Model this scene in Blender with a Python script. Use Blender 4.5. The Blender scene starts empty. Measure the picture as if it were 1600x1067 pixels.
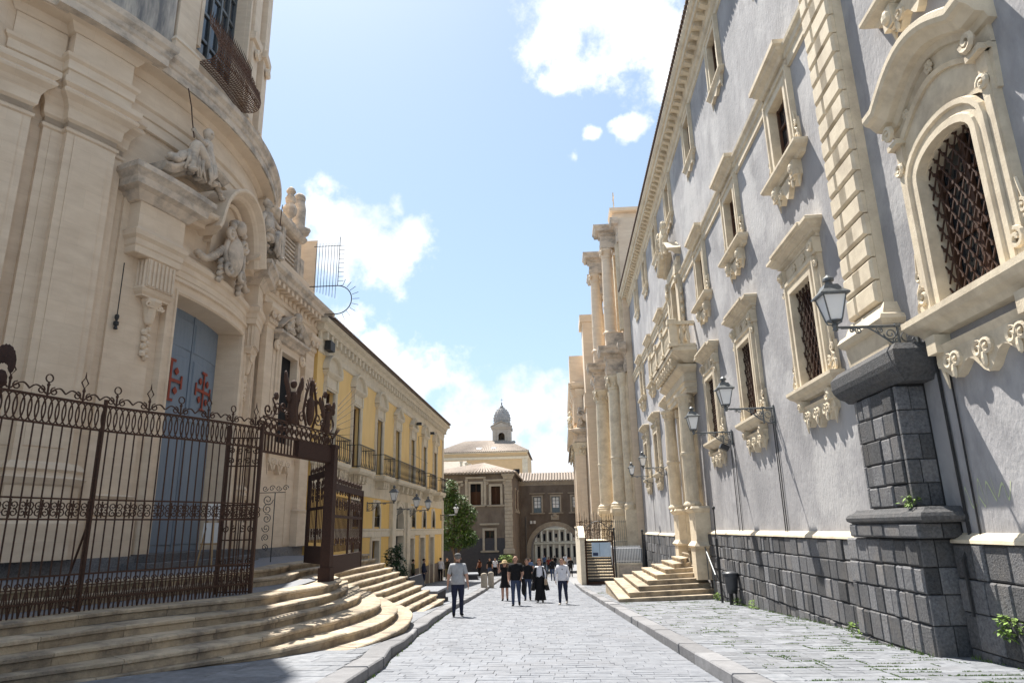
import bpy, bmesh, math, random
from math import sin, cos, pi, sqrt, atan2, radians, floor
from mathutils import Vector, Matrix
random.seed(11)
RND = random.uniform
SC = bpy.context.scene
COL = SC.collection
# ------------------------------------------------------------------ camera, sky, sun, exposure
cam = bpy.data.cameras.new('camera'); camo = bpy.data.objects.new('camera', cam); COL.objects.link(camo)
cam.sensor_width = 36; cam.lens = 24.0; cam.clip_end = 6000; cam.clip_start = 0.1
CR = [[0.997173, 0.039409, 0.06398], [0.072129, -0.263271, -0.962022], [-0.021069, 0.963917, -0.265369]]
camo.matrix_world = Matrix([CR[0]+[0], CR[1]+[0], CR[2]+[1.43], [0,0,0,1]])
SC.camera = camo
SUN_TRAVEL = Vector((0.97, -1.68, -3.45)).normalized()
SUN_EL = math.asin(-SUN_TRAVEL.z); SUN_AZ = atan2(-SUN_TRAVEL.x, -SUN_TRAVEL.y)
W = bpy.data.worlds.new('World'); SC.world = W; W.use_nodes = True
nt = W.node_tree; N = nt.nodes; L = nt.links; N.clear()
wo = N.new('ShaderNodeOutputWorld'); bg = N.new('ShaderNodeBackground'); L.new(bg.outputs[0], wo.inputs[0])
sky = N.new('ShaderNodeTexSky'); sky.sky_type = 'NISHITA'; sky.sun_disc = False
sky.sun_elevation = SUN_EL; sky.sun_rotation = SUN_AZ; sky.altitude = 50; sky.dust_density = 1.0; sky.ozone_density = 1.6
bg.inputs[1].default_value = 0.074
tc = N.new('ShaderNodeTexCoord')
def mth(op, a, b=None, clamp=False):
    m = N.new('ShaderNodeMath'); m.operation = op; m.use_clamp = clamp
    for i, x in enumerate((a, b)):
        if x is None: continue
        if isinstance(x, (int, float)): m.inputs[i].default_value = x
        else: L.new(x, m.inputs[i])
    return m.outputs[0]
CLOUDS = [((-.289,.869,.402),.062),((-.24,.893,.38),.058),((-.318,.84,.439),.04),((-.211,.887,.411),.04),
 ((-.256,.933,.254),.05),((-.213,.951,.224),.05),((-.281,.919,.275),.04),
 ((-.068,.983,.168),.075),((-.123,.979,.16),.07),((-.002,.986,.167),.065),((-.161,.979,.124),.06),((-.015,.996,.085),.07),
 ((.102,.76,.642),.085),((.027,.761,.648),.065),((.168,.785,.597),.06),((.029,.795,.605),.03),((.07,.70,.71),.1),
 ((-.229,.86,.455),.022),((.039,.86,.509),.016),((.118,.84,.53),.02),((.071,.845,.531),.014),
 ((0.62,0.6,0.5),.2),((0.7,0.35,0.62),.16),((-0.75,0.4,0.5),.22),((-0.3,-0.75,0.55),.25),((0.35,-0.8,0.45),.25),((0.8,-0.35,0.4),.2),((-0.85,-0.25,0.4),.22)]
mask = None
nz0 = N.new('ShaderNodeTexNoise'); nz0.inputs['Scale'].default_value = 5.5; nz0.inputs['Detail'].default_value = 4
L.new(tc.outputs['Generated'], nz0.inputs['Vector'])
wp = N.new('ShaderNodeVectorMath'); wp.operation = 'MULTIPLY_ADD'; wp.inputs[1].default_value = (.10,.10,.10)
L.new(nz0.outputs['Color'], wp.inputs[0]); L.new(tc.outputs['Generated'], wp.inputs[2])
for d, r in CLOUDS:
    v = N.new('ShaderNodeVectorMath'); v.operation = 'DISTANCE'
    dv = Vector(d).normalized() + Vector((.05,.05,.05)); v.inputs[1].default_value = dv
    L.new(wp.outputs[0], v.inputs[0])
    o = mth('SUBTRACT', 1.0, mth('DIVIDE', v.outputs['Value'], r))
    mask = o if mask is None else mth('MAXIMUM', mask, o)
nz = N.new('ShaderNodeTexNoise'); nz.inputs['Scale'].default_value = 17; nz.inputs['Detail'].default_value = 9; nz.inputs['Roughness'].default_value = .62
L.new(tc.outputs['Generated'], nz.inputs['Vector'])
mask = mth('MAXIMUM', mask, -.9)
f = mth('ADD', mask, mth('MULTIPLY', mth('SUBTRACT', nz.outputs['Fac'], .5), 2.6))
rp = N.new('ShaderNodeMapRange'); rp.interpolation_type = 'SMOOTHSTEP'
rp.inputs['From Min'].default_value = -.12; rp.inputs['From Max'].default_value = .62
L.new(f, rp.inputs['Value'])
mx = N.new('ShaderNodeMix'); mx.data_type = 'RGBA'
L.new(rp.outputs[0], mx.inputs['Factor']); 
# thin high veil that pales the blue, more so towards the horizon
sep = N.new('ShaderNodeSeparateXYZ'); L.new(tc.outputs['Generated'], sep.inputs[0])
vr = N.new('ShaderNodeMapRange'); vr.inputs['From Min'].default_value = 0.0; vr.inputs['From Max'].default_value = .9
vr.inputs['To Min'].default_value = .55; vr.inputs['To Max'].default_value = .30
L.new(sep.outputs['Z'], vr.inputs['Value'])
veil = N.new('ShaderNodeMix'); veil.data_type = 'RGBA'; L.new(vr.outputs[0], veil.inputs['Factor'])
gain = N.new('ShaderNodeMix'); gain.data_type = 'RGBA'; gain.blend_type = 'MULTIPLY'; gain.inputs['Factor'].default_value = 1
L.new(sky.outputs[0], gain.inputs['A']); gain.inputs['B'].default_value = (1,1,1,1)
L.new(gain.outputs['Result'], veil.inputs['A']); veil.inputs['B'].default_value = (4.5,6.2,7.9,1)
L.new(veil.outputs['Result'], mx.inputs['A']); 
cs = N.new('ShaderNodeMix'); cs.data_type = 'RGBA'; cs.inputs['A'].default_value = (6.3,6.9,7.6,1); cs.inputs['B'].default_value = (9.0,9.1,9.3,1)
cr = N.new('ShaderNodeMapRange'); cr.inputs['From Min'].default_value = .36; cr.inputs['From Max'].default_value = .6; L.new(nz0.outputs['Fac'], cr.inputs['Value']); L.new(cr.outputs[0], cs.inputs['Factor']); L.new(cs.outputs['Result'], mx.inputs['B'])
L.new(mx.outputs['Result'], bg.inputs[0])
sl = bpy.data.lights.new('sun', 'SUN'); sl.energy = 5.0; sl.angle = radians(.53); sl.color = (1,.95,.87)
so = bpy.data.objects.new('sun', sl); COL.objects.link(so); so.rotation_euler = SUN_TRAVEL.to_track_quat('-Z', 'Y').to_euler()
so.location = (-30, 40, 90)
SC.view_settings.view_transform = 'Standard'; SC.view_settings.look = 'None'; SC.view_settings.gamma = 1
SC.view_settings.use_curve_mapping = False; SC.view_settings.exposure = 1.12
# ------------------------------------------------------------------ object helpers
WORG = {}; KIDS = {}
def reg(o, parent, org):
    COL.objects.link(o); WORG[o.name] = Vector(org); KIDS.setdefault(o.name, [])
    if parent: o.parent = parent; KIDS[parent.name].append(o); o.location = Vector(org) - WORG[parent.name]
    else: o.location = Vector(org)
    return o
def tag(o, label=None, cat=None, group=None, kind=None):
    for k, v in (('label', label), ('category', cat), ('group', group), ('kind', kind)):
        if v: o[k] = v
    return o
def thing(name, label, cat, loc=(0,0,0), group=None):
    o = bpy.data.objects.new(name, None); o.empty_display_size = .2
    return tag(reg(o, None, loc), label, cat, group)
def dup(o, delta, parent=None, label=None):
    c = o.copy(); org = WORG[o.name] + Vector(delta)
    reg(c, parent, org)
    if label: c['label'] = label
    for k in KIDS[o.name]: dup(k, delta, c)
    return c
def place(o, loc, rotz=0, parent=None, name=None, scale=None):   # another object on the same mesh
    c = bpy.data.objects.new(name or o.name.split('.')[0], o.data); reg(c, parent, loc); c.rotation_euler = (0, 0, rotz)
    if scale: c.scale = scale
    return c
class MB:
    def __init__(s, m=None): s.v = []; s.f = []; s.m = m or (lambda a, b, c: (a, b, c))
    def add(s, vs, fs, raw=False):
        n = len(s.v); s.v += [v if raw else s.m(*v) for v in vs]; s.f += [[i+n for i in f] for f in fs]; return s
    def box(s, a0, a1, b0, b1, c0, c1, n=1):
        vs = []; fs = []
        for i in range(n+1):
            a = a0+(a1-a0)*i/n; vs += [(a,b0,c0),(a,b1,c0),(a,b1,c1),(a,b0,c1)]
            if i:
                k = 4*i
                for j in range(4): fs.append([k-4+j, k-4+(j+1)%4, k+(j+1)%4, k+j])
        fs += [[3,2,1,0],[4*n,4*n+1,4*n+2,4*n+3]]
        return s.add(vs, fs)
    def cham(s, a0, a1, b0, b1, c0, c1, ch=.02):            # block with a chamfered outer (b1) face
        vs = [(a0,b0,c0),(a1,b0,c0),(a1,b0,c1),(a0,b0,c1),(a0,b1-ch,c0),(a1,b1-ch,c0),(a1,b1-ch,c1),(a0,b1-ch,c1),
              (a0+ch,b1,c0+ch),(a1-ch,b1,c0+ch),(a1-ch,b1,c1-ch),(a0+ch,b1,c1-ch)]
        fs = [[0,1,2,3]]
        for j in range(4):
            k = (j+1) % 4; fs += [[j,k,4+k,4+j],[4+j,4+k,8+k,8+j]]
        return s.add(vs, fs+[[8,9,10,11]])
    def prism(s, poly, b0, b1):                              # polygon in (a,c) extruded along b
        n = len(poly); vs = [(a,b0,c) for a,c in poly]+[(a,b1,c) for a,c in poly]
        return s.add(vs, [list(range(n))[::-1], list(range(n,2*n))]+[[i,(i+1)%n,n+(i+1)%n,n+i] for i in range(n)])
    def slab(s, poly, c0, c1):                               # polygon in (a,b) extruded along c
        n = len(poly); vs = [(a,b,c0) for a,b in poly]+[(a,b,c1) for a,b in poly]
        return s.add(vs, [list(range(n))[::-1], list(range(n,2*n))]+[[i,(i+1)%n,n+(i+1)%n,n+i] for i in range(n)])
    def mould(s, a0, a1, prof, b=0., ns=1, w=0.):            # moulding along a with square returns, prof (d,z)
        vs = []; fs = []; row = ns+3
        for d, z in prof:
            vs += [(a0-d,w,z)]+[(a0-d+(a1-a0+2*d)*i/ns,d+b,z) for i in range(ns+1)]+[(a1+d,w,z)]
        for k in range(len(prof)-1):
            for i in range(row-1): fs.append([k*row+i, k*row+i+1, (k+1)*row+i+1, (k+1)*row+i])
        n = len(prof)
        for k in (0, n-1):
            r = [k*row+i for i in range(row)]; fs.append(r)
        return s.add(vs, fs)
    def sweep(s, path, prof, closed=False):                  # path in (a,c), prof (normal offset, d)
        n = len(path); vs = []; fs = []; q = len(prof)
        for i, (a, c) in enumerate(path):
            p0 = path[(i-1) % n] if (closed or i) else path[0]; p1 = path[(i+1) % n] if (closed or i < n-1) else path[-1]
            def nrm(u, v):
                l = sqrt((v[0]-u[0])**2+(v[1]-u[1])**2) or 1; return (-(v[1]-u[1])/l, (v[0]-u[0])/l)
            if p0 == (a, c): nn = nrm((a,c), p1); k = 1
            elif p1 == (a, c): nn = nrm(p0, (a,c)); k = 1
            else:
                n0 = nrm(p0, (a,c)); n1 = nrm((a,c), p1); m = (n0[0]+n1[0], n0[1]+n1[1]); l2 = m[0]**2+m[1]**2 or 1
                nn = (m[0]*2/l2, m[1]*2/l2)
            for o, d in prof: vs.append((a+nn[0]*o, d, c+nn[1]*o))
        for i in range(n if closed else n-1):
            for j in range(q-1): fs.append([i*q+j, i*q+j+1, ((i+1)%n)*q+j+1, ((i+1)%n)*q+j])
        if not closed: fs += [list(range(q)), [(n-1)*q+j for j in range(q)]]
        return s.add(vs, fs)
    def tube(s, pts, r, n=5, raw=False, closed=False, r1=None):
        P = [Vector(p if raw else s.m(*p)) for p in pts]; m = len(P); vs = []; fs = []; up = None
        for i, p in enumerate(P):
            t = (P[(i+1) % m] if (closed or i < m-1) else p) - (P[i-1] if (closed or i) else p)
            t = t.normalized() if t.length > 1e-9 else Vector((0,0,1))
            if up is None: up = Vector((0,0,1)) if abs(t.z) < .9 else Vector((1,0,0))
            x = t.cross(up)
            if x.length < 1e-4: up = Vector((1,0,0)) if abs(t.x) < .9 else Vector((0,1,0)); x = t.cross(up)
            x.normalize(); y = x.cross(t).normalized(); up = y
            rr = r if r1 is None else r+(r1-r)*i/(m-1)
            for k in range(n):
                a = 2*pi*k/n+pi/n; vs.append(tuple(p+x*cos(a)*rr+y*sin(a)*rr))
        for i in range(m if closed else m-1):
            for k in range(n): fs.append([i*n+k, i*n+(k+1)%n, ((i+1)%m)*n+(k+1)%n, ((i+1)%m)*n+k])
        if not closed: fs += [list(range(n))[::-1], [(m-1)*n+k for k in range(n)]]
        return s.add(vs, fs, True)
    def lathe(s, prof, c=(0,0,0), n=10, sx=1., sy=1., a0=0, flute=0):
        vs = []; fs = []; q = len(prof)
        for k in range(n):
            a = a0+2*pi*k/n; fl = 1-(flute if k % 2 else 0)
            for r, z in prof: vs.append((c[0]+r*fl*cos(a)*sx, c[1]+r*fl*sin(a)*sy, c[2]+z))
        for k in range(n):
            for j in range(q-1): fs.append([k*q+j, ((k+1)%n)*q+j, ((k+1)%n)*q+j+1, k*q+j+1])
        fs += [[k*q for k in range(n)][::-1], [k*q+q-1 for k in range(n)]]
        return s.add(vs, fs)
    def blob(s, c, r, n=8, h=5, jit=0., raw=False):
        if not isinstance(r, tuple): r = (r,r,r)
        vs = [(c[0],c[1],c[2]-r[2])]; fs = []
        for j in range(1, h):
            t = pi*j/h
            for k in range(n):
                a = 2*pi*k/n; q = 1+RND(-jit, jit)
                vs.append((c[0]+r[0]*q*sin(t)*cos(a), c[1]+r[1]*q*sin(t)*sin(a), c[2]-r[2]*q*cos(t)))
        vs.append((c[0],c[1],c[2]+r[2])); e = len(vs)-1
        for k in range(n):
            fs.append([0, 1+(k+1)%n, 1+k]); fs.append([e, 1+(h-2)*n+k, 1+(h-2)*n+(k+1)%n])
            for j in range(h-2): fs.append([1+j*n+k, 1+j*n+(k+1)%n, 1+(j+1)*n+(k+1)%n, 1+(j+1)*n+k])
        return s.add(vs, fs, raw)
    def volute(s, c, R, r, turns=1.4, dr=1, a0=0., n=5, seg=16):   # spiral ribbon in the (a,c) plane
        pts = []
        for i in range(seg+1):
            t = i/seg; a = a0+dr*turns*2*pi*t; q = R*(1-.8*t); pts.append((c[0]+q*cos(a), c[1], c[2]+q*sin(a)))
        return s.tube(pts, r, n)
    def build(s, name, mat, parent=None, org=None, smooth=False, label=None, mats=None, fm=None):
        if org is None: org = WORG[parent.name] if parent else (0,0,0)
        o0 = Vector(org); me = bpy.data.meshes.new(name)
        me.from_pydata([(v[0]-o0.x, v[1]-o0.y, v[2]-o0.z) for v in s.v], [], s.f)
        for x in (mats or [mat]): me.materials.append(x)
        if fm: me.polygons.foreach_set('material_index', fm)
        if smooth: me.polygons.foreach_set('use_smooth', [True]*len(me.polygons))
        me.update()
        o = reg(bpy.data.objects.new(name, me), parent, o0)
        if label: o['label'] = label
        return o
def crv(P, n=6):                                             # Catmull-Rom through 2-D or 3-D points
    P = [Vector(p) for p in P]; out = []
    for i in range(len(P)-1):
        a = P[i-1] if i else P[0]*2-P[1]; b = P[i]; c = P[i+1]; d = P[i+2] if i+2 < len(P) else P[-1]*2-P[-2]
        for k in range(n):
            t = k/n; out.append(.5*((2*b)+(c-a)*t+(2*a-5*b+4*c-d)*t*t+(3*b-a-3*c+d)*t**3))
    out.append(P[-1]); return [tuple(p) for p in out]
def resample(P, step):
    P = [Vector(p) for p in P]; out = [P[0].copy()]; acc = 0
    for a, b in zip(P, P[1:]):
        l = (b-a).length; t = step-acc
        while t <= l: out.append(a+(b-a)*(t/l)); t += step
        acc = (acc+l) % step
    return out
def gz(y):
    return -0.048*y if y < 40 else (-1.92-.035*(y-40) if y < 84 else -3.46-.012*(min(y,200)-84))
# ------------------------------------------------------------------ materials
def mat(name, c1, c2=None, scale=3., rough=.85, bump=.15, bscale=25., stretch=(1,1,1), stain=None, stfac=.5, stscale=.7, rnd=0., island=False, metal=0., spec=.3, dist=.02, lo=.48, hi=.72, patch=None, ashlar=False):
    m = bpy.data.materials.new(name); m.use_nodes = True; t = m.node_tree; n = t.nodes; l = t.links
    b = n['Principled BSDF']; b.inputs['Roughness'].default_value = rough; b.inputs['Metallic'].default_value = metal
    b.inputs['Specular IOR Level'].default_value = spec
    if c2 is None: c2 = tuple(x*.8 for x in c1)
    g = n.new('ShaderNodeNewGeometry'); mp = n.new('ShaderNodeMapping'); l.new(g.outputs['Position'], mp.inputs[0]); mp.inputs['Scale'].default_value = stretch
    n1 = n.new('ShaderNodeTexNoise'); n1.inputs['Scale'].default_value = scale; n1.inputs['Detail'].default_value = 7; n1.inputs['Roughness'].default_value = .62
    l.new(mp.outputs[0], n1.inputs['Vector'])
    r1 = n.new('ShaderNodeMapRange'); r1.inputs['From Min'].default_value = .32; r1.inputs['From Max'].default_value = .68; l.new(n1.outputs['Fac'], r1.inputs['Value'])
    x = n.new('ShaderNodeMix'); x.data_type = 'RGBA'; x.inputs['A'].default_value = (*c1,1); x.inputs['B'].default_value = (*c2,1); l.new(r1.outputs[0], x.inputs['Factor'])
    out = x.outputs['Result']
    if stain:
        n2 = n.new('ShaderNodeTexNoise'); n2.inputs['Scale'].default_value = stscale; n2.inputs['Detail'].default_value = 8; n2.inputs['Roughness'].default_value = .68
        l.new(mp.outputs[0], n2.inputs['Vector'])
        r2 = n.new('ShaderNodeMapRange'); r2.inputs['From Min'].default_value = lo; r2.inputs['From Max'].default_value = hi; r2.inputs['To Max'].default_value = stfac; l.new(n2.outputs['Fac'], r2.inputs['Value'])
        y = n.new('ShaderNodeMix'); y.data_type = 'RGBA'; l.new(r2.outputs[0], y.inputs['Factor']); l.new(out, y.inputs['A']); y.inputs['B'].default_value = (*stain,1); out = y.outputs['Result']
    if patch:
        n4 = n.new('ShaderNodeTexNoise'); n4.inputs['Scale'].default_value = .42; n4.inputs['Detail'].default_value = 9; n4.inputs['Roughness'].default_value = .6
        l.new(g.outputs['Position'], n4.inputs['Vector'])
        r4 = n.new('ShaderNodeMapRange'); r4.inputs['From Min'].default_value = .50; r4.inputs['From Max'].default_value = .60; r4.inputs['To Max'].default_value = .75; l.new(n4.outputs['Fac'], r4.inputs['Value'])
        y = n.new('ShaderNodeMix'); y.data_type = 'RGBA'; l.new(r4.outputs[0], y.inputs['Factor']); l.new(out, y.inputs['A']); y.inputs['B'].default_value = (*patch,1); out = y.outputs['Result']
    bh = None
    if ashlar:                                                # faint joints and tone steps of the stone courses
        sp = n.new('ShaderNodeSeparateXYZ'); l.new(g.outputs['Position'], sp.inputs[0]); cb = n.new('ShaderNodeCombineXYZ')
        ad = n.new('ShaderNodeMath'); ad.operation = 'ADD'; l.new(sp.outputs['X'], ad.inputs[0]); l.new(sp.outputs['Y'], ad.inputs[1]); l.new(ad.outputs[0], cb.inputs[0]); l.new(sp.outputs['Z'], cb.inputs[1])
        bk = n.new('ShaderNodeTexBrick'); bk.inputs['Scale'].default_value = 1.; bk.inputs['Brick Width'].default_value = .95; bk.inputs['Row Height'].default_value = .46; bk.inputs['Mortar Size'].default_value = .006; bk.inputs['Mortar Smooth'].default_value = .3
        bk.inputs['Color1'].default_value = (1.04,1.03,1.02,1); bk.inputs['Color2'].default_value = (.92,.92,.92,1); bk.inputs['Mortar'].default_value = (.72,.7,.68,1); l.new(cb.outputs[0], bk.inputs['Vector'])
        y = n.new('ShaderNodeMix'); y.data_type = 'RGBA'; y.blend_type = 'MULTIPLY'; y.inputs['Factor'].default_value = .32; l.new(out, y.inputs['A']); l.new(bk.outputs['Color'], y.inputs['B']); out = y.outputs['Result']
    if rnd:
        src = g.outputs['Random Per Island'] if island else n.new('ShaderNodeObjectInfo').outputs['Random']
        r3 = n.new('ShaderNodeMapRange'); r3.inputs['To Min'].default_value = 1-rnd; r3.inputs['To Max'].default_value = 1+rnd; l.new(src, r3.inputs['Value'])
        z = n.new('ShaderNodeVectorMath'); z.operation = 'SCALE'; l.new(out, z.inputs[0]); l.new(r3.outputs[0], z.inputs['Scale']); out = z.outputs[0]
    l.new(out, b.inputs['Base Color'])
    if bump:
        n3 = n.new('ShaderNodeTexNoise'); n3.inputs['Scale'].default_value = bscale; n3.inputs['Detail'].default_value = 5; n3.inputs['Roughness'].default_value = .6
        l.new(mp.outputs[0], n3.inputs['Vector'])
        bp = n.new('ShaderNodeBump'); bp.inputs['Strength'].default_value = bump; bp.inputs['Distance'].default_value = dist; l.new(n3.outputs['Fac'], bp.inputs['Height']); l.new(bp.outputs[0], b.inputs['Normal'])
    return m
M = {}
M['grey'] = mat('grey_plaster', (.285,.278,.285), (.41,.40,.405), 2.4, .9, .55, 9, (1.3,1.3,.75), (.17,.168,.175), .7, .6, dist=.03, patch=(.47,.46,.455))
M['cream'] = mat('cream_limestone', (.72,.625,.475), (.62,.53,.39), 5, .8, .3, 40, (1,1,1), (.36,.29,.215), .6, 1.5, lo=.46, hi=.7)
M['church'] = mat('church_stone', (.75,.62,.475), (.66,.53,.395), 2.2, .85, .25, 18, (.7,.7,2.2), (.54,.42,.31), .4, .9, ashlar=True)
M['church2'] = mat('church_stone_weathered', (.68,.57,.45), (.54,.45,.36), 3, .9, .4, 22, (1,1,1.4), (.18,.17,.16), .8, 1.3, lo=.45, hi=.68)
M['dome'] = mat('church_stone_streaked', (.55,.49,.41), (.42,.38,.34), 3, .9, .3, 22, (2.5,2.5,.4), (.15,.148,.15), .95, .8, lo=.42, hi=.62)
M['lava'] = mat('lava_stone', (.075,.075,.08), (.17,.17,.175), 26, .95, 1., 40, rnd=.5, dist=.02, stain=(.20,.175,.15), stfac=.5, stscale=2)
M['lavai'] = mat('lava_stone_course', (.075,.075,.08), (.17,.17,.175), 26, .95, 1., 40, rnd=.5, island=True, dist=.02, stain=(.20,.175,.15), stfac=.5, stscale=2)
M['bed'] = mat('paving_joint', (.11,.115,.12), (.15,.15,.155), 8, .95, .3)
M['joint'] = mat('dark_joint', (.035,.035,.036), None, 8, .95, .3)
M['slab'] = mat('paving_slab', (.14,.15,.172), (.205,.216,.24), 9, .62, .5, 45, rnd=.07, stain=(.15,.15,.16), stfac=.5, stscale=1.2, dist=.012, spec=.4)
M['slabi'] = mat('paving_course', (.14,.15,.172), (.205,.216,.24), 9, .62, .5, 45, rnd=.07, island=True, stain=(.15,.15,.16), stfac=.5, stscale=1.2, dist=.012, spec=.4)
M['pslab'] = mat('pavement_slab', (.15,.16,.178), (.235,.245,.265), 9, .75, .8, 50, rnd=.16, stain=(.12,.12,.125), stfac=.6, stscale=2.2, dist=.015)
M['pslabi'] = mat('pavement_course', (.15,.16,.178), (.235,.245,.265), 9, .75, .8, 50, rnd=.16, island=True, stain=(.12,.12,.125), stfac=.6, stscale=2.2, dist=.015)
M['ground'] = mat('paving_far', (.2,.205,.215), (.24,.245,.255), 2.5, .7, .4, 30)
M['kerb'] = mat('kerb_stone', (.17,.17,.178), (.23,.23,.238), 6, .8, .6, 40, rnd=.2)
M['lavadark'] = mat('lava_moulding', (.06,.06,.063), (.12,.12,.123), 22, .95, 1., 40, stain=(.15,.135,.12), stfac=.5, stscale=2)
M['rust3'] = mat('light_rust_iron', (.17,.09,.055), (.10,.055,.038), 25, .85, .3, 90)
M['step'] = mat('step_stone', (.52,.43,.315), (.41,.335,.24), 4, .85, .8, 24, rnd=.16, stain=(.17,.145,.12), stfac=.85, stscale=1.9, lo=.44, hi=.64, dist=.03)
M['rust'] = mat('rusted_iron', (.05,.029,.021), (.09,.047,.032), 30, .75, .3, 90, metal=.2)
M['rust2'] = mat('red_rust_iron', (.06,.03,.022), (.038,.022,.018), 25, .8, .3, 90, metal=.1)
M['iron'] = mat('black_iron', (.025,.026,.028), (.045,.045,.047), 20, .5, .1, 60, metal=.3, spec=.5)
M['pewter'] = mat('grey_painted_iron', (.10,.11,.115), (.16,.17,.175), 20, .5, .1, 60, metal=.3, spec=.5)
M['blue'] = mat('blue_door_paint', (.17,.215,.27), (.205,.25,.31), 3, .6, .1, 40, (4,4,.6))
M['red'] = mat('red_paint', (.30,.055,.03), (.24,.05,.03), 10, .6, 0)
M['wood'] = mat('brown_wood', (.10,.05,.03), (.065,.033,.022), 6, .55, .2, 40, (6,6,.6))
M['dark'] = mat('dark_interior', (.012,.012,.014), None, 4, .9, 0)
M['glass'] = mat('window_glass', (.02,.024,.03), (.03,.035,.04), 2, .06, 0, spec=.8)
M['white'] = mat('white_paint', (.78,.78,.77), (.72,.72,.71), 5, .6, 0)
M['milk'] = mat('frosted_lamp_glass', (.82,.83,.83), (.78,.79,.8), 5, .3, 0, spec=.5)
M['yellow'] = mat('yellow_plaster', (.84,.60,.27), (.76,.525,.225), 1.2, .9, .25, 15, (1.5,1.5,.5), (.62,.44,.22), .5, .5)
M['ydeep'] = mat('ochre_plaster', (.80,.53,.18), (.72,.47,.15), 1.2, .9, .25, 15, (1.5,1.5,.5), (.6,.42,.2), .5, .5)
M['trim'] = mat('pale_trim_stone', (.70,.62,.49), (.60,.53,.41), 4, .85, .2, 30, stain=(.45,.40,.33), stfac=.5, stscale=1.5)
M['tilepan'] = mat('roof_tile_valley', (.09,.075,.065), (.13,.11,.09), 5, .95, .3, 40)
M['tower'] = mat('tower_stone', (.50,.43,.35), (.42,.36,.30), 3, .9, .3, 25, stain=(.25,.22,.2), stfac=.7)
M['tiledark'] = mat('roof_tile_dark', (.13,.095,.08), (.20,.15,.12), 8, .9, .3, 40)
M['tile'] = mat('roof_tile', (.42,.355,.30), (.31,.255,.21), 5, .9, .4, 40, stain=(.17,.15,.13), stfac=.6, stscale=2)
M['convent'] = mat('dark_lava_plaster', (.115,.092,.076), (.175,.145,.12), 1.4, .95, .5, 14, (1,1,.6), (.24,.20,.165), .6, .5)
M['contrim'] = mat('convent_trim_stone', (.42,.37,.30), (.32,.28,.23), 3, .9, .3, 25, stain=(.2,.18,.15), stfac=.6)
M['charcoal'] = mat('charcoal_base', (.045,.046,.055), (.06,.06,.068), 3, .9, .3, 25)
M['leaf'] = mat('tree_leaves', (.055,.115,.03), (.10,.17,.045), 4, .6, 0, rnd=.45, island=True, spec=.35)
M['leaf2'] = mat('shrub_leaves', (.03,.065,.03), (.05,.09,.035), 4, .6, 0, rnd=.4, island=True, spec=.35)
M['weed'] = mat('weed_leaves', (.12,.20,.04), (.19,.28,.06), 6, .7, 0, rnd=.4, island=True)
M['bark'] = mat('tree_bark', (.12,.09,.07), (.08,.06,.05), 12, .95, .6, 40)
M['skin'] = mat('skin', (.50,.30,.22), (.45,.26,.19), 10, .6, 0)
def cloth(name, c): M[name] = mat(name, c, tuple(x*.8 for x in c), 14, .9, .25, 60); return M[name]
cloth('grey_tee', (.42,.43,.45)); cloth('navy', (.025,.03,.06)); cloth('black_cloth', (.012,.012,.014)); cloth('white_cloth', (.75,.75,.80)); cloth('denim', (.05,.07,.13)); cloth('tan_cloth', (.45,.36,.25)); cloth('blue_cloth', (.10,.16,.3)); cloth('red_cloth', (.3,.06,.05)); cloth('olive_cloth', (.08,.08,.05)); cloth('hair_dark', (.02,.014,.01)); cloth('hair_red', (.16,.05,.025)); cloth('hair_grey', (.18,.17,.16)); cloth('straw', (.55,.42,.24)); cloth('grey_cap', (.12,.12,.12)); cloth('shoe_pale', (.55,.52,.48))
# ------------------------------------------------------------------ ground, road, pavements
def rk(y): return 1.95-.0338*(y-8.5)                          # right kerb line
LK = [(-20,-1.9),(4,-2.25),(8.6,-2.6),(11.5,-2.85),(15.4,-3.2),(17,-3.35),(22.6,-3.75),(42.8,-4.7),(58,-5.3),(84,-6.0)]
def lk(y):
    for (a, p), (b, q) in zip(LK, LK[1:]):
        if y <= b: return p+(q-p)*(y-a)/(b-a)
    return LK[-1][1]
YS = [-60,-30]+list(range(-15,40,3))+list(range(40,88,4))+[100,130,160,200,400,1500]
b = MB()
for i, y in enumerate(YS):
    z = gz(y)-.03
    b.add([(-1500 if y>150 or y < -40 else -60, y, z),(lk(y)-.4,y,z),(rk(y)+.4,y,z),(1500 if y>150 or y < -40 else 60,y,z)], [])
for i in range(len(YS)-1):
    for j in range(3): b.f.append([4*i+j,4*i+j+1,4*i+5+j,4*i+4+j])
tag(b.build('ground', M['ground']), kind='structure')
b = MB(); ys = list(range(-20,85,2))                          # road bed, seen through the joints
for y in ys: b.add([(lk(y),y,gz(y)-.012),(rk(y),y,gz(y)-.012)], [])
for i in range(len(ys)-1): b.f.append([2*i,2*i+1,2*i+3,2*i+2])
road = tag(b.build('road', M['bed']), kind='structure')
def paver(b, x0, x1, y0, y1, h, t=.05, tilt=.004):
    ch = .005; z = [gz(y0)+h+RND(-tilt,tilt), gz(y0)+h+RND(-tilt,tilt), gz(y1)+h+RND(-tilt,tilt), gz(y1)+h+RND(-tilt,tilt)]
    P = [(x0,y0),(x1,y0),(x1,y1),(x0,y1)]; c = [(x0+ch,y0+ch),(x1-ch,y0+ch),(x1-ch,y1-ch),(x0+ch,y1-ch)]
    vs = [(P[k][0],P[k][1],z[k]-t) for k in range(4)]+[(P[k][0],P[k][1],z[k]-.006) for k in range(4)]+[(c[k][0],c[k][1],z[k]) for k in range(4)]
    fs = [[8,9,10,11]]
    for j in range(4):
        k = (j+1)%4; fs += [[j,k,4+k,4+j],[4+j,4+k,8+k,8+j]]
    b.add(vs, fs)
JOINTS = []
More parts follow.
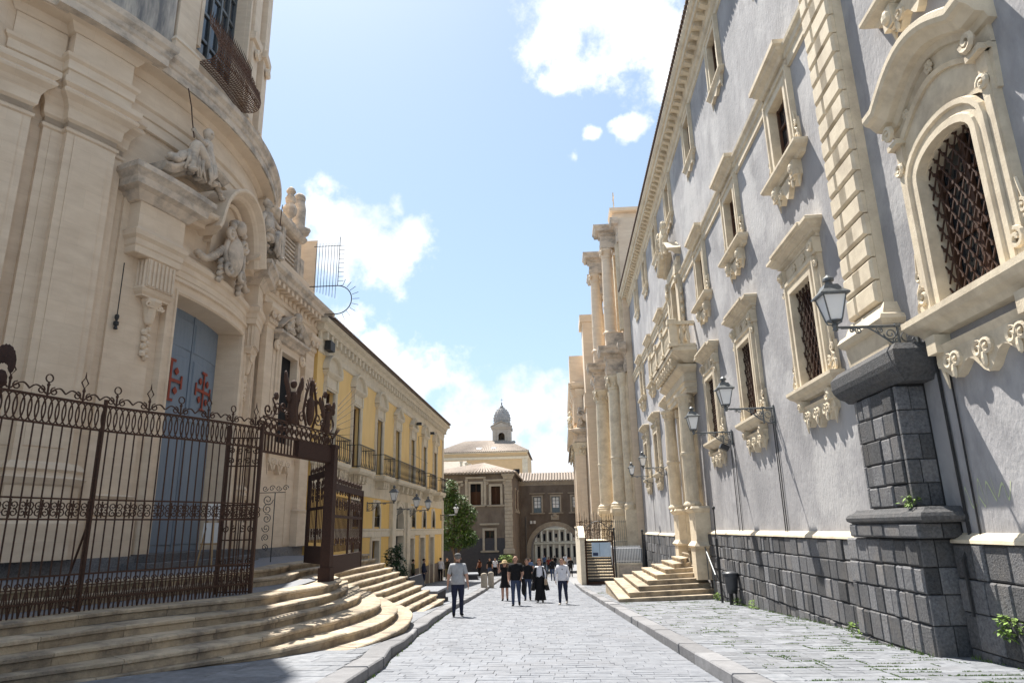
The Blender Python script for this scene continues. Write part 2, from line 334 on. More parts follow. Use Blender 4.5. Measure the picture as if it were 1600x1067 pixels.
def pave(parent, xa, xb, y0, y1, rowd, len0, len1, h, cnt, jt=.012, nm='slab', mt='slab'):
    y = y0; k = 0; rest = MB(); tot = 0
    while y < y1:
        d = RND(*rowd); x = xa(y+d/2)+jt/2
        end = xb(y+d/2)
        first = RND(.2, len1)
        JOINTS.append((y-jt/2, x, end))
        while x < end-.05:
            l = first if first else RND(len0, len1); first = None
            e = min(x+l, end)
            if end-e < .16: e = end
            if tot < cnt and y > 7.4:
                b = MB(); paver(b, x, e-jt, y, y+d-jt, h); b.build(nm, M[mt], parent, org=(x, y, gz(y)+h)); tot += 1
            else: paver(rest, x, e-jt, y, y+d-jt, h)
            x = e
        y += d
    return tag(rest.build('slab_courses', M[mt+'i'], parent), kind='stuff')
pave(road, lk, rk, 3.0, 66, (.16,.25), .22, .55, 0, 295, .004)
# pavements: bed sheet, slabs, kerb stones
def pavement(name, xa, xb, y0, y1, h=.15):
    b = MB(); ys = [y0+(y1-y0)*i/40 for i in range(41)]
    for y in ys: b.add([(xa(y),y,gz(y)+h-.012),(xb(y),y,gz(y)+h-.012)], [])
    for i in range(40): b.f.append([2*i,2*i+1,2*i+3,2*i+2])
    return tag(b.build(name, M['bed']), kind='structure')
pr = pavement('pavement', lambda y: rk(y)+.32, lambda y: 5.62, -10, 47)
JOINTS.clear()
pave(pr, lambda y: rk(y)+.33, lambda y: 5.56, 3.5, 47, (.19,.28), .25, .52, .15, 292, .009, mt='pslab')
pl = pavement('pavement', lambda y: -11.5 if y > 26 else -8.8, lambda y: lk(y)-.36, -10, 70)
RJ = [j for j in JOINTS if 7 < j[0] < 34]
pave(pl, lambda y: max(lk(y)-4.2, -9.8), lambda y: lk(y)-.37, 4, 66, (.38,.6), .5, 1.0, .15, 110, .008, mt='pslab')
def kerbs(xf, w, side, y0, y1, parent, n):
    y = y0; rest = MB(); c = 0
    while y < y1:
        l = RND(.9, 1.5); e = y+l-.012; j = [RND(-.012,.012) for _ in range(4)]; hz = RND(-.008,.008)
        b = MB()
        P = [(xf(y)+j[0], y),(xf(y)+side*w+.0, y),(xf(e)+side*w, e),(xf(e)+j[1], e)]
        ch = .018
        lo = [(p[0], p[1], gz(p[1])-.02) for p in P]; mi = [(p[0], p[1], gz(p[1])+.135+hz) for p in P]
        Q = [(P[0][0]+side*ch, y+.008), P[1], P[2], (P[3][0]+side*ch, e-.008)]
        hi = [(p[0], p[1], gz(p[1])+.153+hz) for p in Q]
        fs = [[8,9,10,11]]
        for q in range(4):
            k = (q+1)%4; fs += [[q,k,4+k,4+q],[4+q,4+k,8+k,8+q]]
        if c < n and y > 5: b.add(lo+mi+hi, fs); b.build('kerb_stone', M['kerb'], parent, org=lo[0]); c += 1
        else: rest.add(lo+mi+hi, fs)
        y += l
    tag(rest.build('kerb_course', M['kerb'], parent), kind='stuff')
kerbs(rk, .31, 1, 3.6, 47, pr, 34)
kerbs(lambda y: lk(y)+.05*sin(y*1.9)*(1 if 8<y<18 else .2), .35, -1, 3.6, 66, pl, 40)
# grass in the joints of the right-hand pavement and at the wall foot: nobody could count it
def tuft(b, x, y, z, h, n=5, sp=.03):
    for _ in range(n):
        a = RND(0, 2*pi); r = RND(0, sp); px = x+r*cos(a); py = y+r*sin(a); q = RND(.5,1)*h; w = .006; lx = RND(-.5,.5)*q; ly = RND(-.5,.5)*q
        b.add([(px-w,py,z),(px+w,py,z),(px+lx,py+ly,z+q)], [[0,1,2]])
b = MB()
for _ in range(400):
    y, xa, xb = RJ[int(len(RJ)*RND(0,1)**1.4)]; x = RND(xa, xb); q = RND(.1,.5)
    if RND(0,1) < .3:
        for k in range(int(q/.03)): tuft(b, x+RND(-.006,.006), y+.03*k, gz(y+.03*k)+.147, RND(.012,.03), 4, .010)
        continue
    for k in range(int(q/.022)): tuft(b, x+.022*k, y+RND(-.006,.006), gz(y)+.147, RND(.012,.032), 4, .010)
for _ in range(170):
    y = RND(8, 26); tuft(b, 5.36+RND(-.06,.02) if not 10.3 < y < 13 else 4.9, y, gz(y)+.14, RND(.03,.10), 6, .05)
for _ in range(60):
    y = RND(8, 24); tuft(b, lk(y)+RND(.02,.05), y, gz(y), RND(.02,.06), 5, .03)
tag(b.build('grass', M['weed']), label='short grass growing in the pavement joints', cat='grass', kind='stuff')
# ------------------------------------------------------------------ right: grey palace
XR = 5.5
mR = lambda a, d, z: (XR-d, a, z)
pal = thing('palace', 'long grey plastered palace with carved cream window surrounds along the right pavement', 'building', (XR, 12, 0))
BAYS = [14.5, 19.35, 24.1, 34.0, 38.8, 43.5]
WB, WT = 4.28, 6.45; UB, UT = 9.35, 11.1; TB, TT = 15.1, 16.8; HO = .63
holes = [(y-HO, y+HO, WB, WT) for y in BAYS]+[(8.72-.68, 8.72+.68, WB, 6.75), (27.9, 30.9, .3, 6.3), (28.8, 30.0, 8.8, 11.9)]
holes += [(y-.55, y+.55, UB, UT) for y in BAYS+[8.65]]+[(y-.5, y+.5, TB, TT) for y in BAYS+[8.65, 29.4]]
def wallgrid(b, a0, a1, z0, z1, holes, depth=.45, d=0., rb=None):
    A = sorted({a0, a1}|{h[0] for h in holes}|{h[1] for h in holes}); Z = sorted({z0, z1}|{h[2] for h in holes}|{h[3] for h in holes})
    idx = {}
    def vi(a, z):
        if (a, z) not in idx: idx[(a, z)] = len(b.v); b.v.append(b.m(a, d, z))
        return idx[(a, z)]
    for p, q in zip(A, A[1:]):
        for r, s in zip(Z, Z[1:]):
            if any(h[0] <= p and q <= h[1] and h[2] <= r and s <= h[3] for h in holes): continue
            b.f.append([vi(p,r), vi(q,r), vi(q,s), vi(p,s)])
    for h in holes:
        e = d-depth; c = [(h[0],h[2]),(h[1],h[2]),(h[1],h[3]),(h[0],h[3])]
        for k in range(4):
            u, v = c[k], c[(k+1)%4]; (rb or b).add([(u[0],d,u[1]),(v[0],d,v[1]),(v[0],e,v[1]),(u[0],e,u[1])], [[0,1,2,3]])
b = MB(mR); rv = MB(mR); wallgrid(b, -9, 48.4, -2.6, 17.5, holes, rb=rv); tag(rv.build('window_reveals', M['cream'], pal), kind='stuff')
b.box(-9, 48.4, -14, -1.2, -2.6, 18.0); b.box(-9,-8.9,-1.2,0,-2.6,17.5); b.box(48.3,48.4,-1.2,0,-2.6,17.5); b.box(-9,48.4,-1.2,-.01,17.45,17.5)
b.build('wall', M['grey'], pal)
# eaves
b = MB(mR); b.mould(-9, 48.4, [(0,17.05),(.05,17.08),(.07,17.2),(.05,17.3),(.12,17.36),(.16,17.5),(.2,17.52),(.2,17.74),(.5,17.76),(.52,17.95),(.58,17.97),(.66,18.12),(.66,18.2),(0,18.22)], ns=1)
cor = b.build('cornice', M['cream'], pal)
b = MB(mR)
for i in range(118):
    y = -8.6+i*.48; b.add([(y,.2,17.54),(y+.2,.2,17.54),(y+.2,.2,17.745),(y,.2,17.745),(y,.44,17.64),(y+.2,.44,17.64),(y+.2,.44,17.745),(y,.44,17.745)], [[0,1,5,4],[4,5,6,7],[0,4,7,3],[1,2,6,5]])
tag(b.build('modillions', M['cream'], cor), kind='stuff')
b = MB(mR)
b.add([(-9,.62,18.23),(48.4,.62,18.23),(48.4,-6.5,20.6),(-9,-6.5,20.6),(-9,-13.6,18.2),(48.4,-13.6,18.2)], [[0,1,2,3],[3,2,5,4]])
roof = b.build('roof', M['tile'], pal)
b = MB(mR)
for i in range(250):
    y = -8.9+i*.23; vs = []; fs = []
    for j, (d, z) in enumerate(((.74,18.25),(-1.6,19.03))):
        for k in range(5): a = pi*k/4; vs.append((y+.085*cos(a), d, z+.1*sin(a)))
    for k in range(4): fs.append([k,k+1,6+k,5+k])
    b.add(vs, fs+[[0,1,2,3,4]])
tag(b.build('eave_tiles', M['tiledark'], roof), kind='stuff')
# string course between the first-floor windows
P = [(0,11.32),(.06,11.34),(.06,11.55),(.1,11.58),(.1,11.72),(.16,11.78),(.17,11.86),(0,11.9)]
for u, v in ((9.55,10.95),(12.05,13.55),(15.45,18.4),(20.3,23.15),(25.05,27.6),(31.2,33.1),(34.95,37.9),(39.75,42.6),(44.45,48.3)): b = MB(mR); b.mould(u, v, P); b.build('string_course', M['cream'], pal)
# ---- windows of the main floor
def scroll_ear(b, a, z, s, d=.1, h=.75):
    b.volute((a+s*.06,d,z+.13), .13, .035, 1.3, s, -pi/2 if s>0 else -pi/2); b.volute((a+s*.02,d,z+h*.62), .085, .028, 1.2, -s, pi/2)
    b.tube([(a+s*.13,d,z+.18),(a+s*.11,d,z+h*.4),(a+s*.02,d,z+h*.5)], .03); b.tube([(a+s*.06,d,z+h*.7),(a+s*.01,d,z+h)], .022)
    b.box(min(a,a+s*.1),max(a,a+s*.1),0,d*.7,z,z+h*.8)
def apron(b, c, w, z, h, d=.12, n=3, rich=1):
    poly = [(c-w,z)]
    k = 24
    for i in range(k+1):
        t = i/k; u = abs(t-.5)*2; y = z-h*(.62+.25*cos(6*pi*t+pi)*(1-.4*u)+.13*(1-u))
        if i in (0,k): y = z-h*.45
        poly.append((c-w+2*w*t, y))
    poly.append((c+w,z)); b.prism(poly, 0, d)
    for i in range(n):
        x = c-w*.62+2*w*.62*i/max(1,n-1) if n > 1 else c
        b.volute((x-.09,d+.02,z-h*.42), .12, .035, 1.3, 1, 0); b.volute((x+.09,d+.02,z-h*.42), .12, .035, 1.3, -1, pi)
        b.blob((x,d+.02,z-h*.68), (.05,.04,.11), 6, 4)
    for s in (-1,1):
        b.volute((c+s*w*.93,d*.8,z-h*.3), .11, .035, 1.3, s, pi/2); b.tube([(c+s*w*.95,d*.6,z-h*.4),(c+s*w*.9,d*.6,z-h*1.05)], .05, r1=.012)
def rosette(b, x, d, z, r):
    for k in range(6): a = k*pi/3; b.blob((x+r*.6*cos(a),d,z+r*.6*sin(a)), (r*.38,.03,r*.38), 6, 4)
    b.blob((x,d,z), (r*.35,.05,r*.35), 6, 4)
def grille(a0, a1, z0, z1, d, sp=.2, tall=1.75):
    b = MB(mR); w = a1-a0; h = z1-z0
    k = -int(h/tall/sp)-1
    while k*sp < w+h/tall:
        for sg in (1,-1):
            # line a = a0+k*sp + sg*t , z = z0 + t*tall
            st = a0+k*sp if sg == 1 else a1-k*sp
            t0 = max(0, (a0-st)*sg if sg == 1 else (st-a1)); t1 = min(h/tall, (a1-st) if sg == 1 else (st-a0))
            if t1-t0 > .03: b.tube([(st+sg*t0,d,z0+t0*tall),(st+sg*t1,d+(.012 if sg>0 else -.012),z0+t1*tall)], .013, 4)
        k += 1
    n = 0
    for i in range(int(w/sp*2)+1):                            # collars at the crossings of the bars
        for j in range(int(h/(sp*tall))+1):
            x = a0+i*sp/2; z = z0+(j+(.5 if i%2 else 0))*sp*tall
            if x <= a1 and z <= z1: b.box(x-.019,x+.019,d-.02,d+.025,z-.022,z+.022)
    return b
def casement(b, a0, a1, z0, z1, d):
    for u, v in ((a0,a0+.07),(a1-.07,a1),((a0+a1)/2-.05,(a0+a1)/2+.05)): b.box(u,v,d,d+.06,z0,z1)
    for z in (z0, z1-.07, z0+(z1-z0)*.36, z0+(z1-z0)*.68): b.box(a0+.07,a1-.07,d,d+.045,z,z+.06)
def glass(b, a0, a1, z0, z1, d): b.box(a0,a1,d-.02,d,z0,z1)
JAMB = [(.0,0),(.0,.16),(.10,.16),(.12,.13),(.21,.13),(.23,.17),(.30,.17),(.32,.10)]
HOODP = [(0,0),(.05,.02),(.05,.1),(.12,.14),(.14,.2),(.24,.28),(.27,.34),(.33,.37),(.33,.45),(.29,.48),(0,.5)]
def main_window(y, rich=True, grilled=True):
    o = (XR, y, WB)
    b = MB(mR); glass(b, y-HO, y+HO, WB, WT, -.2); w = b.build('window', M['glass'], pal, org=o)
    b = MB(mR); casement(b, y-HO, y+HO, WB, WT, -.19); b.build('casement', M['wood'], w)
    b = MB(mR)
    b.sweep([(y+HO,WB),(y+HO,WT),(y-HO,WT),(y-HO,WB)], [(-o_,d) for o_, d in JAMB])
    for s in (-1,1):
        a = y+s*1.0; b.box(a-.08,a+.08,0,.1,WB,WT+.32)            # flanking strips
        b.box(a-.11,a+.11,0,.13,WB,WB+.14); b.volute((a-s*.02,.13,WB+.22), .1, .03, 1.2, -s, pi/2); scroll_ear(b, y+s*1.08, WB+.02, s)
        b.box(a-.12,a+.12,0,.16,WT+.32,WT+.4); b.volute((a,.2,WT+.5), .1, .04, 1.4, s, 0); b.volute((a,.14,WT+.1), .08, .03, 1.4, -s, 0); b.box(a-.1,a+.1,0,.17,WT+.4,WT+.66)
    b.box(y-.92,y+.92,0,.08,WT+.32,WT+.66)
    for x in (y-.3, y+.3): rosette(b, x, .1, WT+.5, .12)
    b.mould(y-.92, y+.92, [(0,WT+.3),(.09,WT+.32),(.11,WT+.37),(0,WT+.38)], .02)
    b.build('frame', M['cream'], w)
    b = MB(mR); zz = WT+.66
    b.mould(y-1.06, y+1.06, [(d*.95,z*.8+zz) for d,z in HOODP], .04)
    b.mould(y-.62, y+.62, [(d*.95+.03,z*.8+zz+.035) for d,z in HOODP[3:]]+[(0,zz+.5)], .045)
    b.build('hood', M['cream'], w)
    b = MB(mR); b.mould(y-1.06, y+1.06, [(0,WB-.28),(.1,WB-.26),(.14,WB-.2),(.22,WB-.15),(.27,WB-.08),(.27,WB-.012),(0,WB-.01)], .02)
    for s in (-1,1): b.box(y+s*.8-.1,y+s*.8+.1,0,.2,WB-.5,WB-.28); b.volute((y+s*.8,.2,WB-.42),.1,.03,1.2,s,0)
    b.mould(y-.84, y+.84, [(0,WB-.5),(.06,WB-.48),(.1,WB-.42),(0,WB-.4)], .06)
    apron(b, y, .88, WB-.45, .5)
    b.build('sill', M['cream'], w)
    if grilled: grille(y-HO, y+HO, WB, WT, .0).build('grille', M['rust'], w)
    return w
w0 = main_window(BAYS[0])
for y in BAYS[1:]: dup(w0, (0, y-BAYS[0], 0), pal)
# nearest window: bowed hood over an arched opening
y = 8.72; HA = .68
b = MB(mR); glass(b, y-HA, y+HA, WB, 6.75, -.2); w = b.build('window', M['glass'], pal, org=(XR,y,WB), label='largest grey-palace window with a bowed hood and arched head')
b = MB(mR); casement(b, y-HA, y+HA, WB, 6.75, -.19); b.build('casement', M['wood'], w)
def archpts(y, hw, z0, zs, rise, n=14, ear=0.):
    P = [(y+hw,z0)]+[(y+hw*cos(pi*i/n), zs+rise*sin(pi*i/n)) for i in range(n+1)]+[(y-hw,z0)]
    return P
b = MB(mR)
pts = archpts(y, HA, WB, 6.2, .33); 
b.prism([(y+HA-.004,6.13),(y+HA-.004,6.746),(y-HA+.004,6.746),(y-HA+.004,6.13)]+[(y-(HA-.005)*cos(pi*i/14),6.19+.33*sin(pi*i/14)) for i in range(0,15)], -.3, .02)
b.sweep(pts, [(-o_,d) for o_, d in JAMB])
for s in (-1,1):
    a = y+s*1.07; b.box(a-.09,a+.09,0,.11,WB,7.0); b.box(a-.06,a+.06,.11,.135,WB+.3,6.7)
    b.box(a-.14,a+.14,0,.15,WB,WB+.16); b.volute((a-s*.02,.16,WB+.26), .13, .035, 1.3, -s, pi/2); scroll_ear(b, y+s*1.16, WB+.02, s, h=.95)
    b.box(a-.15,a+.15,0,.2,6.98,7.06); b.volute((a,.22,7.2), .13, .045, 1.4, s, 0); b.volute((a,.15,6.6), .1, .035, 1.4, -s, 0)
bow = [(y-1.24+2.48*i/20, 7.0+.42*(max(0,cos((i/10-1)*pi*.62)))**1.1) for i in range(21)]
b.sweep([(x,z-.02) for x,z in bow], [(0,.0),(0,.1),(.06,.13),(.08,.1),(.08,0)])
b.sweep([(x,z+.05) for x,z in bow], [(0,.0),(0,.05),(.3,.05),(.3,0)])
b.prism([(x,z-.02) for x,z in bow]+[(y+1.2,6.45)]+[(y+.98*cos(pi*i/12),6.45+.32*sin(pi*i/12)) for i in range(13)]+[(y-1.2,6.45)], 0, .06)
rosette(b, y, .08, 7.62, .11)
for s in (-1,1): rosette(b, y+s*.75, .08, 7.35, .09)
b.build('frame', M['cream'], w)
b = MB(mR); bow2 = [(x if 0<i<20 else x+(-.12 if i==0 else .12), z+.3) for i,(x,z) in enumerate(bow)]
b.sweep(bow2, [(0,0),(.02,.1),(.1,.14),(.12,.24),(.22,.33),(.25,.4),(.31,.43),(.39,.43),(.42,.38),(.44,0)])
b.build('hood', M['cream'], w)
b = MB(mR); b.mould(y-1.22, y+1.22, [(0,WB-.34),(.1,WB-.32),(.15,WB-.24),(.24,WB-.18),(.3,WB-.1),(.3,WB-.012),(0,WB-.01)], .02)
for s in (-1,1): b.box(y+s*1.0-.12,y+s*1.0+.12,0,.22,WB-.6,WB-.34)
b.mould(y-1.06, y+1.06, [(0,WB-.62),(.06,WB-.6),(.1,WB-.5),(0,WB-.48)], .06); apron(b, y, 1.1, WB-.55, .52, n=3)
b.build('sill', M['cream'], w)
grille(y-HA, y+HA, WB, 6.56, -.02, .2, 1.6).build('grille', M['rust'], w)
# ---- first-floor windows
def upper_window(y):
    h = .55; o = (XR, y, UB); b = MB(mR); glass(b, y-h, y+h, UB, UT, -.16); w = b.build('window', M['glass'], pal, org=o)
    b = MB(mR); casement(b, y-h, y+h, UB, UT, -.15); b.build('casement', M['wood'], w)
    b = MB(mR); b.sweep([(y+h,UB),(y+h,UT),(y-h,UT),(y-h,UB)], [(0,0),(0,.12),(-.12,.12),(-.14,.09),(-.24,.09),(-.26,.13),(-.32,.13),(-.33,0)])
    b.box(y-.88,y+.88,0,.07,UT+.33,UT+.5)
    for s in (-1,1): scroll_ear(b, y+s*.88, UB+.02, s, .09, .8)
    b.build('frame', M['cream'], w)
    b = MB(mR); b.mould(y-.7, y+.7, [(0,UT+.5),(.1,UT+.52),(.14,UT+.6),(.24,UT+.68),(.26,UT+.74),(.32,UT+.77),(.32,UT+.88),(0,UT+.92)], .04); b.build('hood', M['cream'], w)
    b = MB(mR); b.mould(y-.98, y+.98, [(0,UB-.26),(.08,UB-.25),(.12,UB-.18),(.24,UB-.12),(.28,UB-.07),(.28,UB-.012),(0,UB-.01)], .02)
    for s in (-1,1): b.box(y+s*.62-.13,y+s*.62+.13,0,.2,UB-.6,UB-.26); b.blob((y+s*.62,.2,UB-.42),(.11,.07,.13),8,5)
    apron(b, y, .74, UB-.38, .46, n=2); b.build('sill', M['cream'], w)
    return w
w0 = upper_window(BAYS[0])
for y in BAYS[1:]+[8.65]: dup(w0, (0, y-BAYS[0], 0), pal)
# ---- attic windows
def attic_window(y):
    h = .5; b = MB(mR); glass(b, y-h, y+h, TB, TT, -.16); w = b.build('window', M['glass'], pal, org=(XR,y,TB))
    b = MB(mR); casement(b, y-h, y+h, TB, TT, -.15); b.build('casement', M['wood'], w)
    b = MB(mR); b.sweep([(y+h,TB),(y+h,TT),(y-h,TT),(y-h,TB)], [(0,0),(0,.1),(-.15,.1),(-.17,.14),(-.26,.14),(-.27,0)]); b.box(y-.78,y+.78,0,.12,TT+.27,17.05); b.build('frame', M['cream'], w)
    b = MB(mR); b.mould(y-.78, y+.78, [(0,TB-.2),(.08,TB-.18),(.12,TB-.1),(.16,TB-.06),(.16,TB-.012),(0,TB-.01)], .02)
    b.prism([(y-.72,TB-.2),(y-.6,TB-.42),(y-.25,TB-.34),(y,TB-.5),(y+.25,TB-.34),(y+.6,TB-.42),(y+.72,TB-.2)], 0, .1); b.tube([(y+.62,.05,TB-.36),(y+.66,.05,TB-.62)],.05,r1=.01); b.tube([(y-.62,.05,TB-.36),(y-.66,.05,TB-.62)],.05,r1=.01)
    b.build('sill', M['cream'], w)
    return w
w0 = attic_window(BAYS[0])
for y in BAYS[1:]+[8.65, 29.4]: dup(w0, (0, y-BAYS[0], 0), pal)
# ---- rusticated stone strip
b = MB(mR); b.box(10.93, 12.12, 0, .16, 3.98, 17.04); b.build('quoin_backing', M['cream'], pal)
zq = 4.86; k = 0
cache = {}
while zq < 17.0:
    h = min(.40, 17.02-zq)
    sp = [(10.95,11.32),(11.34,12.1)] if k % 2 else [(10.95,11.7),(11.72,12.1)]
    for u, v in sp:
        key = (u, h > .39)
        if key in cache: place(cache[key], (XR-.16, u, zq), 0, pal, 'quoin_block')
        else:
            b = MB(mR); b.cham(u, v, .15, .27, zq+.012, zq+h-.012, .045); cache[key] = b.build('quoin_block', M['cream'], pal, org=(XR-.16,u,zq))
    zq += .40; k += 1
b = MB(mR); b.mould(11.05, 12.0, [(0,3.98),(.28,3.98),(.3,4.4),(.36,4.44),(.4,4.52),(.36,4.6),(.28,4.64),(.26,4.7),(.2,4.84),(0,4.86)], .0); b.build('quoin_base', M['cream'], pal)
# ---- lava pedestal under it
for q in ((10.5,11.95,0,.40,1.5,3.5),(10.4,12.8,0,.34,-1,1.18)): b = MB(mR); b.box(*q); b.build('pedestal_core', M['joint'], pal)
b = MB(mR); b.mould(10.62, 11.83, [(0,3.42),(.42,3.42),(.46,3.48),(.52,3.52),(.58,3.62),(.6,3.7),(.6,3.86),(.5,3.97),(0,3.975)], 0); b.build('pedestal_cap', M['lavadark'], pal)
b = MB(mR); b.mould(10.62, 11.93, [(0,1.405),(.56,1.405),(.62,1.44),(.63,1.49),(.6,1.54),(.52,1.58),(.48,1.62),(0,1.64)], 0); b.build('pedestal_moulding', M['lavadark'], pal)
b = MB(mR); b.box(10.2,12.5,0,.56,1.185,1.404); b.build('pedestal_core', M['joint'], pal)
def blockrow(a0, a1, z0, z1, d0, d1, l0, l1, name='lava_block', jit=.012):
    out = []; a = a0
    while a < a1-.02:
        e = a+RND(l0,l1)
        if a1-e < .16: e = a1
        out.append((a, e, z0, z1, d0, d1+RND(-jit, jit))); a = e
    return out
nb = 0; rest = MB(mR); ORG = (XR, 12, 0)
def lay(rows):
    global nb
    for a, e, z0, z1, d0, d1 in rows:
        if nb < 276 and a > 6.6: b = MB(mR); b.cham(a+.006, e-.006, d0, d1, z0+.006, z1-.006, RND(.014,.034)); b.build('lava_block', M['lava'], pal, org=(XR-d0,a,z0)); nb += 1
        else: rest.cham(a+.006, e-.006, d0, d1, z0+.006, z1-.006, .012)
z = 1.63
for h in (.33,.34,.37,.36,.36):
    lay(blockrow(10.58, 11.86, z, z+h, .40, .47, .26, .5)); 
    rest.cham(11.87,11.94,.05,.46,z+.006,z+h-.006,.01); z += h
z = 1.18
for h in (.38,.36,.40,.42,.45):
    lay(blockrow(10.4, 12.9, z-h, z, .34, .54, .2, .46)); z -= h
def siderow(y0, dmax, z0, z1, l0, l1, out):                   # blocks on the pedestal faces turned to the camera
    ms = lambda a, d, z: (XR-a, y0-d, z)
    for a, e, q0, q1, d0, d1 in blockrow(.02, dmax, z0, z1, -.04, out, l0, l1, jit=.01):
        b = MB(ms); b.cham(a+.006, e-.006, d0, d1, q0+.006, q1-.006, .012); b.build('lava_block', M['lava'], pal, org=ms(a,0,q0))
z = 1.63
for h in (.33,.34,.37,.36,.36): siderow(10.51, .45, z, z+h, .16, .32, .03); z += h
z = 1.18
for h in (.38,.36,.40,.42): siderow(10.41, .52, z-h, z, .18, .34, .03); z -= h
lay(blockrow(10.17, 12.53, 1.19, 1.40, .5, .6, .3, .6)); siderow(10.2, .58, 1.19, 1.40, .25, .4, .03)
# base course of the whole wall
for q in ((-9,27.0,0,.06,-2.4,1.12),(31.9,48.4,0,.06,-2.4,1.0)): b = MB(mR); b.box(*q); b.build('base_core', M['joint'], pal)
def course(a0, a1, top, hs):
    z = top
    for h in hs:
        rows = blockrow(a0, a1, z-h, z, .05, .13, .22, .56, jit=.016)
        lay([r for r in rows if z > gz(r[1])+.1]); z -= h
course(12.92, 26.9, 1.12, (.40,.38,.40,.42,.44,.44)); course(3.5, 10.3, 1.12, (.46,.42,.46,.42,.4)); course(32.0, 48.4, .95, (.5,.5,.55,.6,.6,.6))
tag(rest.build('lava_courses', M['lavai'], pal), kind='stuff')
for u, v, t in ((-9,10.3,1.12),(12.92,26.9,1.12),(32.0,48.4,.95)): b = MB(mR); b.add([(u,0,t+.14),(v,0,t+.14),(v,.02,t+.13),(u,.02,t+.13),(u,.14,t+.05),(v,.14,t+.05),(u,.15,t+.005),(v,.15,t+.005),(u,.0,t+.004),(v,0,t+.004)], [[0,1,2,3],[3,2,5,4],[4,5,7,6],[6,7,9,8],[0,3,4,6,8],[1,2,5,7,9]]); b.build('base_ledge', M['cream'], pal)
# ---- portal with balcony
PC = 29.4
b = MB(mR); b.box(27.9,30.9,-.5,-.42,.3,6.3); dr = b.build('door', M['wood'], pal, org=(XR,PC,.4))
b = MB(mR)
for s in (0,1):
    for q in range(4): b.cham(28.0+s*1.47,28.0+s*1.47+1.3,-.42,-.37,.6+q*1.05,1.5+q*1.05,.03)
b.build('door_panel', M['wood'], dr)
b = MB(mR); pts = [(PC+1.05,.4)]+[(PC+1.05*cos(pi*i/14), 4.6+1.05*sin(pi*i/14)) for i in range(15)]+[(PC-1.05,.4)]
b.sweep(pts, [(0,-.4),(0,.08),(-.12,.08),(-.14,.05),(-.3,.05),(-.32,.1),(-.38,.1),(-.4,-.1)])
b.prism([(PC+1.5,.4),(PC+1.5,6.3),(PC-1.5,6.3),(PC-1.5,.4),(PC-1.06,.4)]+[(PC-1.06*cos(pi*i/14), 4.6+1.06*sin(pi*i/14)) for i in range(15)]+[(PC+1.06,.4)], -.4, .0)
b.build('portal_arch', M['cream'], pal)
for s in (-1,1):
    y = PC+s*1.95; b = MB(mR)
    b.box(y-.42,y+.42,0,.62,-.5,.62); b.mould(y-.36,y+.36,[(0,.6),(.3,.62),(.36,.7),(.3,.78),(.24,.86),(.24,1.9),(.3,1.96),(.36,2.06),(.3,2.14),(0,2.15)],.32)
    b.build('column_pedestal', M['cream'], pal)
    b = MB(mR); c = (y,.48,0)
    b.lathe([(.34,2.14),(.36,2.2),(.33,2.27),(.29,2.3),(.27,2.34),(.275,4.1),(.30,4.12),(.30,4.2),(.27,4.22),(.235,6.05),(.26,6.08),(.24,6.12),(.27,6.22),(.34,6.36),(.38,6.38),(.38,6.48),(.1,6.5)], c, 14)
    for k in range(8): a = k*pi/4; b.blob((y+.27*cos(a),.48+.27*sin(a),6.25),(.06,.06,.1),5,4)
    b.build('column', M['cream'], pal, smooth=False)
    b = MB(mR); y2 = PC+s*1.42; b.box(y2-.16,y2+.16,0,.24,.4,6.4); b.box(y2-.22,y2+.22,0,.3,6.1,6.45); b.box(y2-.22,y2+.22,0,.3,2.0,2.16); b.build('pilaster', M['cream'], pal)
b = MB(mR); b.mould(PC-2.1,PC+2.1,[(0,6.5),(.3,6.5),(.3,6.7),(.34,6.72),(.34,6.9),(.4,6.95),(.36,7.0),(.36,7.3),(.45,7.36),(.55,7.46),(.6,7.5),(.6,7.6),(0,7.62)],.12); b.build('entablature', M['cream'], pal)
b = MB(mR); b.mould(PC-2.3,PC+2.3,[(0,7.62),(.3,7.66),(.5,7.8),(.75,8.02),(.82,8.06),(.82,8.2),(0,8.22)],.12); bal = b.build('balcony', M['cream'], pal)
for i in range(9):
    b = MB(mR); y = PC-2.1+i*.525; b.prism([(y-.1,7.64),(y+.1,7.64),(y+.1,8.0),(y-.1,8.0)],.4,.86); b.volute((y,.88,7.8),.14,.06,1.2,1,0); b.blob((y,.86,7.62),(.09,.1,.1),6,4); b.build('bracket', M['cream'], bal)
b = MB(mR); D = .86
for (u,v,e,f) in ((PC-3.0,PC+3.0,D-.06,D+.12),): 
    b.box(u,v,e,f,8.22,8.34); b.box(u,v,e-.02,f+.02,9.12,9.26)
for s in (-1,1): b.box(PC+s*2.98-.1,PC+s*2.98+.1,.02,D-.08,8.22,8.34); b.box(PC+s*2.98-.12,PC+s*2.98+.12,.02,D-.1,9.12,9.26)
for y in (PC-2.96,PC-1.0,PC+1.0,PC+2.96): b.mould(y-.14,y+.14,[(0,8.22),(.06,8.22),(.06,8.36),(.0,8.4),(0,9.1),(.05,9.14),(.05,9.34),(0,9.36)],D+.16,w=D-.14)
b.build('balustrade', M['cream'], bal)
bp = None; BP = [(.05,0),(.08,.03),(.05,.1),(.1,.3),(.06,.52),(.045,.6),(.07,.68),(.08,.78),(.05,.79)]
for u, v in ((PC-2.75,PC-1.2),(PC-.78,PC+.8),(PC+1.25,PC+2.78)):
    for i in range(7):
        y = u+(v-u)*i/6
        if bp is None: b = MB(mR); b.lathe(BP,(y,D+.03,8.34),8); bp = b.build('baluster', M['cream'], bal, org=(XR-D,y,8.34), smooth=True)
        else: place(bp,(XR-D,y,8.34),0,bal,'baluster')
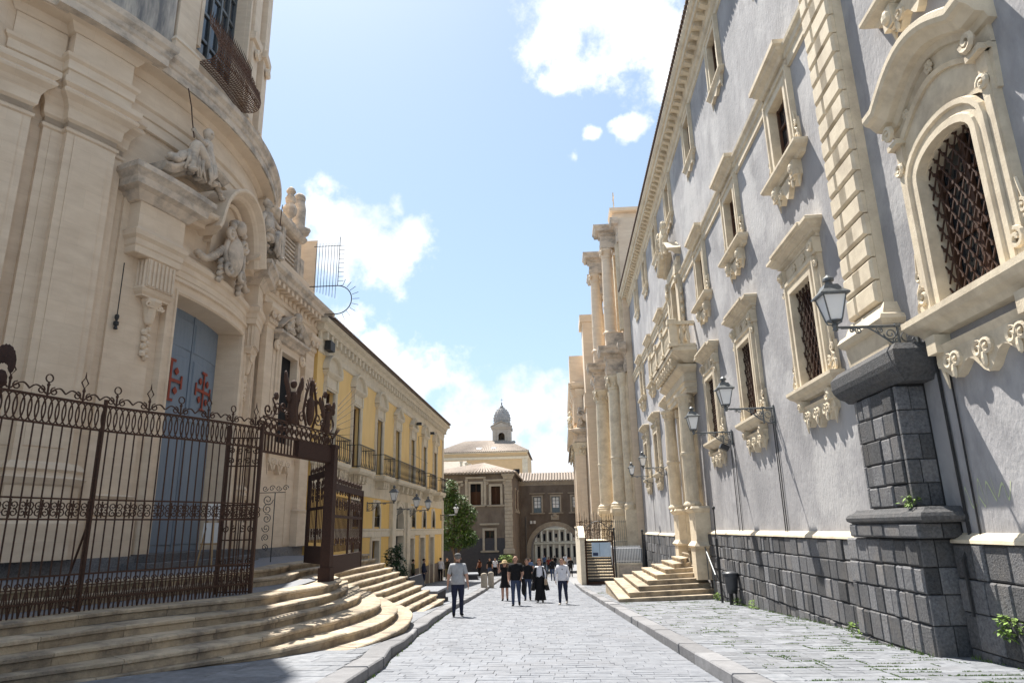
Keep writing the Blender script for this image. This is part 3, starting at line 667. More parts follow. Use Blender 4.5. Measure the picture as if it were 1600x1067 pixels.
for s in (-1,1):
    for d in (.25,.5): place(bp,(XR-d,PC+s*2.96,8.34),0,bal,'baluster')
# balcony door with broken pediment and shield
b = MB(mR); glass(b,28.8,30.0,8.8,11.9,-.3); w = b.build('window', M['glass'], pal, org=(XR,PC,8.8), label='tall balcony window under a broken pediment and shield')
b = MB(mR); casement(b,28.8,30.0,8.8,11.9,-.29); b.build('casement', M['wood'], w)
b = MB(mR); b.sweep([(30.0,8.3),(30.0,11.9),(28.8,11.9),(28.8,8.3)],[(0,0),(0,.16),(-.14,.16),(-.16,.12),(-.3,.12),(-.32,.18),(-.42,.18),(-.44,0)])
for s in (-1,1):
    a = PC+s*1.25; b.box(a-.16,a+.16,0,.22,8.3,11.9); b.volute((a,.26,11.7),.17,.06,1.4,s,0); b.box(a-.2,a+.2,0,.28,11.9,12.3)
    for q in range(6): b.blob((PC+s*1.5,.1,9.0+q*.42),(.1,.08,.17),6,4)
b.box(PC-1.4,PC+1.4,0,.16,12.3,12.7); b.build('frame', M['cream'], w)
b = MB(mR)
for s in (-1,1):
    q = [(PC+s*1.6,12.7),(PC+s*1.2,12.95),(PC+s*.75,13.3),(PC+s*.45,13.42)]
    b.sweep(q if s<0 else q[::-1],[(0,0),(.03,.25),(.12,.3),(.16,.5),(.26,.56),(.3,.56),(.32,0)]); b.volute((PC+s*.42,.4,13.45),.2,.09,1.3,s,0)
    for q in range(5): b.blob((PC+s*(.34+.08*q),.36+.03*q,13.5+.25*q-.0),(.17,.15,.2),7,5,.15)
b.build('hood', M['cream'], w)
b = MB(mR); b.blob((PC,.4,14.0),(.36,.2,.62),12,8)
for s in (-1,1): b.volute((PC+s*.36,.42,14.4),.2,.07,1.4,-s,0); b.volute((PC+s*.3,.42,13.55),.16,.06,1.4,s,0)
for k in range(7): a = pi*k/6; b.blob((PC+.3*cos(a),.4,14.7+.14*sin(a)),(.08,.1,.13),6,4)
b.build('shield', M['cream'], w, smooth=True)
# cables and rainwater pipe running down the wall
b = MB(mR)
for y in (9.75, 17.75, 17.9, 22.1, 22.5, 36.5, 42.6): b = MB(mR); b.tube([(y,.02,4.3),(y-.02,.03,2.6),(y,.03,1.2)], .014, 4); b.build('cable', M['iron'], pal)
b = MB(mR); b.tube([(10.02,.03,3.9),(10.0,.03,1.2),(10.0,.17,.9),(10.0,.17,.2)], .022, 5); b.build('rain_pipe', M['iron'], pal)
# faded green scrawl on the plaster beside the pedestal (flat paint, unreadable strokes as in the photograph)
M['scrawl'] = mat('faded_green_paint', (.50,.58,.30), (.54,.58,.40), 9, .9, .1)
b = MB(mR)
for st in ([(9.98,1.55),(9.95,1.85),(9.85,1.6),(9.75,1.62)],[(9.7,1.6),(9.62,1.95),(9.55,1.6),(9.66,1.72)],[(9.5,1.62),(9.45,1.9),(9.3,1.66),(9.34,1.95)],[(9.25,1.7),(9.12,1.86),(9.05,1.66),(8.95,1.88)]):
    P = crv(st, 5)
    for u, v in zip(P, P[1:]):
        b.add([(u[0],.004,u[1]-.018),(v[0],.004,v[1]-.018),(v[0],.004,v[1]+.018),(u[0],.004,u[1]+.018)],[[0,1,2,3]])
b.build('graffiti_mark', M['scrawl'], pal)
# ---- wall lamps on scrolled brackets
def lamp(x, y, z, sg, arm, label, group, s=1., flood=False):   # arm leaves the wall in direction sg along x
    t = thing('wall_lamp', label, 'street lamp', (x, y, z), group); P = lambda a, d, c: (x+sg*a*s, y+d*s, z+c*s)
    b = MB(P); b.tube([(0,0,0),(arm/s,0,0)], .018, 6); b.tube([(0,0,-.02),(arm/s*.93,0,-.02)], .012, 4)
    b.tube(crv([(.02,0,-.36),(.12,0,-.4),(.35,0,-.3),(.6,0,-.1),(.72,0,-.02)],5), .014, 5)
    for c, R, dr, a0 in (((.17,0,-.17),.15,1,0),((.4,0,-.13),.1,-1,0),((.55,0,-.07),.055,1,0),((.32,0,-.24),.06,-1,1),((.1,0,-.32),.06,1,2),((.86,0,-.06),.055,-1,1.5),((.96,0,-.05),.04,1,1.5)): b.volute(c, R, .011, 1.6, dr, a0, 4, 18)
    b.box(-.0,.03,-.05,.05,-.42,.06); b.tube([(.28,0,.0),(.28,0,-.4)], .02, 5); b.box(.24,.32,-.03,.03,-.02,.03)
    b.build('bracket', M['pewter'], t)
    A = arm/s; Q = lambda a, d, c: P(A+a, d, c)
    b = MB(Q); b.lathe([(.02,-.06),(.045,-.04),(.03,0),(.05,.03),(.03,.08),(.11,.1),(.11,.115),(.02,.12)], n=8)
    for k in range(4): a = pi/4+k*pi/2; b.tube([(.105*cos(a)*1.2,.105*sin(a)*1.2,.11),(.2*cos(a)*1.2,.2*sin(a)*1.2,.5)], .012, 4); b.tube([(.05*cos(a),.05*sin(a),.05),(.11*cos(a),.11*sin(a),.07),(.125*cos(a),.125*sin(a),.13)], .012, 4)
    b.build('lantern_frame', M['pewter'], t)
    b = MB(Q); h = .083; g = .163
    b.add([(-h,-h,.12),(h,-h,.12),(h,h,.12),(-h,h,.12),(-g,-g,.495),(g,-g,.495),(g,g,.495),(-g,g,.495)],[[0,1,2,3],[0,1,5,4],[1,2,6,5],[2,3,7,6],[3,0,4,7],[4,5,6,7]]); b.build('lamp_glass', M['milk'], t)
    b = MB(Q); b.add([(-.22,-.22,.5),(.22,-.22,.5),(.22,.22,.5),(-.22,.22,.5),(-.22,-.22,.525),(.22,-.22,.525),(.22,.22,.525),(-.22,.22,.525),(-.14,-.14,.6),(.14,-.14,.6),(.14,.14,.6),(-.14,.14,.6),(-.1,-.1,.68),(.1,-.1,.68),(.1,.1,.68),(-.1,.1,.68)],
        [[0,1,2,3]]+[[4*q+i,4*q+(i+1)%4,4*q+4+(i+1)%4,4*q+4+i] for q in range(3) for i in range(4)]+[[12,13,14,15]])
    b.lathe([(.06,.68),(.06,.72),(.04,.73),(.05,.75),(.085,.76),(.08,.8),(.03,.84),(.015,.86)], n=10); b.build('lantern_roof', M['pewter'], t)
    if flood:
        b = MB(P); b.add([(.2,-.12,-.62),(.44,-.12,-.5),(.44,.1,-.5),(.2,.1,-.62),(.12,-.12,-.48),(.36,-.12,-.36),(.36,.1,-.36),(.12,.1,-.48)],[[0,1,2,3],[4,5,6,7],[0,1,5,4],[1,2,6,5],[2,3,7,6],[3,0,4,7]]); b.build('floodlight', M['iron'], t)
    return t
GL = 'lanterns on scrolled brackets along the grey palace'
lamp(5.5,10.42,4.32,-1,1.2,'nearest wall lantern above the black stone pedestal, floodlight under its bracket',GL,1.0,True)
lamp(5.5,17.75,4.3,-1,1.2,'second-nearest palace lantern, beside the second grilled window sill',GL)
lamp(5.5,22.3,4.3,-1,1.2,'third palace lantern, just before the columned portal',GL,1.,True)
lamp(5.5,36.6,4.4,-1,1.2,'fourth palace lantern, first one beyond the columned portal',GL)
lamp(5.5,42.6,4.4,-1,1.2,'farthest palace lantern, next to the giant church column',GL)
# ---- half-octagon stairs to the portal
st = thing('portal_staircase', 'half-octagon pale stone staircase climbing to the palace portal', 'staircase', (4.0,29,-1))
for k in range(9):
    xf = 1.85+.385*k; z1 = -.95+.165*k; n0 = 25.25+.42*k; f0 = 33.6-.42*k; b = MB()
    P = [(5.36,n0+1.1),(xf,n0),(xf,f0),(5.36,f0+.3)]
    if k >= 6: P[0] = (5.0, n0+1.0); P[3] = (5.0, f0+.3)
    b.slab(P, -2.0 if k==0 else z1-.30, z1-.045)
    q = [(P[0][0],P[0][1]-.03),(P[1][0]-.03,P[1][1]-.03),(P[2][0]-.03,P[2][1]+.03),(P[3][0],P[3][1]+.03)]
    b.slab(q, z1-.045, z1); b.build('step', M['step'], st, org=(xf,29,z1))
# ------------------------------------------------------------------ left: baroque church
CC = (-21.0, 18.35); RB = 11.0
def mC(s, d, z): a = s/RB; return (CC[0]+(RB+d)*cos(a), CC[1]+(RB+d)*sin(a), z)
ch = thing('church', 'tall baroque stone church with a bowed front behind the iron railing', 'church', (-10,18.35,.7))
S0, S1 = -6.6, 4.35; DL, DR, DT = -1.72, 2.35, 7.7
def cwall(b, s0, s1, z0, z1, d=0., st=.35):
    n = max(1, int((s1-s0)/st)); vs = []; fs = []
    for i in range(n+1): s = s0+(s1-s0)*i/n; vs += [(s,d,z0),(s,d,z1)]
    for i in range(n): fs.append([2*i,2*i+2,2*i+3,2*i+1])
    return b.add(vs, fs)
def cbox(b, s0, s1, d0, d1, z0, z1): return b.box(s0, s1, d0, d1, z0, z1, max(1, int((s1-s0)/.35)))
def cm(b, s0, s1, prof, base=0., w=0.): return b.mould(s0, s1, prof, base, max(1, int((s1-s0)/.35)), w)
b = MB(mC)
cwall(b, S0, DL, .6, 13.9); cwall(b, DR, S1, .6, 13.9); cwall(b, DL, DR, DT, 13.9)
cbox(b, DL-.0, DL+.01, -.7, 0, .7, DT); cbox(b, DR-.01, DR, -.7, 0, .7, DT)
n = 12                                                        # lintel soffit, gently bowed
cbox(b, DL-.02, DR+.02, -.69, -.006, DT+.012, DT+.2)
cbox(b, DL-.03, DR+.03, -.85, -.8, .7, DT+.21)
P = [mC(S0,0,0)[:2], (-11.9,12.6), (-11.9,3.0), (-30,3.0), (-30,27.2), (-10.3,27.2), (-10.3,22.4), mC(S1,-.25,0)[:2]]
b2 = MB()
for (x0,y0),(x1,y1) in zip(P, P[1:]): b2.add([(x0,y0,-2.0),(x1,y1,-2.0),(x1,y1,11.6 if x0>-12 and y0>20 and x1>-12 else 13.9),(x0,y0,11.6 if x0>-12 and y0>20 and x1>-12 else 13.9)], [[0,1,2,3]])
n0 = len(b.v); b.v += b2.v; b.f += [[i+n0 for i in f] for f in b2.f]
b.build('wall', M['church'], ch)
# faint ashlar courses are wear on the stone; pilasters, base and entablature are built
for u, v in ((S0,DL-.1),(DR+.1,S1)): b = MB(mC); cbox(b, u, v, 0, .16, .62, 1.02); b.build('black_plinth', M['lava'], ch)
def pil(s0, s1, d, z0=1.02, z1=10.7, cap=True, inner=True):
    b = MB(mC); cbox(b, s0, s1, 0, d, 2.75, z1)
    cm(b, s0, s1, [(0,1.02),(.14,1.02),(.14,1.75),(.1,1.8),(.1,1.82),(.06,1.86),(.06,2.5),(.1,2.54),(.16,2.66),(.1,2.7),(.08,2.78),(.12,2.84),(.06,2.95),(0,3.0)], d)
    if inner:
        cbox(b, s0+.16, s1-.16, d, d+.02, 3.3, z1-.3)
    b.build('pilaster', M['church'], ch)
    if cap:
        b = MB(mC); cm(b, s0, s1, [(0,z1-.28),(.04,z1-.25),(.05,z1-.18),(0,z1-.15),(0,z1),(.06,z1+.06),(.08,z1+.3),(.16,z1+.45),(.28,z1+.56),(.3,z1+.62),(.24,z1+.7),(.32,z1+.78),(.32,z1+.92),(0,z1+.95)], d); b.build('capital', M['church'], ch)
pil(-5.35,-4.25,.34); pil(-5.75,-3.95,.14); pil(-7.3,-6.05,.3)
pil(3.3,4.1,.28)
b = MB(mC); cbox(b, -3.7, -2.45, .0, .07, 1.02, 9.6); cbox(b,-3.55,-2.3,.07,.12,1.02,1.9); cm(b,-3.4,-2.5,[(0,1.9),(.05,1.95),(.05,2.3),(.1,2.36),(0,2.4)],.08); b.build('door_strip', M['church'], ch); b = MB(mC); cbox(b, 2.9, 3.3, 0, .1, 1.02, 9.6); b.build('door_strip', M['church'], ch)
# entablature and main cornice, weathered on top
for u, v, d in ((S0,-5.55,.06),(-5.5,-4.1,.34),(-4.05,3.1,.06),(3.15,4.3,.3)):
    b = MB(mC); cm(b, u, v, [(0,11.66),(.04,11.68),(.04,11.95),(.08,11.98),(.08,12.2),(.14,12.26),(.16,12.34),(0,12.38)], d); b.build('architrave', M['church'], ch)
    b = MB(mC); cbox(b, u, v, 0, d, 12.38, 13.0); b.build('frieze', M['church'], ch)
b = MB(mC)
cm(b, S0, 4.4, [(0,13.0),(.06,13.02),(.14,13.14),(.16,13.2),(.5,13.22),(.5,13.24)], .02)
cm(b, -5.5,-4.1, [(0,13.0),(.06,13.02),(.14,13.14),(.16,13.2),(.3,13.23)], .3); b.build('cornice_bed', M['church'], ch)
b = MB(mC); cm(b, S0, 4.4, [(0,13.22),(.56,13.24),(.56,13.46),(.6,13.5),(.62,13.62),(.7,13.72),(.72,13.86),(.4,13.96),(0,14.05)], .02); cm(b,-5.5,-4.1,[(.3,13.23),(.56,13.245),(.56,13.455),(.6,13.51),(.62,13.61),(.7,13.71),(.72,13.87),(0,14.02)],.24); b.build('cornice', M['church2'], ch)
# upper storey
b = MB(mC); cwall(b, -7.5, -1.62, 13.9, 26, -.35); cwall(b, 1.1, 3.3, 13.9, 26, -.35); cwall(b, -1.62, 1.1, 13.9, 15.6, -.35); cwall(b, -1.62, 1.1, 21.5, 26, -.35)
cbox(b,-1.62,-1.61,-.9,-.35,15.6,21.5); cbox(b,1.09,1.1,-.9,-.35,15.6,21.5); cbox(b,-1.62,1.1,-1.0,-.95,15.6,21.5)
a = mC(3.3,-.35,0); c = mC(-7.5,-.35,0)
b.add([a[:2]+(13.9,),a[:2]+(26,),(-16,a[1]+1.2,26),(-16,a[1]+1.2,13.9)],[[0,1,2,3]],True); b.add([c[:2]+(13.9,),c[:2]+(26,),(-18,c[1]-.5,26),(-18,c[1]-.5,13.9)],[[0,1,2,3]],True)
b.add([a[:2]+(26,),c[:2]+(26,),(-18,c[1]-.5,26),(-16,a[1]+1.2,26)],[[0,1,2,3]],True)
b.build('upper_wall', M['church'], ch)
b = MB(mC); cbox(b, -7.5,-2.7,-.35,-.2,13.95,26); b.build('upper_panel', M['dome'], ch)
for u, v, d in ((-2.62,-1.85,-.16),(1.35,2.0,-.12),(2.35,3.05,.0)):
    b = MB(mC); b.box(u,v,-.35,d,14,24.5,2); b.mould(u,v,[(0,14.05),(.1,14.05),(.1,15.0),(.14,15.04),(.06,15.2),(0,15.22)],d,2,-.35)
    if u > 1: b.volute(((u+v)/2,d+.1,17.8),.2,.08,1.4,1,0); b.mould(u,v,[(0,18.2),(.1,18.24),(.12,18.5),(0,18.52)],d,2,-.35)
    b.build('upper_pilaster', M['church'], ch)
b = MB(mC); b.sweep([(1.1,15.6),(1.1,21.5),(-1.62,21.5),(-1.62,15.6)],[(0,-.5),(0,-.2),(-.14,-.2),(-.16,-.26),(-.28,-.26),(-.3,-.35)]); b.build('window_surround', M['church'], ch)
b = MB(mC); cbox(b,-1.6,1.08,-.8,-.78,15.62,21.4); w = b.build('window', M['glass'], ch, org=mC(-.26,-.8,15.6))
b = MB(mC)
for i in range(6):
    s = -1.6+i*.536; b.box(s-.05,s+.05,-.78,-.7,15.62,21.4)
for i in range(7): z = 15.62+i*.96; cbox(b,-1.6,1.08,-.78,-.72,z-.05,z+.05)
b.build('glazing_bars', M['pewter'], w)
# bulging iron balcony grille (goose breast)
PB = [(.0,15.2),(.35,15.12),(.62,15.2),(.72,15.5),(.6,15.95),(.36,16.35),(.3,16.75)]
bg_ = thing('bulging_grille', 'bulging brown iron basket grille at the foot of the upper church window', 'grille', mC(-.26,0,15.2))
b = MB(mC); S = [-1.6+2.7*i/34 for i in range(35)]
for s in S: b.tube([(s,d-.3,z) for d,z in crv(PB,2)], .014, 4)
b.build('upright_bars', M['rust3'], bg_)
b = MB(mC)
for d, z in crv(PB, 3): b.tube([(s,d-.3,z) for s in S[::2]], .012, 4)
for i in range(16):
    for q, (d,z) in enumerate(((.66,15.25),(.66,15.75),(.46,16.2))): b.volute((-1.52+i*.17,d-.29,z+.06),.08,.012,1.3,1 if i%2 else -1,q,4,10)
b.build('scroll_bands', M['rust3'], bg_)
b = MB(mC)
for i in range(28): s = -1.6+i*.1; b.tube([(s,.0,16.75),(s,.03,16.95)],.02,4,r1=.004)
b.build('spikes', M['rust'], bg_)
# ---- church door
b = MB(mC); cbox(b, DL, DR, -.72, -.66, 1.05, DT); dr = b.build('door', M['blue'], ch, org=mC(.3,-.7,1.05))
b = MB(mC)
for u, v in ((DL+.15,.25),(.38,DR-.15)):
    b.cham(u,v,-.66,-.615,1.2,4.2,.04); b.cham(u,v,-.66,-.615,6.6,7.5,.04); b.cham(u+.12,v-.12,-.66,-.62,4.6,6.4,.03)
b.box(.29,.34,-.66,-.63,1.1,DT); b.build('door_panel', M['blue'], dr)
def redcross(b, s, z, d, r):
    w = .16*r
    b.box(s-w/2,s+w/2,d,d+.02,z-r,z+r); b.box(s-r,s-w/2,d,d+.02,z-w/2,z+w/2); b.box(s+w/2,s+r,d,d+.02,z-w/2,z+w/2)
    for k in range(4):
        t = k*pi/2; c, q = cos(t), sin(t); R = lambda x, y: (s+x*c-y*q, z+x*q+y*c)
        for poly in ([(-.34*r,r*.94),(.34*r,r*.94),(.34*r,r*1.08),(-.34*r,r*1.08)],): b.prism([R(*p) for p in poly], d+.004, d+.024)
        x, y = R(.5*r,.5*r); v = .2*r; w2 = .07*r
        b.prism([(x,z0) for x,z0 in ((x,y-v),(x+w2*1.6,y-w2*1.6),(x+v,y),(x+w2*1.6,y+w2*1.6),(x,y+v),(x-w2*1.6,y+w2*1.6),(x-v,y),(x-w2*1.6,y-w2*1.6))], d, d+.022)
for s_ in (-.72, 1.28): b = MB(mC); redcross(b, s_, 5.62, -.615, .55); b.build('red_cross', M['red'], dr)
# door surround
b = MB(mC); Pth = [(DR,.75)]+[(DR-(DR-DL)*i/12, DT) for i in range(13)]+[(DL,.75)]
b.sweep(Pth, [(0,-.66),(0,.1),(-.05,.14),(-.1,.14),(-.12,.1),(-.3,.1),(-.33,.17),(-.42,.17),(-.46,.0)]); b.build('door_frame', M['church'], ch)
for s in (-2.65, 3.05):
    b = MB(mC); b.box(s-.42,s+.42,0,.4,7.42,8.16)
    for k in range(7): x = s-.36+k*.12; b.tube([(x,.41,7.45),(x,.41,8.12)],.035,5)
    for k in range(3): b.tube([(s-.43,.08+k*.12,7.45),(s-.43,.08+k*.12,8.12)],.035,5)
    b.mould(s-.42,s+.42,[(0,7.2),(.0,7.24),(.05,7.3),(.08,7.38),(.06,7.44),(0,7.45)],.3,2); b.build('fluted_console', M['church'], ch)
    b = MB(mC); b.lathe([(.05,6.55),(.1,6.6),(.13,6.72),(.17,6.95),(.26,7.12),(.26,7.2),(.02,7.21)],(s,.14,0),10)
    for k in range(5): b.volute((s-.2+.1*k,.3,7.02),.08,.03,1.2,1 if k<2.5 else -1,0)
    for k in range(9): b.blob((s+.05*(-1)**k,.12,6.45-.09*k),(.09,.08,.09),6,4,.2)
    b.build('carved_pendant', M['church'], ch)
for s0, s1, d in ((-3.5,-2.15,.42),(-2.15,2.6,.1),(2.55,3.75,.42)):
    b = MB(mC); cm(b, s0, s1, [(0,8.16),(.02,8.18),(.02,8.34),(.05,8.38),(.05,8.52),(.12,8.6),(.14,8.72),(.06,8.78),(.02,8.86)]+([(.02,9.5)] if d>.2 else [])+[(0,8.87 if d<.2 else 9.52)], d); b.build('door_entablature', M['church'], ch)
for s0, s1 in ((-3.55,-2.1),(2.5,3.8)):
    b = MB(mC); cm(b, s0, s1, [(0,9.5),(.06,9.52),(.16,9.66),(.2,9.72),(.36,9.78),(.38,9.96),(.46,10.08),(.5,10.12),(.5,10.26),(0,10.32)], .42); b.build('door_cornice', M['church2'], ch)
# broken pediment swept up to both sides, round gable over the shield
HP = [(0,0),(0,.3),(.08,.36),(.12,.5),(.22,.66),(.28,.7),(.36,.7),(.38,0)]
for s, dr_ in ((-1,1),(1,1)):
    q = [(-2.1,9.72),(-1.9,9.72),(-1.5,9.75),(-.9,9.85)] if s < 0 else [(1.4,9.85),(2.0,9.75),(2.4,9.72),(2.6,9.72)]
    b = MB(mC); b.sweep(q, HP); b.build('pediment_shoulder', M['church'], ch)
    c0 = -2.3 if s < 0 else 2.9
    q = [(c0-1.15*s*0-.95,10.34),(c0-.6,10.42),(c0-.2,10.72),(c0+.25,11.02),(c0+.7,11.1),(c0+1.1,10.98)]
    if s > 0: q = [(2*c0-x,z) for x,z in q][::-1]
    b = MB(mC); b.sweep(crv(q,3), [(0,0),(0,.5),(.08,.56),(.12,.72),(.24,.84),(.3,.86),(.34,.8),(.36,0)]); b.build('pediment_scroll', M['church2'], ch)
b = MB(mC); q = [(-1.0,9.7),(-.9,9.9)]+[(.3-1.12*cos(pi*i/16),10.1+1.25*sin(pi*i/16)) for i in range(1,16)]+[(1.5,9.9),(1.6,9.7)]
b.sweep(q, [(0,0),(0,.5),(.05,.58),(.1,.62),(.2,.8),(.26,.82),(.3,.8),(.3,0)]); b.sweep([(.3+(x-.3)*.8,z*.94+.5) for x,z in q],[(0,0),(0,.2),(.1,.26),(.12,0)]); b.build('round_gable', M['church'], ch)
b = MB(mC); b.prism([(.3-.95*cos(pi*i/14),9.2+2.0*sin(pi*i/14)) for i in range(15)],0,.12); b.build('gable_niche', M['church'], ch)
b = MB(mC); b.blob((.3,.35,9.6),(.46,.24,.66),12,9); 
for s in (-1,1):
    b.volute((.3+s*.45,.45,10.1),.22,.08,1.4,-s,0); b.volute((.3+s*.42,.45,9.05),.2,.075,1.4,s,0); b.tube([(.3+s*.5,.4,9.9),(.3+s*.62,.38,9.5),(.3+s*.46,.42,9.1)],.08)
    for k in range(13): t = k/12; b.blob((.3+s*(.62+.95*t),.3-.1*t,9.55-.55*sin(t*2.0)+.02),(.13-.04*t,.12,.12-.03*t),7,5,.25)
    for k in range(8): b.blob((.3+s*.62+.03*(-1)**k,.3,8.95-.0*k+(-.13)*k*.7+.3),(.1,.1,.09),6,4,.25)
for k in range(9): a = pi*k/8; b.blob((.3+.36*cos(a),.42,10.42+.2*sin(a)),(.1,.12,.13),6,4,.2)
b.blob((.3,.5,10.5),(.2,.18,.24),8,6); b.build('carved_shield', M['church2'], ch, smooth=True)
# reclining statues on the pediment (the far one only glimpsed)
def statue(c, label, sx):
    t = thing('statue', label, 'statue', mC(c,.4,10.9)); b = MB(mC); z0 = 10.98
    H = lambda a, d, z: (c+sx*a, d, z0+z)
    def lim(pts, r0, r1): b.tube([H(*p) for p in crv(pts,4)], r0, 8, r1=r1)
    lim([(.42,.55,.25),(.36,.58,.55),(.3,.55,.85),(.34,.52,1.12)], .27, .2)            # torso
    b.blob(H(.36,.56,1.42),(.14,.15,.18),10,7); b.blob(H(.4,.52,1.47),(.16,.15,.15),8,6); b.tube([H(.36,.54,1.1),H(.36,.55,1.34)],.09,6)
    b.blob(H(.32,.72,1.4),(.03,.05,.04),6,4)
    lim([(.38,.6,.2),(.0,.78,.42),(-.32,.84,.62),(-.38,.82,.25),(-.42,.86,-.15)], .2, .1)
    lim([(.36,.5,.2),(-.1,.6,.28),(-.55,.72,.2),(-.75,.74,-.05)], .2, .12)
    b.blob(H(-.46,.95,-.2),(.1,.16,.07),7,5); b.blob(H(-.85,.8,-.1),(.13,.14,.08),7,5)
    lim([(.22,.62,1.05),(-.08,.8,.86),(-.34,.84,.9),(-.5,.84,1.02)], .1, .06); lim([(.46,.5,1.05),(.72,.5,.75),(.82,.55,.4)], .1, .07)
    for k in range(11): u = RND(-.6,.4); b.tube([H(u,.8+RND(-.1,.08),.5-abs(u)*.3),H(u+RND(-.08,.08),.88,.1),H(u+RND(-.15,.15),.86,-.25)], .07, 5, r1=.03)
    for k in range(10): b.blob(H(RND(-.9,.9),RND(.5,.8),RND(-.16,.06)),(RND(.1,.22),.14,RND(.07,.12)),7,5,.25)
    for k in range(6): b.blob(H(.9+.07*k,.6,.0-.05*k),(.12,.1,.06),6,4,.3)
    b.build('body', M['church2'], t, smooth=True)
    b = MB(mC); b.tube([H(-.44,.86,.75),H(-.55,.84,1.25),H(-.62,.84,1.6),H(-.78,.84,2.05)],.016,4); b.build('staff', M['rust'], t)
statue(-2.15, 'reclining robed stone statue holding a thin staff on the left of the church pediment', 1)
statue(2.75, 'stone statue on the far right end of the church pediment', -1)
# thin lamp pendant on the wall strip
b = MB(mC); b.tube([(-3.52,.14,7.9),(-3.52,.14,6.3)],.012,4); b.lathe([(.01,6.2),(.05,6.22),(.03,6.3),(.06,6.32),(.06,6.4),(.02,6.42),(.05,6.5),(.05,6.56),(.01,6.6)],(-3.52,.14,0),8); b.build('hanging_lamp', M['iron'], ch)
# ---- right wing of the church
XW = -10.3; mW = lambda a, d, z: (XW+d, a, z)
b = MB(mW); b.box(22.2,27.15,0,.12,-1,1.0); b.build('black_plinth', M['lava'], ch)
for u, v in ((22.3,22.9),(26.1,27.0)): b = MB(mW); b.box(u,v,0,.22,1,9.1); b.mould(u,v,[(0,1),(.1,1),(.1,2.2),(.14,2.3),(0,2.36)],.2); b.build('pilaster', M['church'], ch)
for s in (22.6,26.55): 
    b = MB(mW); b.mould(s-.3,s+.3,[(0,8.5),(.05,8.55),(.05,8.9),(.2,9.1),(.24,9.16),(.24,9.3),(0,9.32)],.22)
    for k in (-1,1): b.volute((s+k*.22,.4,8.95),.13,.05,1.3,k,0)
    for k in range(4): b.blob((s-.25+.17*k,.3,8.75),(.08,.08,.13),6,4)
    b.build('capital', M['church'], ch)
b = MB(mW); b.mould(22.0,27.0,[(0,9.3),(.08,9.32),(.08,9.55),(.14,9.6),(.12,9.64),(.12,10.05),(.2,10.1)],.16)
for k in range(12): b.blob((22.3+.4*k,.3,9.86),(.13,.06,.12),7,5,.1)
b.build('frieze', M['church'], ch)
b = MB(mW); b.mould(22.0,27.0,[(0,10.06),(.3,10.12),(.5,10.2),(.52,10.36),(.62,10.46),(.64,10.6),(0,10.75)],.16); b.build('wing_cornice', M['church2'], ch)
for k in range(11): pass
b = MB(mW)
for k in range(12): b.box(22.1+.42*k,22.3+.42*k,.2,.6,9.98,10.16)
tag(b.build('modillions', M['church'], ch), kind='stuff')
# wing window with curved pediment
b = MB(mW); b.box(23.55,25.05,-.01,.012,4.6,7.9); w = b.build('window', M['dark'], ch, org=(XW,24.3,4.6), label='dark wing window beside the bowed front')
b = MB(mW); b.sweep([(25.05,4.6),(25.05,7.9),(23.55,7.9),(23.55,4.6)],[(0,0),(0,.3),(-.12,.3),(-.14,.24),(-.3,.24),(-.32,.0)])
b.mould(23.2,25.4,[(0,4.2),(.1,4.22),(.2,4.4),(.24,4.56),(0,4.6)],.16); apron(b,24.3,1.0,4.2,.7,.2)
for s in (-1,1): b.volute((24.3+s*1.25,.2,5.0),.2,.07,1.3,s,0); b.box(24.3+s*1.2-.12,24.3+s*1.2+.12,0,.2,5.1,8.0); b.volute((24.3+s*1.2,.3,8.0),.2,.08,1.4,-s,0)
b.build('frame', M['church'], w)
b = MB(mW); b.mould(23.2,25.4,[(0,8.2),(.14,8.24),(.2,8.4),(.34,8.46),(.34,8.56),(0,8.6)],.2); q = [(23.0,8.6),(23.5,8.95),(24.0,9.2),(24.3,9.26),(24.6,9.2),(25.1,8.95),(25.6,8.6)]
b.sweep(q,[(0,0),(0,.4),(.1,.5),(.16,.54),(.18,0)])
for k in range(16): b.blob((24.3+RND(-.7,.7),.4,8.85+RND(-.2,.5)),(.14,.14,.13),7,5,.25)
b.blob((24.3,.5,9.35),(.2,.18,.24),8,6); b.build('pediment', M['church2'], w)
for q in ((25.4,26.1,0,.03,1.05,4.0),(22.95,23.5,0,.1,1,9.0)): b = MB(mW); b.box(*q); b.build('wing_panel', M['church'], ch)
# roof loggia above the wing
lg = 10.75; b = MB(mW)
b.box(21.9,25.6,-1.6,-.1,10.7,11.35)
for y in (22.0,23.7,25.3): b.box(y,y+.3,-.5,-.08,11.35,13.0)
b.mould(21.9,25.55,[(0,13.0),(.1,13.04),(.2,13.2),(.2,13.3),(0,13.34)],-.1,w=-1.5)
b.box(21.9,25.6,-1.6,-1.5,11.3,13.0)
b.build('loggia_wall', M['church2'], ch)
for u, v in ((22.3,23.7),(24.0,25.3)):
    for k in range(9):
        b = MB(mW); b.box(u,v,-.4,-.2,11.4+k*.175,11.47+k*.175); b.build('slat', M['church2'], ch)
def urn(x, y, z, s=1.):
    b = MB(); b.lathe([(.3,0),(.3,.15),(.14,.3),(.1,.42),(.26,.62),(.3,.85),(.22,1.0),(.14,1.08),(.2,1.15),(.22,1.3),(.12,1.5),(.2,1.62),(.14,1.75),(.02,1.85)],(x,y,z),10); b.build('urn', M['church2'], ch, org=(x,y,z))
urn(-10.6,22.9,13.3); urn(-10.55,24.6,13.3)
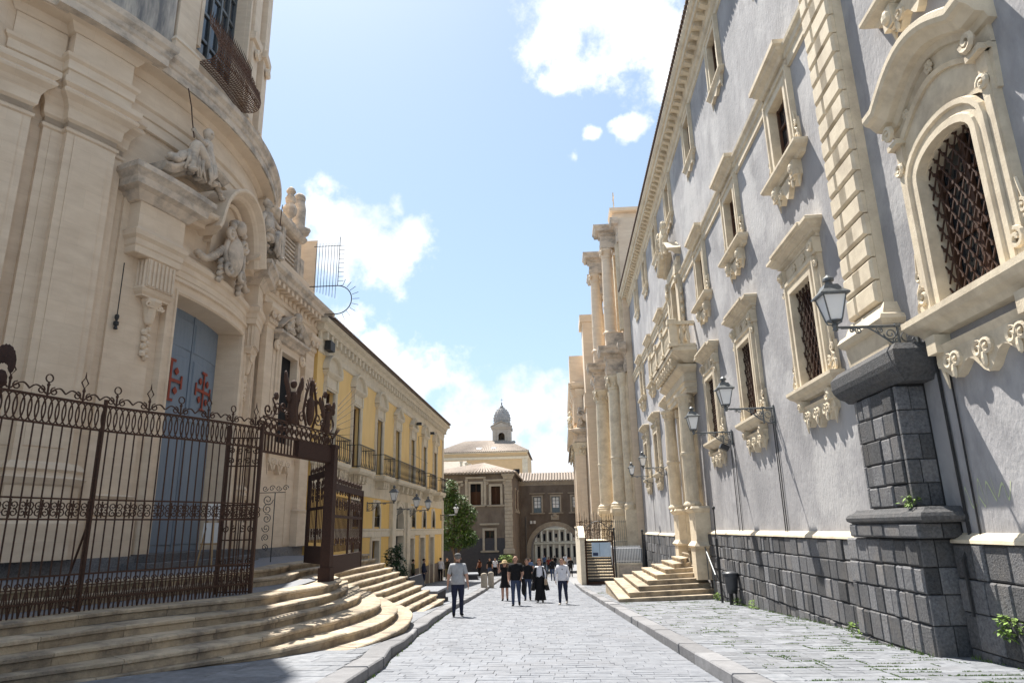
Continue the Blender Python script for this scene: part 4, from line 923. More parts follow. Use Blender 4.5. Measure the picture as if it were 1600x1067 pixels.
b = MB(); b.tube([(-10.5,25.4,13.3),(-10.5,25.4,13.7),(-10.46,25.4,14.5),(-10.5,25.4,14.9)],.3,8,r1=.22); b.blob((-10.5,25.4,15.0),(.26,.24,.25),9,6); b.blob((-10.36,25.4,13.5),(.4,.34,.25),9,6,.1); b.build('finial_statue', M['church2'], ch, smooth=True)
b = MB(mW); b.volute((26.0,-.3,11.3),.5,.16,1.3,1,0,7,22); b.box(25.6,25.95,-.6,-.05,10.7,12.4); b.build('side_scroll', M['church2'], ch)
# wire light figure fixed to the end of the wing
fr = thing('wire_light_figure', 'wire frame of upright rods and a round loop on the church corner against the sky', 'decoration', (-9.6,26.2,11))
b = MB(lambda a, d, c: (-10.1+a, 26.3+d, c))
for k in range(8): b.tube([(.1+.13*k,0,11.2-.05*k),(.12+.13*k,0,13.35)],.012,4)
b.build('rods', M['pewter'], fr)
b = MB(lambda a, d, c: (-10.1+a, 26.3+d, c)); b.tube([(0,0,13.2),(1.2,0,13.2)],.014,4); b.tube([(1.12,0,13.6),(1.1,0,11.4)],.016,4)
for k in range(10): z = 13.2-.2*k; b.tube([(1.1,0,z),(1.34,0,z)],.011,4)
b.tube([(-.1,0,11.4),(1.1,0,11.4)]+[(1.1+.62*sin(a),0,10.78+.62*cos(a)) for a in [k*pi/12 for k in range(1,13)]]+[(.6,0,10.16)],.022,5)
for k in range(9): a = .35+k*.3; b.tube([(1.1+.66*sin(a),0,10.78+.66*cos(a)),(1.1+.95*sin(a),0,10.78+.95*cos(a))],.011,4)
b.build('outline', M['iron'], fr)
# ---- church steps
cs = thing('church_staircase', 'broad pale stone steps curving round the church railing down to the pavement', 'staircase', (-6,16,-.5))
NOS = [[(-8.6,7.0),(-7.39,9.07),(-6.75,10.7),(-5.5,12.45),(-5.3,13.53),(-5.06,15.02),(-5.3,16.8),(-6.1,18.6)],
 [(-8.3,6.6),(-7.02,8.66),(-6.38,10.1),(-5.25,11.95),(-5.06,12.94),(-4.87,14.12),(-5.02,16.24),(-5.8,18.95)],
 [(-8.1,6.3),(-6.79,8.43),(-5.99,9.75),(-5.05,11.6),(-4.80,12.76),(-4.6,14.19),(-4.68,16.23),(-5.6,19.3)],
 [(-8.0,6.0),(-6.7,8.2),(-5.74,9.4),(-4.76,11.0),(-4.50,12.03),(-4.22,13.25),(-4.06,14.78),(-4.22,16.4),(-5.3,19.4)],
 [(-7.6,5.6),(-6.4,8.2),(-5.75,9.3),(-4.63,10.73),(-4.27,11.43),(-3.95,12.41),(-3.65,13.81),(-3.74,15.93),(-4.2,17.6),(-5.0,19.5)],
 [(-5.9,8.6),(-4.95,9.9),(-4.07,10.99),(-3.72,11.66),(-3.46,12.6),(-3.31,14.13),(-3.38,15.57),(-3.75,17.5),(-4.6,19.6)]]
def stonestrip(P, z, dep, h, l0, l1):
    P = [Vector(p) for p in P]; L = [0]
    for a, b_ in zip(P, P[1:]): L.append(L[-1]+(b_-a).length)
    def at(s):
        for i in range(len(L)-1):
            if s <= L[i+1] or i == len(L)-2:
                t = (s-L[i])/(L[i+1]-L[i] or 1); p = P[i].lerp(P[i+1], t); d = (P[i+1]-P[i]).normalized(); return p, Vector((-d.y, d.x))
    s = 0
    while s < L[-1]-.05:
        e = s+RND(l0, l1)
        if L[-1]-e < .4: e = L[-1]
        n = max(2, int((e-s)/.22)); b = MB(); q = RND(-.006,.006); ov = RND(-.008,.008); vs = []; fs = []
        prof = [(dep,z-h),(.05,z-h),(.05+ov,z-.075),(ov,z-.055),(ov,z-.016),(.016+ov,z+q),(dep,z+q)]
        for i in range(n+1):
            u = s+.004+(e-s-.008)*i/n; p, nn = at(u)
            for d, zz in prof: vs.append((p.x+nn.x*d, p.y+nn.y*d, zz))
        m = len(prof)
        for i in range(n):
            for j in range(m): fs.append([i*m+j, i*m+(j+1)%m, (i+1)*m+(j+1)%m, (i+1)*m+j])
        fs += [list(range(m)), [n*m+j for j in range(m)][::-1]]
        b.add(vs, fs); b.build('step_stone', M['step'], cs, org=vs[0]); s = e
for k, P in enumerate(NOS): stonestrip(crv(P, 6), .38-.16*k, .56, .165, .9, 1.7)
for k in range(9):
    z = .38-.16*k; x = -6.42+.262*k
    stonestrip([(x, 16.8 if k < 1 else 17.6+.1*k),(x, 25.35+.06*k)], z-.002, .42, .165, 1.1, 2.3)
# gate-side inner steps and raised forecourt
for k, (r, z) in enumerate(((0,.54),(1,.70))):
    P = crv([(-8.6-.2*r,9.6+.5*r),(-7.7-.2*r,12.2),(-6.75-.3*r,14.2),(-6.3-.35*r,15.7),(-6.5-.3*r,17.2),(-6.75-.26*r,18.6),(-6.75-.26*r,25.4)],5); stonestrip(P, z, .55, .17, .9, 1.7)
b = MB(); b.slab([(-12,3),(-9.0,7.2),(-7.3,10.7),(-6.1,12.5),(-5.7,15),(-6.0,17.4),(-6.62,19),(-6.62,25.3),(-12,25.3)], -1.6, .372)
b.slab([(-12,3),(-9.6,8),(-9.2,10.3),(-8.3,12.3),(-7.35,14.3),(-6.9,15.7),(-7.05,17.2),(-7.25,18.6),(-7.25,25.3),(-12,25.3)], .4, .695); b.build('forecourt', M['slabi'], cs)
b = MB(mC); cbox(b, -2.6,3.2,.2,.95,.69,.86); b.build('door_step', M['lava'], ch)
b = MB(mC); cbox(b, -2.2,2.8,-.7,.55,.86,1.05); b.build('door_step', M['lava'], ch)
# ---- iron railing
FP = crv([(-8.75,7.0),(-8.35,7.9),(-7.85,8.95),(-7.55,9.87),(-7.15,10.85),(-6.6,11.8),(-5.95,13.3)], 10)
fence = thing('iron_railing', 'rusty wrought iron railing with scroll cresting curving round the church steps', 'railing', (-7,11,.38))
ZB, ZT = .38, 3.5
FR = resample(FP, .148)
def railband(z, r, nm='rail', P=FP, par=None):
    b = MB(); b.tube([(p[0],p[1],z) for p in P], r, 4); return b.build(nm, M['rust'], par or fence)
for z, r in ((ZT,.024),(ZT-.40,.02),(2.02,.018),(1.72,.018),(.92,.018),(.56,.022),(.76,.012)): railband(z, r)
bar0 = None
for i, p in enumerate(FR):
    if i == 0: continue
    if bar0 is None: b = MB(); b.tube([(p.x,p.y,ZB),(p.x,p.y,ZT-.4)],.0125,5); bar0 = b.build('bar', M['rust'], fence, org=(p.x,p.y,ZB))
    else: place(bar0, (p.x,p.y,ZB), 0, fence, 'bar')
def tang(P, i): q = Vector(P[min(i+1,len(P)-1)])-Vector(P[max(i-1,0)]); return atan2(q.y, q.x)
def along(pr, nm, P, step, z, par, ph=0):                     # copies of a small ironwork motif along a path
    R = resample(P, step); made = []
    for i, p in enumerate(R):
        k = (i+ph) % len(pr); a = tang(R, i)
        if pr[k][1] is None: o = pr[k][0].build(nm, M['rust'], par, org=(0,0,0)); pr[k][1] = o; o.location = Vector((p.x,p.y,z))-WORG[par.name]; o.rotation_euler.z = a
        else: place(pr[k][1], (p.x,p.y,z), a, par, nm)
def motif(f): b = MB(); f(b); return [b, None]
def m_oval(b): b.tube([(.16*sin(t)*.5,0,-.2+.19*cos(t)*(1)) for t in [k*pi/7 for k in range(14)]],.011,4,closed=True)
along([motif(m_oval)], 'ring', FP, .105, ZT, fence)
def m_heart(b):
    for s in (-1,1): b.volute((s*.05,0,.05),.062,.010,1.2,s,-pi/2,4,10); b.volute((s*.05,0,-.06),.062,.010,1.2,-s,pi/2,4,10)
    b.tube([(0,0,-.13),(0,0,.13)],.012,4); b.blob((0,0,0),.025,6,4)
along([motif(m_heart)], 'scroll_pair', FP, .23, 1.87, fence)
def m_low(b):
    b.tube(crv([(-.07,0,-.2),(-.03,0,.05),(0,0,.16),(.03,0,.05),(.07,0,-.2)],4),.010,4); b.volute((0,0,.22),.05,.010,1.2,1,0,4,9); b.tube([(.07,0,-.2),(.07,0,.34)],.01,4)
along([motif(m_low)], 'low_scroll', FP, .148, .58, fence)
def m_crest(b, diamond):
    for s in (-1,1):
        b.tube(crv([(s*.02,0,.02),(s*.1,0,.1),(s*.19,0,.13),(s*.28,0,.06)],4),.013,4); b.volute((s*.1,0,.07),.065,.012,1.3,s,pi/2,4,12)
    b.tube([(0,0,0),(0,0,.2)],.016,5); b.blob((0,0,.16),.028,6,4)
    if diamond: b.tube([(0,0,.2),(.055,0,.29),(0,0,.38),(-.055,0,.29)],.011,4,closed=True); b.tube([(0,0,.38),(0,0,.47)],.014,4,r1=.003)
    else: b.tube([(.055*sin(t),0,.26+.06*cos(t)) for t in [k*pi/6 for k in range(12)]],.011,4,closed=True)
cr = [motif(lambda b: m_crest(b, True)), motif(lambda b: m_crest(b, False))]
along(cr, 'crest_scroll', FP, .56, ZT+.02, fence)
for q in (0, 36):                                         # standards of the railing
    p = FP[q]; b = MB(); b.box(p[0]-.022,p[0]+.022,p[1]-.022,p[1]+.022,ZB,ZT+.1); b.tube([(p[0],p[1],ZB+.02),(p[0]-.5,p[1]+.35,ZB+.05)],.018,4); b.tube([(p[0],p[1],1.75),(p[0]-.6,p[1]+.4,ZB+.1)],.018,4); b.build('standard', M['rust'], fence)
p = (-7.35,9.5); b = MB()                                          # leaf finial at the near end
for k in range(9): a = -1.3+2.6*k/8; b.blob((p[0]-.55+.15*sin(a),p[1]-.55,ZT+.32+.2*cos(a)),(.06,.03,.15),7,5)
b.blob((p[0]-.55,p[1]-.55,ZT+.15),(.1,.07,.14),8,5); b.tube([(p[0]-.55,p[1]-.55,ZB),(p[0]-.55,p[1]-.55,ZT+.2)],.05,6); b.build('leaf_finial', M['rust2'], fence)
# ---- gateway: lattice standard, box post, lintel with cresting, open leaves
G0 = Vector((-5.95,13.3)); G1 = Vector((-5.48,16.2)); gw = thing('iron_gateway', 'rusty iron gateway with a winged crest over its lintel, before the church door', 'gate', (-5.7,15,.38))
def panel_lattice(b, P0, P1, z0, z1, n):
    for i in range(n+1): p = P0.lerp(P1, i/n); b.tube([(p.x,p.y,z0),(p.x,p.y,z1)],.014,4)
    for z in (z0+.03, z0+.5, 1.35, 1.75, 2.0, 2.75, z1): b.tube([(P0.x,P0.y,z),(P1.x,P1.y,z)],.018,4)
D0 = Vector((-6.55,13.15))
b = MB(); panel_lattice(b, D0, G0, ZB, 3.3, 7)
for i in range(4):
    for z in (.65,.95,1.55,1.85,2.85,3.05): p = D0.lerp(G0,(i+.5)/4); b.volute((p.x,p.y,z),.07,.013,1.3,1 if i%2 else -1,z,4,10)
b.build('side_lattice', M['rust'], gw)
for p in (D0, G0): b = MB(); b.box(p.x-.032,p.x+.032,p.y-.032,p.y+.032,ZB,3.55); b.build('standard', M['rust'], gw)
b = MB(); b.box(G1.x-.11,G1.x+.11,G1.y-.13,G1.y+.13,ZB,3.4); b.box(G1.x-.14,G1.x+.14,G1.y-.16,G1.y+.16,ZB,ZB+.3); b.box(G1.x-.135,G1.x+.135,G1.y-.155,G1.y+.155,3.4,3.48); b.build('post', M['rust2'], gw)
b = MB(); A = G0.lerp(G1,.45); 
for z in (3.05,3.42): b.tube([(G0.x,G0.y,z),(G1.x,G1.y,z)],.03,4)
for i in range(13): p = G0.lerp(G1, i/24); b.tube([(p.x,p.y,3.05),(p.x,p.y,3.42)],.02,4)
b.build('lintel_bars', M['rust'], gw)
b = MB(); n = (G1-G0).normalized(); w = Vector((n.y,-n.x))*.06; Q = [A+w,G1+w,G1-w,A-w]
b.add([(q.x,q.y,z) for z in (3.06,3.41) for q in Q],[[0,1,2,3],[4,5,6,7]]+[[i,(i+1)%4,4+(i+1)%4,4+i] for i in range(4)]); b.build('lintel_plate', M['rust2'], gw)
LP = [tuple(G0.lerp(G1,t)) for t in (0,.25,.5,.75,1)]
def m_ring2(b): 
    b.tube([(.14*sin(t),0,.16+.14*cos(t)) for t in [k*pi/8 for k in range(16)]],.016,4,closed=True); b.tube([(-.14,0,.02),(.14,0,.3)],.01,4); b.tube([(.14,0,.02),(-.14,0,.3)],.01,4); b.volute((0,0,.16),.06,.012,1.3,1,0,4,10)
along([motif(m_ring2)], 'lintel_ring', LP, .2, 3.42, gw)
b = MB(); b.tube([(G0.x,G0.y,3.75),(G1.x,G1.y,3.75)],.022,4); b.build('crest_rail', M['rust'], gw)
def onl(t, z, o=0.): p = G0.lerp(G1, t); return (p.x+n.y*o, p.y-n.x*o, z)
def winged(t, h, nm, wing):
    b = MB(); b.tube(crv([onl(t,3.75),onl(t,3.75+h*.35),onl(t,3.75+h*.62)],4),.12*h,8,r1=.07*h); b.blob(onl(t,3.75+h*.78),(.07*h,.07*h,.085*h),8,6,0,True)
    if wing:
        for s in (-1,1):
            for q in range(4): b.blob(onl(t+s*(.055+.02*q),3.75+h*(.55+.1*q)),(.03,.1,.15*h),7,5,0,True)
            b.tube([onl(t,3.75+h*.58),onl(t+s*.06,3.75+h*.4),onl(t+s*.09,3.75+h*.5)],.03*h,5)
        b.tube([onl(t-.01,3.75+h*.3),onl(t-.03,3.75)],.06*h,6)
    b.build(nm, M['rust'], gw, smooth=True)
winged(.36, 1.1, 'angel_figure', True); winged(.88, .8, 'angel_figure', True)
b = MB(); b.blob(onl(.62,4.15),(.08,.17,.36),10,7,0,True); b.tube([onl(.62,4.4),onl(.62,4.75)],.05,6); b.blob(onl(.62,4.8),(.05,.1,.07),8,5,0,True)
for k in range(9): a = pi*k/8; b.tube([onl(.62+.06*cos(a),4.55+.18*sin(a)),onl(.62+.09*cos(a),4.62+.3*sin(a))],.014,4)
for s in (-1,1):
    b.tube([onl(.62+s*.05,3.78),onl(.62+s*.1,4.1),onl(.62+s*.07,4.5),onl(.62+s*.02,4.85)],.03,5); 
b.build('crowned_shield', M['rust'], gw, smooth=True)
b = MB(); Hh = lambda t, z: onl(t, z)
for t, z, R, dr in ((.16,3.95,.16,1),(.24,4.05,.12,-1),(.5,3.95,.15,1),(.74,4.0,.16,-1),(.82,3.92,.12,1),(.9,3.98,.14,-1),(.3,3.88,.1,1),(.56,4.3,.1,-1),(.70,4.35,.1,1),(.05,3.9,.14,-1)):
    b.tube([onl(t+R*(1-.8*i/16)*cos(dr*9*i/16)/2.9, z+R*(1-.8*i/16)*sin(dr*9*i/16)) for i in range(17)],.018,4)
for t, z0, z1, l in ((.1,3.75,4.15,.05),(.46,3.75,4.4,-.03),(.80,3.75,4.55,.05),(.86,3.75,4.3,.07),(.94,3.75,4.2,.06)): b.tube(crv([onl(t,z0),onl(t+l,(z0+z1)/2),onl(t,z1),onl(t+l*.8,z1+.1)],4),.028,5,r1=.012); b.blob(onl(t+l*.8,z1+.08),(.05,.08,.09),7,5,0,True)
b.build('crest_scrolls', M['rust'], gw)
for k in range(12): b = MB(); t = .72+.025*k; b.tube([onl(t,3.45),onl(t,3.66)],.014,4,r1=.004); b.build('crest_spike', M['rust'], gw)
b = MB()
for k in range(9): a = -.25+.14*k; z = 3.5+.12*k; b.tube([(G1.x+.05,G1.y+.15,z),(G1.x+.25,G1.y+.95,z+.75*sin(a)+.1)],.009,4,r1=.003)
for k in range(7): b.tube([(G1.x,G1.y,3.62),(G1.x+.1,G1.y+.05*k,3.62+.3)],.014,4,r1=.004)
b.build('guard_spikes', M['rust'], gw)
def leaf(P0, P1, z0, z1, nm, label):
    t = thing('gate_leaf', label, 'gate', (P0.x,P0.y,z0)); nn = (P1-P0).normalized(); L_ = (P1-P0).length
    mm = lambda a, d, c: (P0.x+nn.x*a-nn.y*d, P0.y+nn.y*a+nn.x*d, c)
    b = MB(mm); b.box(0,L_,-.025,.025,z0,z0+.42); b.box(0,L_,-.025,.025,z0+1.3,z0+1.37); b.box(0,L_,-.025,.025,z1-.16,z1); b.box(0,.09,-.04,.04,z0,z1); b.box(L_-.09,L_,-.04,.04,z0,z1); b.box(L_/2-.025,L_/2+.025,-.025,.025,z0+.42,z1-.16)
    b.build('leaf_frame', M['rust2'], t)
    nb_ = int(L_/.14); b0 = None
    for i in range(1, nb_):
        a = L_*i/nb_
        if b0 is None: b = MB(mm); b.tube([(a,0,z0+.5),(a,0,z1-.3)],.013,4); b0 = b.build('leaf_bar', M['rust'], t, org=mm(a,0,z0+.5))
        else: place(b0, mm(a,0,z0+.5), 0, t, 'leaf_bar')
    for i in range(int(L_/.3)):
        for z in (z0+.75,z0+1.6,z0+1.95,z1-.45): b = MB(mm); b.volute((.17+i*.3,0,z),.11,.014,1.4,1 if i%2 else -1,z*3,4,12); b.build('leaf_scroll', M['rust'], t)
    for i in range(int(L_/.2)): b = MB(mm); b.volute((.1+i*.2,0,z1+.08),.09,.014,1.3,1 if i%2 else -1,0,4,10); b.tube([(.1+i*.2,0,z1),(.1+i*.2,0,z1+.2+.1*(i%3))],.012,4,r1=.004); b.build('leaf_finial', M['rust'], t)
leaf(Vector((-5.5,16.5)), Vector((-5.85,20.2)), .5, 2.62, 'a', 'rusty gate leaf standing along the top of the straight church steps')
leaf(Vector((-5.72,16.7)), Vector((-6.75,18.25)), .72, 2.95, 'b', 'rusty gate leaf swung inwards behind the box post')
# bracket of scrolls seen through the gateway
sb = thing('scroll_screen', 'thin black iron scroll screen on the forecourt between the gate leaf and the church wall', 'railing', (-8.2,19.5,.7))
b = MB(lambda a, d, c: (-8.2+a, 19.5+d, c)); b.tube([(0,0,.7),(0,0,2.6)],.014,4); b.tube([(-.45,0,2.6),(.3,0,2.6)],.014,4)
for k in range(6): b.volute((-.2,0,2.4-.26*k),.16-.012*k,.012,1.5,1 if k%2 else -1,k,4,14)
for k in range(4): b.volute((-.3+.2*k,0,2.72),.09,.012,1.3,1 if k%2 else -1,0,4,12)
b.build('scrolls', M['iron'], sb)
# noticeboard easel before the door
ea = thing('easel', 'wooden easel holding white printed posters before the blue church door', 'easel', (-8.65,16.9,.7))
E_ = lambda a, d, c: (-8.65+a*.83+d*.55, 16.9+a*.55-d*.83, .7+c)
b = MB(E_)
for s in (-1,1): b.tube([(s*.28,0,0),(s*.06,.12,1.5)],.02,5)
b.tube([(0,.55,0),(0,.14,1.45)],.018,5); b.tube([(-.24,.0,.55),(.24,0,.55)],.02,5); b.build('stand', mat('pale_wood',(.42,.28,.14),(.34,.22,.11),6,.6,.1), ea)
b = MB(E_); b.add([(-.22,.0,.57),(.22,.0,.57),(.2,.1,1.05),(-.2,.1,1.05),(-.22,.015,.57),(.22,.015,.57),(.2,.115,1.05),(-.2,.115,1.05)],[[0,1,2,3],[4,5,6,7],[0,1,5,4],[1,2,6,5],[2,3,7,6],[3,0,4,7]])
b.add([(-.17,.1,1.1),(.17,.1,1.1),(.16,.17,1.5),(-.16,.17,1.5),(-.17,.115,1.1),(.17,.115,1.1),(.16,.185,1.5),(-.16,.185,1.5)],[[0,1,2,3],[4,5,6,7],[0,1,5,4],[1,2,6,5],[2,3,7,6],[3,0,4,7]]); b.build('poster', M['white'], ea)
b = MB(E_); b.add([(-.15,-.004+.055,.80),(.15,.055-.004,.80),(.14,.095-.004,.98),(-.14,.095-.004,.98)],[[0,1,2,3]]); b.add([(-.13,.12-.004,1.22),(.13,.12-.004,1.22),(.12,.155-.004,1.42),(-.12,.155-.004,1.42)],[[0,1,2,3]]); b.build('poster_photo', M['navy'], ea)
# ------------------------------------------------------------------ yellow palazzo on the left
XY = -10.0; mY = lambda a, d, z: (XY+d, a, z)
yb = thing('yellow_building', 'yellow plastered two-storey building with white window surrounds and iron balconies', 'building', (XY,43,-1))
YW = [28.85, 32.85, 37.25, 41.5, 45.9, 50.0, 54.3]; YE = 58.3
hl = [(y-.62,y+.62,4.5,7.45) for y in YW]+[(y-.7,y+.7,1.72,3.1) for y in (37.3,46.6,50.3,53.9)]+[(y-.75,y+.75,-2.2,1.05) for y in (37.1,46.0,49.6,53.2)]+[(41.4,43.6,-2.2,3.0),(32.6,34.1,-1.8,1.0),(32.6,34.1,1.72,3.1)]
b = MB(mY); wallgrid(b, 27.2, YE, 3.3, 9.0, [h for h in hl if h[2] > 3.3], .35); wu = b.build('wall', M['yellow'], yb)
b = MB(mY); wallgrid(b, 27.2, YE, -3, 3.3, [h for h in hl if h[2] < 3.3], .35)
b.add([(27.2,0,-3),(27.2,0,10),(27.2,-12,10),(27.2,-12,-3)],[[0,1,2,3]]); b.add([(YE,0,-3),(YE,0,10),(YE,-12,10),(YE,-12,-3)],[[0,1,2,3]]); b.add([(27.2,0,9.0),(YE,0,9),(YE,0,10),(27.2,0,10)],[[0,1,2,3]])
b.build('lower_wall', M['ydeep'], yb)
b = MB(mY); b.box(27.3,YE-.1,-3,-.4,-3,9.9); b.build('interior', M['dark'], yb)
b = MB(mY); b.mould(27.2,YE,[(0,8.85),(.06,8.88),(.06,9.12),(.1,9.2),(.1,9.7),(.3,9.76),(.34,9.95),(.5,10.02),(.54,10.16),(0,10.2)],0); co = b.build('cornice', M['trim'], yb)
b = MB(mY)
for i in range(52): b.box(27.4+.6*i,27.62+.6*i,.1,.3,9.42,9.72)
tag(b.build('modillions', M['trim'], co), kind='stuff')
b = MB(mY); b.add([(27.2,.62,10.2),(YE+.2,.62,10.2),(YE+.2,-6,12.2),(27.2,-6,12.2),(27.2,-12,10.2),(YE+.2,-12,10.2)],[[0,1,2,3],[3,2,5,4],[0,3,4],[1,2,5]]); rf = b.build('roof', M['tile'], yb)
b = MB(mY)
for i in range(150):
    y = 27.2+.208*i; vs = []; 
    for d, z in ((.7,10.21),(-1.2,10.8)):
        for k in range(5): vs.append((y+.08*cos(pi*k/4),d,z+.09*sin(pi*k/4)))
    b.add(vs,[[k,k+1,6+k,5+k] for k in range(4)]+[[0,1,2,3,4]])
tag(b.build('eave_tiles', M['tiledark'], rf), kind='stuff')
b = MB(mY); b.mould(27.2,YE,[(0,3.2),(.04,3.22),(.04,3.85),(.08,3.9),(.08,4.12),(.2,4.2),(.2,4.32),(0,4.36)],0); b.build('floor_band', M['trim'], yb)
b = MB(mY); b.mould(27.2,YE,[(0,1.2),(.06,1.22),(.06,1.5),(.1,1.55),(.1,1.62),(0,1.64)],0); b.build('sill_band', M['trim'], yb)
b = MB(mY); b.box(YE-.55,YE,0,.08,-3,9); b.build('corner_strip', M['trim'], yb)
b = MB(mY); b.box(27.25,YE-.6,0,.05,-3,-.95); b.build('stone_dado', M['convent'], yb)
def ywin(y, tri):
    b = MB(mY); b.box(y-.62,y+.62,-.3,-.27,4.5,7.45); w = b.build('window', M['glass'], yb, org=(XY,y,4.5))
    b = MB(mY); 
    for u,v in ((y-.62,y-.54),(y+.54,y+.62),(y-.05,y+.05)): b.box(u,v,-.27,-.2,4.5,7.45)
    for z in (4.5,5.2,6.6,7.37): b.box(y-.54,y+.54,-.27,-.22,z,z+.07)
    b.build('shutter_frame', M['wood'], w)
    b = MB(mY); b.sweep([(y+.62,4.36),(y+.62,7.45),(y-.62,7.45),(y-.62,4.36)],[(0,-.05),(0,.08),(-.07,.08),(-.09,.12),(-.18,.12),(-.2,0)])
    b.box(y-.76,y+.76,0,.1,7.64,8.0); b.mould(y-.78,y+.78,[(0,8.0),(.06,8.03),(.16,8.1),(.2,8.16),(.2,8.22),(0,8.24)],.08)
    q = [(y-.92,8.24),(y,8.8),(y+.92,8.24)] if tri else [(y-.92*cos(pi*i/12),8.24+.68*sin(pi*i/12)) for i in range(13)]
    b.prism(q,0,.1); b.sweep(q,[(-.02,.05),(0,.24),(.06,.28),(.1,.28),(.11,0)])
    for s in (-1,1): b.box(y+s*.7-.08,y+s*.7+.08,0,.16,7.5,8.0)
    b.build('surround', M['trim'], w)
for i, y in enumerate(YW): ywin(y, i in (3,4))
def ybalc(y0, y1):
    b = MB(mY); b.mould(y0,y1,[(0,4.08),(.5,4.1),(.6,4.2),(.62,4.34),(0,4.38)],.12); s = b.build('balcony', M['trim'], yb, org=(XY,(y0+y1)/2,4.1))
    n = max(2,int((y1-y0)/1.3)); 
    for i in range(n+1): y = y0+.2+(y1-y0-.4)*i/n; b = MB(mY); b.prism([(y-.12,3.7),(y+.12,3.7),(y+.14,4.09),(y-.14,4.09)],.0,.5); b.volute((y,.5,3.9),.15,.06,1.2,1,0); b.build('bracket', M['trim'], s)
    b = MB(mY); D = .68; A = y0-.55; B_ = y1+.55
    for z in (4.42,5.42): b.tube([(A,.02,z),(A,D,z),(B_,D,z),(B_,.02,z)],.025,4)
    k = int((B_-A)/.14)
    for i in range(k+1): y = A+(B_-A)*i/k; b.tube([(y,D,4.42),(y,D+.05*(1 if i%2 else 0),4.7),(y,D,5.42)],.012,4)
    for s_ in (A,B_):
        for d in (.2,.4): b.tube([(s_,d,4.42),(s_,d,5.42)],.012,4)
    b.build('railing', M['iron'], s)
for y0, y1 in ((28.2,29.5),(32.1,33.6),(36.6,37.9),(39.9,46.6),(49.4,50.7),(53.7,55.0)): ybalc(y0, y1)
for y in (33.35,37.3,46.6,50.3,53.9):
    b = MB(mY); b.box(y-.7,y+.7,-.3,-.28,1.72,3.1); w = b.build('mezzanine_window', M['glass'], yb, org=(XY,y,1.72))
    P = [(y+.6,1.64),(y+.6,2.35)]+[(y+.6*cos(pi*i/10),2.35+.62*sin(pi*i/10)) for i in range(1,10)]+[(y-.6,2.35),(y-.6,1.64)]
    b = MB(mY); b.sweep(P,[(0,-.1),(0,.07),(-.16,.07),(-.18,0)])
    b.prism([(y+.72,1.66),(y+.72,3.12),(y-.72,3.12),(y-.72,1.66)]+[(p[0],max(p[1],1.661)) for p in P[::-1]], -.1, .012); b.build('arch_frame', M['trim'], w)
    b = MB(mY); b.box(y-.6,y+.6,-.04,-.02,1.7,1.76); b.box(y-.6,y+.6,-.04,-.02,2.2,2.25)
    for i in range(9): b.tube([(y-.56+.14*i,-.03,1.66),(y-.56+.14*i,-.03,2.25)],.012,4)
    b.build('guard_rail', M['iron'], w)
for y, g_ in ((33.35,0),(37.1,1),(46.0,0),(49.6,0),(53.2,0)):
    b = MB(mY); b.box(y-.75,y+.75,-.32,-.26,-2.3,1.05); w = b.build('shop_door', M['wood'], yb, org=(XY,y,-1.5))
    b = MB(mY); b.sweep([(y+.72,-3),(y+.72,1.02),(y-.72,1.02),(y-.72,-3)],[(0,-.2),(0,.07),(-.14,.07),(-.16,.1),(-.22,.1),(-.23,0)]); b.build('door_surround', M['trim'], w)
    b = MB(mY)
    for i in (0,1):
        for z in (-1.6,-.2): b.cham(y-.66+.68*i,y-.04+.68*i,-.26,-.22,z,z+1.1,.03)
    b.build('door_panel', M['wood'], w)
b = MB(mY); b.box(41.4,43.6,-.34,-.3,-2.4,3.0); pd = b.build('portal_door', M['glass'], yb)
b = MB(mY); P = [(43.55,-3),(43.55,1.85)]+[(42.5+1.05*cos(pi*i/12),1.85+1.1*sin(pi*i/12)) for i in range(1,12)]+[(41.45,1.85),(41.45,-3)]
b.sweep(P,[(0,-.3),(0,.1),(-.2,.1),(-.22,.14),(-.34,.14),(-.36,.02)]); b.box(40.1,40.95,0,.22,-3,3.2); b.box(44.05,44.9,0,.22,-3,3.2)
b.prism([(44.1,1.0),(44.1,3.2),(40.9,3.2),(40.9,1.0)]+[(42.5-1.2*cos(pi*i/12),1.85+1.2*sin(pi*i/12)) for i in range(13)],0,.03); b.build('portal_surround', M['trim'], pd)
# little things on the yellow wall
b = MB(mY); b.tube([(47.6,.2,4.6),(47.6,.1,7.9),(47.6,.5,7.95)],.02,4); b.tube([(44,.4,6.3),(49.5,.4,6.2)],.012,4); b.build('flag_pole', M['iron'], yb)
b = MB(mY); b.box(27.62,28.2,.12,.38,9.02,9.42); b.box(27.8,28.0,0,.14,9.1,9.3); tag(b.build('floodlight', M['iron'], None, org=(XY,27.9,9.2)), 'square black floodlight high on the yellow wall beside the church', 'lamp')
for y in (46.3, 51.2):
    t = thing('security_camera', 'small wall camera under the yellow eaves, '+('nearer one' if y < 50 else 'farther one'), 'camera', (XY,y,8.6)); b = MB(mY); b.box(y-.06,y+.06,0,.3,8.62,8.68); b.box(y-.12,y+.12,.22,.55,8.5,8.68); b.build('housing', M['iron'], t)
GY = 'bracket lanterns along the yellow building'
lamp(XY,35.4,2.9,1,1.4,'yellow-building lantern nearest the church gate',GY)
lamp(XY,41.0,2.75,1,1.4,'yellow-building lantern beside its arched portal, near side',GY)
lamp(XY,44.6,2.75,1,1.4,'yellow-building lantern on the far side of its arched portal',GY)
lamp(XY,57.2,2.7,1,1.3,'yellow-building lantern at its far corner beside the tree',GY)
